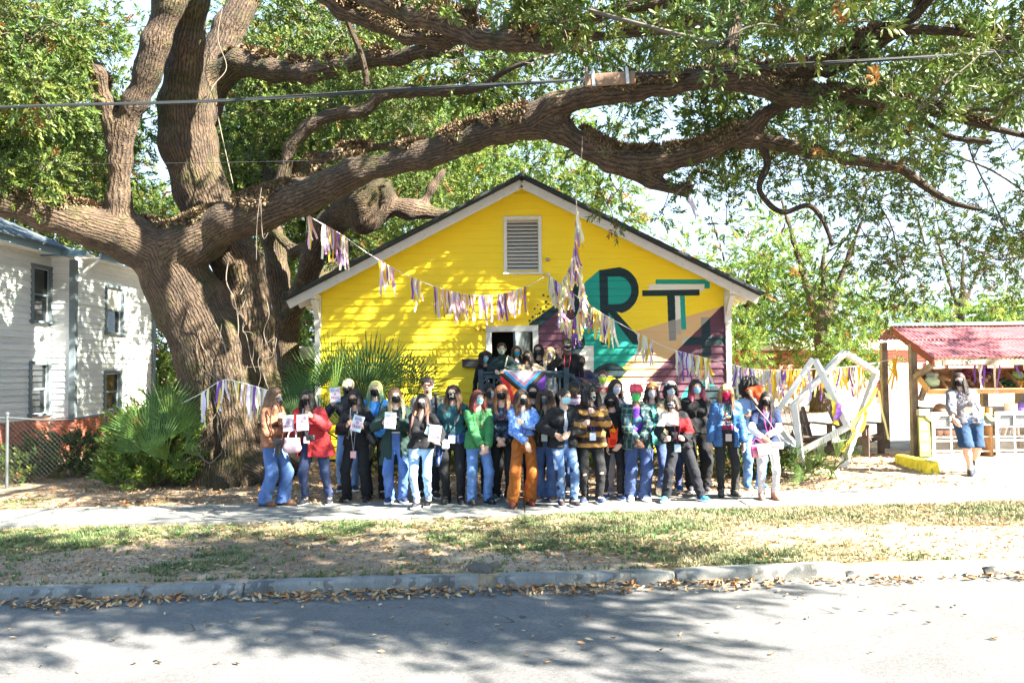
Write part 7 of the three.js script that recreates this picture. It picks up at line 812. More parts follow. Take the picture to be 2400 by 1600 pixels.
    const bodyTop = meshCaps(c2, 0.0185 * s * far, (d, x, y, z) => { if (Math.abs(d) < 0.06) d += last ? wr(x + seed2, y, z, U.wr ?? 1) - (ui ? 0.004 : 0) : 0.25 * wr(x + seed2, y, z, 1) + (U.rib ? 0.003 * Math.sin(x * U.rib) : 0); d = Math.max(d, hem - y + 0.008 * noise(x * 9, seed2, z * 9));
      if (U.neck !== 'turtle') { const nr = U.neck === 'wide' ? 0.095 : U.neck === 'scoop' ? 0.08 : 0.066, dx = x - nk.x, dz = z - nk.z, dn = nr * s - Math.sqrt(dx * dx + dz * dz); if (y > nk.y - 0.05 * s) d = Math.max(d, Math.min(dn, y - (nk.y - 0.03 * s) - (U.neck === 'scoop' || U.neck === 'wide' ? -0.05 * s * sst(-0.02, 0.06, dz) : 0))); if (U.neck === 'v') { const vy = nk.y - 0.02 * s - y, vw = (0.055 - 0.36 * Math.max(0, vy)) * s; if (z > nk.z - 0.02 && vw > 0) d = Math.max(d, vw - Math.abs(x - nk.x)); } }
      if (op && z > nk.z - 0.01) { const ww = op * s * (0.5 + 0.5 * sst(0.85 * 1.7 * s, 0.62 * 1.7 * s, y)); d = Math.max(d, ww - Math.abs(x - nk.x - lean * 0.3)); } return d; }, 0.06, 0.04);
    const gs = [bodyTop]; if (slv > 0.45) for (const a of arms) { const fr = Math.min(1, (slv - 0.5) * 2), end = a.E.clone().lerp(a.W, fr), dir = a.W.clone().sub(a.E).normalize(), sc = new Caps(0.02); sc.add(a.S.clone().lerp(a.E, 0.7), a.E, (0.04 * w + t) * s, (0.038 * w + t + (U.cuff || 0) * 0.4) * s); sc.add(a.E, end.clone().addScaledVector(dir, 0.05), (0.038 * w + t + (U.cuff || 0) * 0.4) * s, (0.03 + t + (U.cuff || 0) * 0.7) * s); const ed = end.dot(dir) + 0.012 * s; gs.push(meshCaps(sc, 0.0165 * s * far, (d, x, y, z) => Math.max(d + (Math.abs(d) < 0.05 ? wr(x, y, z, last ? 1.2 : 0.2) : 0), Math.hypot(x - end.x, y - end.y, z - end.z) < 0.16 ? x * dir.x + y * dir.y + z * dir.z - ed : -1), 0.05, 0.03)); }
    const mg = mergeGeometries(gs); paint(mg, U.pat || PAT.plain(U.c || '#333')); const mm = mesh(U.name || 'shirt', mg, vfab, g); if (U.label) mm.userData.label = U.label; if (U.gloss) mm.material = new THREE.MeshStandardMaterial({ color: 0xffffff, vertexColors: true, roughness: 0.45 });
    if (U.hood) mesh('hood', meshCaps(new Caps(0.03).add(T(-0.06, 0.83, -0.07), T(0.06, 0.83, -0.07), 0.055 * s).add(T(-0.09, 0.825, 0.0), T(-0.05, 0.83, -0.07), 0.028 * s, 0.045 * s).add(T(0.09, 0.825, 0.0), T(0.05, 0.83, -0.07), 0.028 * s, 0.045 * s), 0.014, (d, x, y, z) => d + wr(x, y, z, 1.2)), fabric(U.hood), mm);
    if (U.print) { const [ww, hh, yy, tex] = U.print, pos = [], uv = [], idx = [], n = 8; for (let j = 0; j <= n; j++) for (let i = 0; i <= n; i++) { const x = (i / n - 0.5) * ww, y = yy + (0.5 - j / n) * hh, base = T(0, (yy) / 1.7, 0); let zz = 0.3; for (let z = 0.3; z > 0; z -= 0.004) { let d = 1; for (const q of c2.p) d = smin(d, capD(q, (x + base.x), y * s, z), c2.k); if (d < 0.007) { zz = z; break; } } pos.push(x + base.x, y * s, zz + 0.004); uv.push(i / n, 1 - j / n); } for (let j = 0; j < n; j++) for (let i = 0; i < n; i++) { const a = j * (n + 1) + i; idx.push(a, a + n + 1, a + 1, a + 1, a + n + 1, a + n + 2); } mesh('print', geoFrom(pos, idx, uv), new THREE.MeshStandardMaterial({ map: tex, roughness: 0.85, transparent: true, alphaTest: 0.5 }), mm); }
  });
  // lanyard with badge, straps
  const chestZ = (0.125 + 0.02 * w + (o.lanZ || 0)) * s; if (o.lanyard) { const [col, yB, bc] = o.lanyard, y = yB * s - drop * s, q = T(0, 0.7, 0).x; const l = mesh('lanyard', merge([-1, 1].map((k) => tube([T(k * 0.06, 0.855, -0.02), T(k * 0.055, 0.83, 0.075), V(q + k * 0.05 * s, 1.25 * s - drop * s, chestZ * 0.98), V(q + k * 0.02 * s, (1.25 * s - drop * s) * 0.4 + y * 0.6, chestZ * 1.03), V(q, y + 0.05 * s, chestZ)], 0.0045, 24, 5))), fabric(col), g); if (bc !== null) mesh('badge', place(chamferBox(0.085, 0.1, 0.006, 0.002), V(q, y, chestZ + 0.008)), fabric(bc || '#dfe4e8', 0.4), l); }
  if (o.strap) { const [col, side] = o.strap; mesh('shoulder_strap', tube([T(side * 0.11, 0.84, -0.06), T(side * 0.12, 0.856, 0.02), T(side * 0.1, 0.8, 0.12), T(side * 0.06, 0.7, 0.175), T(-side * 0.08, 0.57, 0.15), T(-side * 0.16, 0.52, 0.06)], 0.014, 26, 6), fabric(col), g); } if (o.pack) for (const k of [-1, 1]) mesh('backpack_strap', tube([T(k * 0.1, 0.84, -0.09), T(k * 0.11, 0.862, 0.0), T(k * 0.115, 0.8, 0.1), T(k * 0.13, 0.72, 0.115), T(k * 0.16, 0.64, 0.03)], 0.018, 20, 6), fabric(o.pack), g);
  g.userData.s = undefined; delete g.userData.s; g._s = s; g._arms = arms; g._T = T; g._feet = feet; g._hm = hm; if (o.extra) o.extra(g, { s, T, arms, feet, hm, w, wr, hp }); return g;
}
const local = (g, v) => { g.updateMatrixWorld(true); return g.localToWorld(v.clone()); };
// stand a figure where its feet meet the ground; height from the top of its head
function stand(px, footY, topY, o) { const p = onGround(px, footY), d = -p.z; if (-p.z > 10.2 && -p.z < 11.5) p.y = GRADE * p.x + (p.x < -3.8 ? 0.02 : 0); const top = P(px, topY, d).y; o.H = (top - p.y) / (o.tall || 1.015); o.pos = p; return person({ yaw: 0, ...o }); }
function standAt(px, d, topY, H, floor, o) { const p = P(px, topY, d); o.H = H; o.pos = V(p.x, floor ?? p.y - H * 1.015, p.z); o.drop = floor === undefined ? 0 : 0; return person({ yaw: 0, ...o }); }

function standD(px, d, topY, o, floor) { const p = P(px, topY, d), f = floor ?? gy(p.x, p.z); o.H = (p.y - f) / 1.015 + (o.drop || 0); o.pos = V(p.x, f, p.z); return person({ yaw: 0, ...o }); }
const h = (k, x, y, z, more) => ({ k, px: [x, y], z, ...more });
// ---------- the crowd ----------
const signTex = canvasTex(256, 368, (c, w, hh) => { const g = c.createLinearGradient(0, 0, w, hh); g.addColorStop(0, '#9cbfce'); g.addColorStop(0.35, '#bdbac4'); g.addColorStop(0.65, '#c4b0b8'); g.addColorStop(1, '#78b4cc'); c.fillStyle = g; c.fillRect(0, 0, w, hh); c.textAlign = 'center'; c.font = 'bold 88px serif'; for (const [t, y, ww] of [['GOD', 112, 190], ['IS', 196, 70], ['TRANS', 292, 215]]) { c.fillStyle = '#c2507e'; c.fillText(t, w / 2 + 4, y + 4, ww); c.fillStyle = '#16264f'; c.fillText(t, w / 2, y, ww); } });
const signM = new THREE.MeshStandardMaterial({ map: signTex, roughness: 0.6 }), paperM = fabric('#e6e4de');
function sign(label, px, py, d, yaw, tilt, pitch = -0.12) { const g = thing('sign_card', label, 'sign', P(px, py, d), 0, undefined); g.rotation.set(pitch, yaw * DEG, tilt * DEG, 'YXZ'); mesh('card', chamferBox(0.158, 0.226, 0.008, 0.002), paperM, g); mesh('print', new THREE.PlaneGeometry(0.153, 0.221).translate(0, 0, 0.0055), signM, g); return g; }
const depth = (g) => -g.position.z, D$ = PAT.denim, PL = PAT.plain;
const strapBag = (g, pts, r) => tube(pts, r, 20, 5);
{
  let p; // front of the crowd, along the sidewalk edge
  p = stand(640, 1188, 904, { label: 'person in tan jacket and wide blue jeans seen in profile holding a card', yaw: 68, head: { yaw: 4, pitch: 14 }, skin: 'light', hair: ['longer', 'brown', 'lbrown'], mask: ['#3d4148'], tops: [{ c: '#8f5a38', t: 0.034, hem: 0.5, boxy: 1, name: 'jacket', cuff: 0.012, wr: 1.6 }], legs: { pat: D$('#245a9c', 0.5), flare: 0.05, t: 0.026, hem: 0.05 }, shoes: ['low', '#5a3a26', '#3a2618'], arms: [h('hold', 666, 1010, 0.06), h('hold', 660, 985, 0.2)], feet: [[-0.07, -0.1, -8], [0.08, 0.12, 6]] }); sign('worded card held low by the person in the tan jacket', 674, 992, depth(p) - 0.2, 18, 0);
  { const c = thing('camera', 'black camera with long lens hanging at the tan jacket hip', 'camera', P(651, 1035, depth(p) - 0.24)); mesh('camera_body', chamferBox(0.13, 0.09, 0.06, 0.012), M.black, c); mesh('lens', place(new THREE.CylinderGeometry(0.036, 0.04, 0.15, 16), V(0.01, -0.1, 0.02), 0.3), M.black, c); mesh('strap', tube([V(-0.06, 0.04, 0), V(-0.1, 0.3, 0.02), V(-0.02, 0.56, 0.03), V(0.06, 0.3, 0.02), V(0.06, 0.04, 0)], 0.012, 24, 5), fabric('#4a2a1e'), c); }
  p = stand(738, 1181, 911, { label: 'person in open red jacket with glasses and long black hair', w: 1.22, lean: -0.11, skin: 'olive', hair: ['longer', 'black'], mask: ['#0c0d10'], glasses: 'dark', head: { yaw: 4, tilt: 3 }, tops: [{ c: '#23303a', hem: 0.54 }, { c: '#b3141c', t: 0.045, hem: 0.42, open: 0.085, name: 'jacket', cuff: 0.012, flare: 0.03, wr: 1.7 }], legs: { pat: D$('#16305e', 0.45), t: 0.01, flare: 0 }, shoes: ['high', '#23282e', '#e8e6e0', '#d8d8d8'], feet: [[-0.13, 0.05, -6], [0.22, 0.0, 14]], arms: [h('hold', 698, 1000, 0.3), h('hold', 732, 978, 0.3)], lanyard: ['#c9b8c4', 0.98, '#dfe4e2'], lanZ: 0.04 }); sign('worded card held by the person in the red jacket', 708, 990, depth(p) - 0.38, 3, 3);
  { const b = thing('tote_bag', 'pale pink tote bag hanging beside the red jacket', 'bag', P(684, 1040, depth(p) - 0.34)); const c = new Caps(0.05); c.add(V(-0.07, -0.06, 0), V(0.07, -0.06, 0), 0.055); c.add(V(-0.06, 0.07, 0), V(0.06, 0.07, 0), 0.035); for (const x of [-0.065, 0, 0.065]) c.add(V(x, -0.06, 0), V(x, 0.08, 0), 0.05, 0.034); mesh('bag_body', meshCaps(c, 0.012, (d, x, y, z) => Math.max(d + 0.006 * noise(x * 18, y * 18, z * 18), y - 0.085)), fabric('#d9b3b8'), b); for (const z of [-0.02, 0.02]) mesh('handle', tube([V(-0.06, 0.08, z), V(-0.03, 0.17, z), V(0.045, 0.2, z), V(0.06, 0.08, z)], 0.008, 16, 5), fabric('#d4aab0'), b); }
  { const c = thing('camera', 'small black camera hanging on the red jacket wearer', 'camera', P(727, 1026, depth(p) - 0.3)); mesh('camera_body', chamferBox(0.12, 0.075, 0.05, 0.01), M.black, c); mesh('lens', new THREE.CylinderGeometry(0.032, 0.034, 0.06, 16).rotateX(1.57).translate(0, 0, 0.05), M.black, c); mesh('strap', tube([V(-0.055, 0.03, 0), V(-0.07, 0.3, -0.02), V(-0.06, 0.5, -0.1)], 0.006, 16, 5), M.black, c); }
  p = stand(816, 1150, 885, { label: 'person with short bleached hair raising a card in dark jacket', broad: 1, skin: 'fair', hair: ['crop', 'pale'], mask: ['#0f1114'], head: { pitch: 8 }, tops: [{ c: '#1c2430', t: 0.04, hem: 0.5, name: 'jacket', cuff: 0.01, wr: 1.6, neck: 'turtle' }], legs: { pat: D$('#5d87b8', 0.6), t: 0.018, flare: 0.012 }, shoes: ['low', '#1c1c24', '#eceae4'], arms: [h('raise', 779, 951, 0.22), 'down'], far: 1 }); sign('worded card raised beside the bleached hair', 785, 925, depth(p) - 0.3, 6, 3);
  p = stand(834, 1173, 909, { label: 'person in black top with long black hair tilting a card', skin: 'tan', hair: ['longer', 'black'], mask: ['#0b0b0d'], head: { pitch: 12 }, tops: [{ c: '#3a3a3e', neck: 'scoop', sleeve: 0.1 }, { c: '#0d0e11', t: 0.028, hem: 0.5, open: 0.07, name: 'cardigan', cuff: 0.012 }], legs: { c: '#0c0d11', t: 0.022, flare: 0.02 }, shoes: ['boot', '#101012', '#1a1a1a'], arms: [h('hold', 812, 1000, 0.3), h('hold', 852, 1003, 0.28)], lanyard: ['#8a8f98', 0.72, '#d4a0a0'], feet: [[-0.14, 0.0, -12], [0.16, -0.02, 12]] }); sign('worded card tilted between both hands of a black top wearer', 837, 992, depth(p) - 0.36, 0, -17);
  { const b = thing('black_bag', 'puffy black bag slung on the arm beside the blue shirt', 'bag', P(866, 1002, depth(p) - 0.16)); const c = new Caps(0.05); c.add(V(-0.06, 0.02, 0), V(0.1, 0, 0), 0.07, 0.06); c.add(V(0, -0.1, 0), V(0.06, -0.2, 0), 0.06, 0.06); mesh('bag_body', meshCaps(c, 0.012, (d, x, y, z) => d + 0.012 * noise(x * 14, y * 14, z * 14)), mat(rgb(0.012, 0.012, 0.014), 0.35), b); mesh('handle', tube([V(0.02, 0.06, 0), V(0.1, 0.1, 0.02), V(0.15, 0.02, 0.02), V(0.06, -0.02, 0.05)], 0.01, 16, 5), M.black, b); }
  stand(880, 1163, 890, { label: 'person with green and yellow hair in bright blue hoodie', w: 1.05, skin: 'fair', hair: ['long', '#a8a260', '#4a8472'], mask: ['#0d0e10'], head: { yaw: 4, tilt: -2 }, tops: [{ pat: PL('#1d7fd0', 0.1), t: 0.035, hem: 0.52, name: 'hoodie', cuff: 0.01, hood: '#1d7fd0', wr: 1.5, print: [0.2, 0.03, 1.2, canvasTex(256, 40, (c) => { c.clearRect(0, 0, 256, 40); c.fillStyle = '#b8d86a'; for (let i = 0; i < 12; i++) c.fillRect(8 + i * 20, 12 + (i % 3) * 3, 12, 10); })] }], legs: { c: '#0b0c10', t: 0.018 }, shoes: ['boot', '#0e0e10', '#161616'], arms: ['down', 'down'], strap: ['#10141c', 1] });
  p = stand(929, 1178, 906, { label: 'person in long dark green cardigan and striped top holding a card', skin: 'fair', hair: ['longer', 'lbrown', 'pale'], mask: ['#0f1116'], tops: [{ pat: PAT.thin('#101218', '#d8d8d4', 0.055), sleeve: 0.3 }, { c: '#16342c', t: 0.035, hem: 0.33, open: 0.06, name: 'cardigan', flare: 0.03, cuff: 0.014, wr: 1.6 }], legs: { pat: D$('#2a66b4', 0.45), t: 0.022, flare: 0.028 }, shoes: ['low', '#22304a', '#ecebe6', '#e4e4e4'], arms: [h('hold', 897, 993, 0.28), h('hold', 930, 994, 0.28)], feet: [[-0.09, 0.03, -14], [0.1, 0.03, 14]] }); sign('worded card held against the dark green cardigan', 914, 985, depth(p) - 0.36, 6, -4);
  p = stand(990, 1188, 922, { label: 'person in black v neck with sunglasses pushed up on the hair', w: 1.12, skin: 'fair', hair: ['shoulder', 'dbrown', 'lbrown'], mask: ['#0b0c0e'], topglasses: 1, head: { yaw: 6, pitch: -4, tilt: -3 }, tops: [{ c: '#0a0b0e', neck: 'v', t: 0.018, hem: 0.52 }], legs: { pat: D$('#7fb2dc', 0.55), t: 0.008, hem: 0.09 }, shoes: ['high', '#17181c', '#f0efea', '#f4f4f0'], arms: [h('hold', 1000, 1018, 0.27), h('holdlow', 1030, 1040, 0.26)], feet: [[-0.05, 0.12, -6], [0.09, -0.02, 4]], pack: '#7a4f4a' }); sign('worded card held beside a phone by the black v neck', 1019, 1016, depth(p) - 0.36, 8, -9);
  { const c = thing('phone', 'pale green phone pinched behind the card', 'phone', P(1004, 1006, depth(p) - 0.34)); c.rotation.z = -0.35; mesh('phone_body', chamferBox(0.07, 0.14, 0.009, 0.004), mat('#bcd8cf', 0.3), c); mesh('camera_lens', new THREE.CylinderGeometry(0.012, 0.012, 0.004, 12).rotateX(1.57).translate(-0.02, 0.05, 0.006), M.black, c); }
  standD(1002, 11.9, 881, { label: 'tall unmasked person in tinted sunglasses and patterned jacket', broad: 1, w: 1.05, skin: 'light', hair: ['short', 'dbrown'], glasses: 'sun', tops: [{ c: '#8a94a0' }, { pat: PAT.camo(['#77716a', '#b3aa9c', '#4d4a46', '#8f877a']), t: 0.03, open: 0.07, name: 'jacket' }], legs: { c: '#1c1e24' }, pack: '#16181c', extra: (g, { hm }) => { const b = mesh('goatee', new THREE.SphereGeometry(0.02, 10, 8).scale(0.9, 1, 0.6).translate(0, -0.092, 0.066), mat(HC.dbrown, 0.9), g); b.applyMatrix4(hm); }, far: 1 });
  stand(1064, 1179, 899, { label: 'person in dark teal sweatshirt with flannel tied at the waist', w: 1.08, skin: 'light', hair: ['wavy', 'dbrown', 'lbrown'], mask: ['#0b0b0c', 'cloth', (x, y, z) => (Math.abs(y + 0.045 + Math.abs(x) * 0.3) < 0.006 && Math.abs(x) < 0.03) || Math.hypot(Math.abs(x) - 0.025, y + 0.022) < 0.008 ? [0.8, 0.8, 0.78] : [0.01, 0.01, 0.012]], head: { tilt: 2 }, tops: [{ c: '#12525a', t: 0.036, hem: 0.53, name: 'sweatshirt', boxy: 1, wr: 1.6 }], legs: { c: '#0c0d11', t: 0.02 }, shoes: ['boot', '#111214', '#1c1c1c'], arms: ['back', 'back'], strap: ['#0f1216', 1], lanyard: ['#1a2228', 0.93, '#cfd8ea'], lanZ: 0.04, extra: (g, { s, T, w }) => { const c = new Caps(0.04); c.add(T(-0.1, 0.55, 0), T(0.1, 0.55, 0), 0.15 * s * 1); c.add(T(-0.16, 0.54, 0.06), T(-0.19, 0.34, 0.1), 0.075 * s, 0.055 * s); c.add(T(0.16, 0.54, -0.02), T(0.2, 0.4, -0.04), 0.075 * s, 0.06 * s); const gg = meshCaps(c, 0.015, (d, x, y, z) => Math.max(d + 0.012 * noise(x * 14, y * 9, z * 14), Math.abs(x) < 0.13 ? y - 0.585 * 1.7 * s : -1, Math.abs(x) < 0.14 * s ? 0.505 * 1.7 * s - y : -1)); paint(gg, PAT.plaid('#1e3f7a', '#0d1a3a', '#cfd6e2', 0.09)); mesh('tied_flannel', gg, vfab, g); mesh('pouch', place(chamferBox(0.11, 0.13, 0.06, 0.02), V(-0.1 * s, 0.86 * s, 0.2 * s)), fabric('#a9bdb0'), g); } });
  stand(1122, 1180, 912, { label: 'person with red hair in bright green sweatshirt and blue mask', yaw: 14, skin: 'fair', hair: ['shoulder', 'auburn', 'red'], mask: ['#8fd0da', 'surgical'], head: { yaw: 16 }, tops: [{ c: '#2a7a3c', t: 0.036, hem: 0.49, name: 'sweatshirt', boxy: 1, cuff: 0.012, wr: 1.8 }], legs: { pat: D$('#3f78b8', 0.55), t: 0.022, flare: 0.02 }, shoes: ['low', '#141517', '#101010'], arms: [h('clasplow', 1132, 1052, 0.24), h('clasplow', 1144, 1050, 0.22)], feet: [[-0.12, 0.06, -4], [0.13, 0.04, 16]], lanyard: ['#5a2030', 1.1, null], lanZ: 0.03 });
  standD(1148, 11.95, 896, { label: 'person in black and white mask behind the ginger hair', broad: 1, skin: 'brown', hair: ['short', 'black'], mask: ['#1a1c20', 'cloth', (x, y) => x > 0.0 ? [0.55, 0.55, 0.57] : [0.02, 0.022, 0.026]], tops: [{ c: '#14161c', t: 0.03 }], legs: { c: '#10131a' }, far: 1 });
  stand(1178, 1173, 899, { label: 'person with ginger hair and navy jacket, hands clasped', skin: 'fair', hair: ['fringe', 'ginger', '#9c7450'], mask: ['#0c0d10'], head: { tilt: 2 }, tops: [{ c: '#1b3346', neck: 'scoop' }, { c: '#12243f', t: 0.034, hem: 0.5, open: 0.07, name: 'jacket', cuff: 0.012, gloss: 1, wr: 1.6 }], legs: { c: '#0d0f15', t: 0.02, flare: 0.01 }, shoes: ['high', '#3c5a56', '#dcdcd4', '#d8e0dc'], arms: [h('clasplow', 1165, 1024, 0.24), h('clasplow', 1183, 1026, 0.22)], lanyard: ['#6b1d34', 1.16, null] });
  stand(1226, 1185, 909, { label: 'person in speckled blue knit sweater and orange corduroy trousers', yaw: 8, skin: 'fair', hair: ['wavy', 'dbrown', 'lbrown'], mask: ['#15191a'], head: { yaw: 14, pitch: 8 }, tops: [{ pat: PAT.knit('#2c5cb0', '#8fb2e4'), t: 0.03, hem: 0.6, name: 'sweater', cuff: 0.012, neck: 'scoop', wr: 1.4 }], legs: { pat: (x, y, z) => { const k = 0.8 + 0.2 * Math.sin(x * 420 + z * 200), a = lin('#a35a16'); return a.map((v) => v * k); }, t: 0.014, flare: 0.055, hem: 0.06, wr: 1 }, shoes: ['low', '#6a2f1c', '#3c1c12'], arms: [h('clasplow', 1232, 1034, 0.24, { dir: [-0.3, -0.9, 0.2] }), h('chest', 1228, 992, 0.25, { hand: 'fist' })], feet: [[-0.16, 0.1, -14], [0.1, 0.0, 8]], lanyard: ['#5a2a3a', 0.96, '#e4d4cc'] });
  standD(1248, 11.85, 896, { label: 'person with straight black hair behind the blue sweater', skin: 'light', hair: ['longer', 'black'], mask: ['#0b0c0e'], tops: [{ c: '#121419' }], legs: { c: '#14161c' }, far: 1 });
  stand(1281, 1173, 911, { label: 'person with curly brown hair in dark plaid shirt, grey mask', w: 1.08, skin: 'tan', hair: ['curly', 'dbrown', 'lbrown'], mask: ['#4f5560'], head: { tilt: -3 }, tops: [{ c: '#1c1412', neck: 'v' }, { pat: PAT.plaid('#2a2522', '#120f0e', '#8a7f70', 0.085), t: 0.036, hem: 0.48, open: 0.03, name: 'shirt', boxy: 1, wr: 1.6 }], legs: { pat: D$('#27548f', 0.4), t: 0.024, flare: 0.06 }, shoes: ['low', '#8a5a44', '#eceae4'], arms: [h('clasp', 1262, 1000, 0.2), 'hip'], lanyard: ['#3a5a44', 0.98, '#cfdcd0'], lanZ: 0.03 });
  stand(1325, 1187, 908, { label: 'person in black zip jacket, patched jeans and pale blue mask', yaw: 12, skin: 'light', hair: ['bun', 'dbrown'], mask: ['#9fd4da', 'surgical'], head: { yaw: 24 }, tops: [{ c: '#c6c8d2' }, { c: '#0d0e11', t: 0.04, hem: 0.5, open: 0.03, name: 'jacket', cuff: 0.01, hood: '#0d0e11', wr: 1.8 }], legs: { pat: PAT.worn('#2f6098'), t: 0.02, hem: 0.1 }, shoes: ['low', '#2a2224', '#efeee9', '#e8e8e8'], arms: [h('pocket', 1300, 1016, 0.17), h('pocket', 1337, 1012, 0.2)], feet: [[-0.06, 0.0, -10], [0.1, 0.1, 12]] });
  standD(1345, 12.0, 891, { label: 'unmasked person in wire glasses and pale pink scarf', skin: 'dark', hair: ['crop', 'black'], glasses: 'gold', tops: [{ c: '#26304e', t: 0.03 }], legs: { pat: D$('#28508c', 0.4) }, shoes: ['low', '#1c2026', '#d8d8d8'], extra: (g, { s, T }) => { const c = new Caps(0.03); for (let i = 0; i < 9; i++) { const a = -2.4 + 4.8 * i / 8, b = -2.4 + 4.8 * (i + 1) / 8; c.add(V(Math.sin(a) * 0.1 * s, T(0, 0.835, 0).y - 0.03 * Math.cos(a), Math.cos(a) * 0.085 * s), V(Math.sin(b) * 0.1 * s, T(0, 0.835, 0).y - 0.03 * Math.cos(b), Math.cos(b) * 0.085 * s), 0.042 * s); } c.add(T(0.05, 0.82, 0.1), T(0.1, 0.72, 0.14), 0.045 * s, 0.05 * s); const gg = meshCaps(c, 0.012, (d, x, y, z) => d + 0.012 * noise(x * 20, y * 20, z * 20)); paint(gg, PAT.thin('#d6bcc4', '#a8748c', 0.03)); mesh('scarf', gg, vfab, g); }, far: 1 });
  stand(1387, 1180, 901, { label: 'person in brown and tan striped knit sweater giving a thumbs up', w: 1.12, yaw: 4, skin: 'fair', hair: ['curly', 'black', 'dbrown'], mask: ['#bcbcb4', 'cloth', (x, y, z) => noise(x * 45, y * 45, 2) > 0 ? [0.02, 0.025, 0.03] : [0.55, 0.6, 0.55]], head: { yaw: 22 }, tops: [{ pat: PAT.stripes('#a5793f', '#2a1a14', 0.15), t: 0.05, hem: 0.48, name: 'sweater', rib: 330, cuff: 0.02, boxy: 1, wr: 1.7 }], legs: { c: '#0d0e11', t: 0.022, knee: [[1, 0.05], [0, 0.08]] }, shoes: ['low', '#1d2c48', '#f0efe9', '#e8eef4'], arms: [h('thumbup', 1366, 994, 0.3), h('thumbup', 1394, 966, 0.27)], feet: [[-0.1, 0.0, -22], [0.1, 0.06, 6]], lanyard: ['#1f3f96', 0.98, '#cfd8e8'], lanZ: 0.06 });
  stand(1446, 1153, 886, { label: 'person with long dark hair and white mask hugging a friend from behind', w: 1.1, skin: 'fair', hair: ['longer', 'dbrown'], mask: ['#c9c4d2'], tops: [{ pat: (x, y, z) => y > 1.3 ? lin('#8d8d9a') : lin('#20343e'), t: 0.045, hem: 0.5, name: 'jacket', cuff: 0.012, wr: 1.8, hood: '#1d5a5c' }], legs: { c: '#9a9aa2', t: 0.02 }, shoes: ['low', '#8d7a86', '#dcd8d8'], arms: [h('hug', 1405, 968, 0.16), h('hug', 1466, 960, 0.3)] });
  stand(1437, 1171, 920, { label: 'shorter person with black bowl fringe in black top with flame print', skin: 'fair', hair: ['bob', 'black'], hs: 1.04, mask: ['#0c0d0f'], head: { pitch: -2 }, tops: [{ c: '#0c0d11', t: 0.03, hem: 0.44, name: 'hoodie', wr: 1.5, print: [0.22, 0.42, 1.05, canvasTex(128, 256, (c) => { c.clearRect(0, 0, 128, 256); c.fillStyle = '#e0481c'; c.beginPath(); c.moveTo(30, 250); for (const [x, y] of [[24, 150], [50, 160], [36, 60], [62, 110], [70, 20], [92, 90], [110, 50], [104, 180], [80, 250]]) c.lineTo(x, y); c.fill(); c.fillStyle = '#e6a01e'; c.fillRect(50, 70, 40, 34); c.fillStyle = '#b81a14'; c.fillRect(44, 170, 50, 60); })] }], legs: { c: '#0d0f14', t: 0.016 }, shoes: ['low', '#1d3560', '#ecebe8', '#dfe8f2'], arms: [h('down', 1424, 1040, 0.08), 'pocket'], feet: [[-0.12, 0.02, -20], [0.12, 0.06, 24]] });
  stand(1494, 1173, 903, { label: 'person with pink hair and green mask in plaid jacket over tie dye', w: 1.05, skin: 'brown', hair: ['topfro', 'pink'], hs: 0.97, mask: ['#3fc25a'], glasses: 'gold', tops: [{ pat: PAT.tie(['#5a1f96', '#8a4ac0', '#2c8a7a', '#6d2aa8', '#3a1a70']), t: 0.02, hem: 0.5 }, { pat: PAT.plaid('#1c4248', '#11203a', '#8fa86a', 0.08), t: 0.045, hem: 0.45, open: 0.085, name: 'jacket', cuff: 0.014, wr: 1.7 }], legs: { pat: D$('#20427a', 0.4), t: 0.03, flare: 0.04 }, shoes: ['low', '#d2d2d6', '#eeeeea'], arms: [h('clasplow', 1492, 1030, 0.26), h('clasplow', 1506, 1028, 0.25)], extra: (g, { hm }) => { const c = new Caps(0.02); c.add(V(0, 0.02, -0.03), V(0, -0.03, -0.04), 0.08, 0.068); const k = mesh('hair_fade', meshCaps(c, 0.01, (d, x, y, z) => Math.max(d, z > 0.03 ? 1 : -1, y - 0.06)), mat('#120c0a', 0.8), g); k.applyMatrix4(hm); } });
  stand(1532, 1161, 897, { label: 'person in brown knit beanie and khaki jacket over teal checked shirt', skin: 'fair', hair: ['shoulder', 'dbrown'], beanie: 1, mask: ['#ddc9d0', 'cloth', (x, y, z) => noise(x * 60, y * 60, 4) > 0.3 ? [0.6, 0.3, 0.38] : [0.72, 0.66, 0.68]], head: { tilt: -3 }, tops: [{ pat: PAT.plaid('#2f8f8c', '#1d6a70', '#a8d8cc', 0.03), t: 0.02, hem: 0.45 }, { c: '#8a7c62', t: 0.045, hem: 0.47, open: 0.07, name: 'jacket', cuff: 0.012, wr: 1.6 }], legs: { pat: D$('#22427c', 0.4), t: 0.02, hem: 0.12 }, shoes: ['high', '#c9c4b4', '#e4e0d4'], arms: ['down', 'down'] });
  standD(1571, 12.0, 893, { label: 'person with dark bob and pale mask in white cap and green jacket', skin: 'fair', hair: ['bob', 'black'], headwear: 'cap', mask: ['#c4d6e4', 'surgical'], head: { yaw: 12, tilt: -4 }, tops: [{ c: '#9fc46a' }, { c: '#2c6a3c', t: 0.035, open: 0.05, name: 'jacket' }], legs: { pat: D$('#1c3a70', 0.3) }, shoes: ['low', '#2a5a8a', '#d8e0e8'], far: 1 });
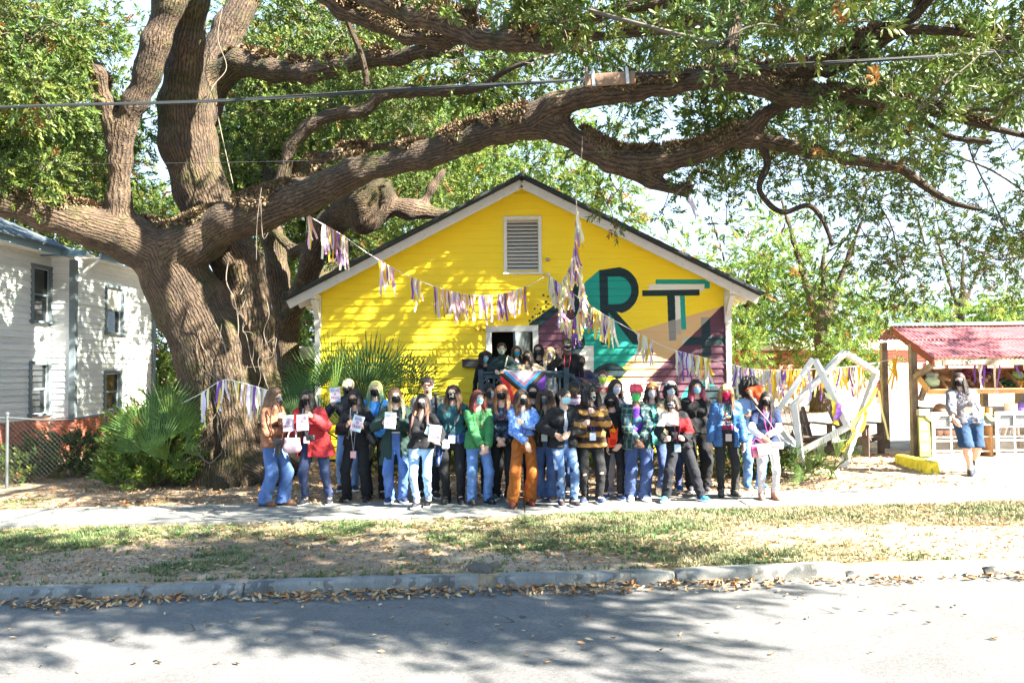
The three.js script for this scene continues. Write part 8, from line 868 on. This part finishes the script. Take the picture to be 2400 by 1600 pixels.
  stand(1596, 1175, 921, { label: 'person lunging in red, white and black colour block sweater', yaw: -6, lean: -0.1, skin: 'fair', hair: ['bob', 'dbrown', 'brown'], mask: ['#888', 'cloth', (x, y, z) => noise(x * 38, y * 38, 7) > 0.05 ? [0.6, 0.62, 0.64] : [0.02, 0.02, 0.025]], head: { yaw: -6, tilt: 5, pitch: 4 }, tops: [{ pat: (x, y, z) => { const a = x < -0.07 && y > 1.02 && z > 0 ? '#cfc4bc' : x < -0.02 && y > 1.02 && z > 0 ? '#b98a72' : y > 1.26 ? '#a8161c' : x > -0.02 && y < 1.12 && y > 0.94 && z > 0 ? '#b8161a' : '#0d0e12'; return lin(a); }, t: 0.035, hem: 0.5, name: 'sweater', cuff: 0.016, wr: 1.6 }], legs: { c: '#10131c', t: 0.028, flare: 0.02 }, shoes: ['low', '#3fb0d8', '#f2f0ec', '#e0489a'], arms: [h('thumbup', 1557, 1032, 0.24), h('thumbup', 1604, 1030, 0.27)], feet: [[-0.24, 0.06, -22], [0.32, 0.0, 34]], lanyard: ['#7a2a4a', 0.86, '#a9cce0'], lanZ: 0.03 });
  stand(1637, 1151, 886, { label: 'tall person in plain black sweatshirt and trousers with pink streaked hair', w: 1.1, skin: 'fair', hair: ['shoulder', 'dbrown', '#a8485c'], mask: ['#8fcbe0', 'surgical'], tops: [{ c: '#0c0d10', t: 0.038, hem: 0.52, name: 'sweatshirt', boxy: 1, wr: 1.4 }], legs: { c: '#0e0d10', t: 0.034, flare: 0.03 }, shoes: ['low', '#3a3a40', '#b8b8b4'], arms: ['back', 'back'] });
  stand(1706, 1162, 897, { label: 'person with long blond fringe, bright pink mask and blue rain jacket', skin: 'fair', hair: ['fringe', 'blond', 'lbrown'], mask: ['#d8124e'], tops: [{ pat: (x, y, z) => y > 1.3 ? lin('#6a1a40') : y > 1.06 ? lin('#1c3a3c') : lin('#8a1a4c'), t: 0.024, hem: 0.54, neck: 'turtle', name: 'shirt', print: [0.2, 0.22, 1.17, canvasTex(128, 128, (c) => { c.clearRect(0, 0, 128, 128); seed(3); for (let i = 0; i < 15; i++) { c.fillStyle = pick(['#d8402c', '#e8b83a', '#4a9ad0', '#e4e0da']); c.beginPath(); c.arc(rr(20, 105), rr(8, 66), rr(5, 9), 0, 7); c.fill(); } c.fillStyle = '#e8e6e0'; for (let r = 0; r < 2; r++) for (let i = 0; i < 6; i++) c.fillRect(16 + i * 17, 80 + r * 24, 12, 16); })] }, { c: '#15568c', t: 0.05, hem: 0.44, open: 0.085, name: 'jacket', cuff: 0.02, gloss: 1, wr: 1.8, hood: '#15568c' }], legs: { c: '#20201e', t: 0.018 }, shoes: ['low', '#4a4440', '#2a2826'], arms: ['down', h('down', 1744, 1034, 0.06)], lanyard: ['#3a3a44', 0.9, '#b8a8a0'], lanZ: 0.04 });
  p = stand(1766, 1144, 878, { label: 'person with black afro pressing an orange sweater to the face', w: 1.05, tall: 1.06, skin: 'brown', hair: ['afro', 'black'], mask: ['#0c0c0e'], head: { yaw: -4 }, tops: [{ c: '#8fb4e0', t: 0.03, hem: 0.52, sleeve: 0.45, name: 'shirt', boxy: 1 }], legs: { pat: D$('#2f74b8', 0.6), t: 0.018, flare: 0.015 }, shoes: ['low', '#3a74b8', '#eef2f6', '#e8eef4'], arms: [h('chest', 1752, 975, 0.2), h('face', 1762, 932, 0.2)], lanyard: ['#1a2a44', 1.12, null] });
  { const c = new Caps(0.04), b = thing('orange_sweater', 'orange sweater held up against a face', 'sweater', P(1765, 920, depth(p) - 0.16)); c.add(V(-0.06, 0.03, 0), V(0.09, 0.06, 0), 0.045, 0.05); c.add(V(0.09, 0.05, 0), V(0.15, -0.14, -0.02), 0.055, 0.06); c.add(V(0.0, 0.0, 0), V(0.1, -0.06, 0), 0.04, 0.05); mesh('cloth', meshCaps(c, 0.01, (d, x, y, z) => d + 0.012 * noise(x * 16, y * 12, z * 16) + 0.004 * noise(x * 50, y * 40, z * 50)), fabric('#c8481a'), b); }
  p = stand(1801, 1171, 915, { label: 'person with long black hair in navy tee over white sleeves, white jeans', skin: 'tan', hair: ['longer', 'black'], mask: ['#0c0d10'], tops: [{ c: '#d6d8e0', t: 0.018, hem: 0.55, name: 'undershirt', wr: 1.3 }, { c: '#14284e', t: 0.03, hem: 0.53, sleeve: 0.3, neck: 'v', name: 'tee' }], legs: { c: '#c2c0bc', t: 0.01, hem: 0.11 }, shoes: ['boot', '#a8745c', '#7a5240'], arms: [h('clasp', 1786, 1024, 0.24), h('clasp', 1800, 1020, 0.24)], lanyard: ['#b0307a', 1.0, null], feet: [[-0.1, 0.0, -6], [0.1, 0.02, 8]] });
  { const b = thing('pink_bag', 'pink patterned pouch held at the white jeans', 'bag', P(1778, 1056, depth(p) - 0.27)); const g = chamferBox(0.2, 0.17, 0.04, 0.015); paint(g, (x, y, z) => noise(x * 60, y * 60, 2) > 0.1 ? lin('#e8b0a0') : lin('#c83a86')); mesh('pouch', g, vfab, b); mesh('handle', tube([V(-0.08, 0.08, 0), V(-0.02, 0.16, 0), V(0.07, 0.09, 0)], 0.008, 12, 5), fabric('#b03a7a'), b); b.rotation.z = 0.12; const n = thing('notebook', 'tan notebook held in front of the pink pouch', 'notebook', P(1793, 1053, depth(p) - 0.31)); n.rotation.set(-0.1, 0.1, 0.2); mesh('cover', chamferBox(0.2, 0.14, 0.015, 0.003), fabric('#c6ab90'), n); mesh('pages', box(0.19, 0.13, 0.009, 0.004, 0, 0.0), paperM, n); const q = thing('purse', 'mauve flap purse on a shoulder strap', 'purse', P(1822, 1044, depth(p) - 0.24)); mesh('purse_body', chamferBox(0.16, 0.1, 0.05, 0.012), mat('#a88e90', 0.6), q); mesh('flap', place(chamferBox(0.162, 0.06, 0.012, 0.005), V(0, 0.022, 0.028)), mat('#a58a8c', 0.6), q); mesh('strap', tube([V(0.05, 0.05, 0), V(-0.1, 0.3, 0.02), V(-0.26, 0.52, -0.06)], 0.007, 16, 5), fabric('#8a7478'), q); }
  stand(2272, 1110, 871, { label: 'person in grey hoodie and navy shorts stepping past the market stall', w: 1.22, yaw: -12, lean: -0.1, skin: 'fair', hair: ['longer', 'dbrown'], mask: ['#0c0d10'], head: { yaw: -14, pitch: 4 }, tops: [{ c: '#73747c', t: 0.04, hem: 0.5, name: 'hoodie', hood: '#6e6f77', wr: 1.7, cuff: 0.008, sleeve: 0.82, print: [0.09, 0.1, 1.22, canvasTex(64, 64, (c) => { c.clearRect(0, 0, 64, 64); c.strokeStyle = '#e8e8ea'; c.lineWidth = 7; for (const r of [14, 26]) { c.beginPath(); c.arc(52, 54, r + 6, 3.2, 4.7); c.stroke(); } })] }], legs: { c: '#123a5e', t: 0.04, short: 1, flare: 0.05, name: 'shorts' }, shoes: ['low', '#1a2630', '#2a3238'], socks: '#141c26', arms: [h('holdlow', 2236, 985, 0.28, { hand: 'relax', dir: [-0.3, -0.8, 0.4] }), h('down', 2300, 995, 0.06)], feet: [[-0.02, 0.14, -16], [0.1, -0.16, -8, 0.04]], lanyard: ['#5a3a3a', 1.08, '#b08a7a'], lanZ: 0.05 });
  // on the porch
  const F = 0.68; const porch = (x, d, t, o, f = F) => standD(x, d, t, o, f);
  porch(1137, 15.0, 822, { label: 'person with dark curls and blue mask at the porch corner post', skin: 'light', hair: ['curly', 'black'], mask: ['#7fc4e0', 'surgical'], glasses: 'dark', tops: [{ c: '#0e1014', print: [0.16, 0.12, 1.1, canvasTex(64, 48, (c) => { c.clearRect(0, 0, 64, 48); c.fillStyle = '#d8dce0'; for (let i = 0; i < 6; i++) c.fillRect(6 + i * 9, 12 + (i % 2) * 12, 6, 12); })] }], legs: { c: '#14161a' }, far: 1 });
  porch(1176, 14.98, 801, { label: 'person in dark green turtleneck resting hands on the porch rail', w: 1.25, skin: 'light', hair: ['bun', 'dbrown'], mask: ['#b5b08a', 'cloth', (x, y) => noise(x * 70, y * 70, 1) > 0.1 ? [0.2, 0.25, 0.12] : [0.62, 0.6, 0.45]], tops: [{ c: '#0c2a28', neck: 'turtle', t: 0.03, name: 'turtleneck' }], legs: { c: '#14161c' }, arms: [h('rail', 1163, 868, 0.42), h('rail', 1184, 866, 0.42)], strap: ['#c9c4a8', 1], far: 1 });
  porch(1211, 15.5, 808, { label: 'person with brown hair and turquoise mask before the dark doorway', skin: 'fair', hair: ['long', 'brown'], mask: ['#3fb8d0', 'surgical'], tops: [{ c: '#8fa0c8' }, { c: '#1a2440', t: 0.03, open: 0.06, name: 'jacket' }], legs: { c: '#1a1c24' }, far: 1 });
  porch(1236, 14.98, 819, { label: 'person in beige checked jacket leaning on the porch rail', skin: 'tan', hair: ['wavy', 'black', 'dbrown'], mask: ['#0d0d0f'], head: { tilt: -4 }, tops: [{ pat: PAT.plaid('#b8a084', '#a08a70', '#5a4434', 0.13), t: 0.045, name: 'jacket', cuff: 0.012, wr: 1.6 }], legs: { c: '#1a1c24' }, arms: [h('clasp', 1228, 868, 0.36), h('clasp', 1246, 866, 0.34)], far: 1 });
  porch(1263, 15.4, 804, { label: 'person in black top and grey mask between checked jacket and blond hair', skin: 'fair', hair: ['long', 'dbrown'], mask: ['#3c4a50'], tops: [{ c: '#0d0e10', neck: 'scoop' }], legs: { c: '#14161a' }, far: 1 });
  porch(1288, 15.0, 812, { label: 'person with blond hair in white pinafore over black shirt', skin: 'fair', hair: ['long', 'blond', 'pale'], mask: ['#8a8894'], head: { pitch: 6 }, tops: [{ pat: (x, y, z) => y < 1.1 && Math.abs(x) < 0.15 && z > 0 || (Math.abs(Math.abs(x) - 0.1) < 0.014 && z > -0.02) ? lin('#d4d2d6') : lin('#0e0f12'), t: 0.022, hem: 0.4 }], legs: { c: '#1a1a20' }, far: 1 });
  porch(1331, 15.0, 791, { label: 'tall person in black waving beside the porch post with red lanyard', broad: 1, w: 1.12, skin: 'dark', hair: ['crop', 'black'], mask: ['#0c0c0e', 'cloth', (x, y) => (y < -0.085 + 0.9 * Math.max(0, Math.abs(x) - 0.025) || y > -0.008) ? [0.6, 0.6, 0.6] : [0.012, 0.012, 0.014]], glasses: 'gold', tops: [{ c: '#0b0c0f', t: 0.035, name: 'shirt' }], legs: { c: '#14161a' }, arms: [h('wave', 1313, 838, 0.2), 'down'], lanyard: ['#c8284a', 1.02, '#b8ccd8'], lanZ: 0.03, far: 1 });
  porch(1296, 15.2, 885, { label: 'person crouching behind the porch balusters in white mask', skin: 'brown', hair: ['crop', 'black'], mask: ['#c8c4be'], drop: 0.55, tops: [{ c: '#16181c' }], legs: { c: '#14161a' }, feet: [[-0.12, 0.05, -10], [0.12, 0.05, 10]], far: 1 });
  porch(1362, 15.0, 831, { label: 'person in dusky violet sweater resting arms on the stair handrail', skin: 'brown', hair: ['bun', 'black'], mask: ['#14161a'], tops: [{ c: '#3c3a52', t: 0.02, name: 'sweater' }], legs: { c: '#14161c' }, arms: [h('clasp', 1366, 890, 0.36), h('clasp', 1376, 893, 0.34)], lanyard: ['#a83a6a', 1.05, null], far: 1 }, 0.45);
  p = standD(1414, 13.4, 865, { label: 'person in red sweater with lime green mask beside the stairs', skin: 'fair', hair: ['bun', 'brown'], mask: ['#a8dc3a', 'surgical'], tops: [{ c: '#a80f14', t: 0.025, name: 'sweater' }], legs: { c: '#16181e' }, arms: [h('hold', 1406, 925, 0.24), 'down'], far: 1 }, 0.2); { const n = thing('paper_sheet', 'tan paper sheet held by the red sweater', 'paper', P(1412, 938, depth(p) - 0.32)); n.rotation.set(-0.3, 0.1, 0.25); mesh('sheet', box(0.24, 0.2, 0.004), fabric('#cbb48e'), n); mesh('fold', box(0.24, 0.012, 0.006, 0, 0.096, 0.002), fabric('#bfa67e'), n); }
}
renderer.render(scene, camera);
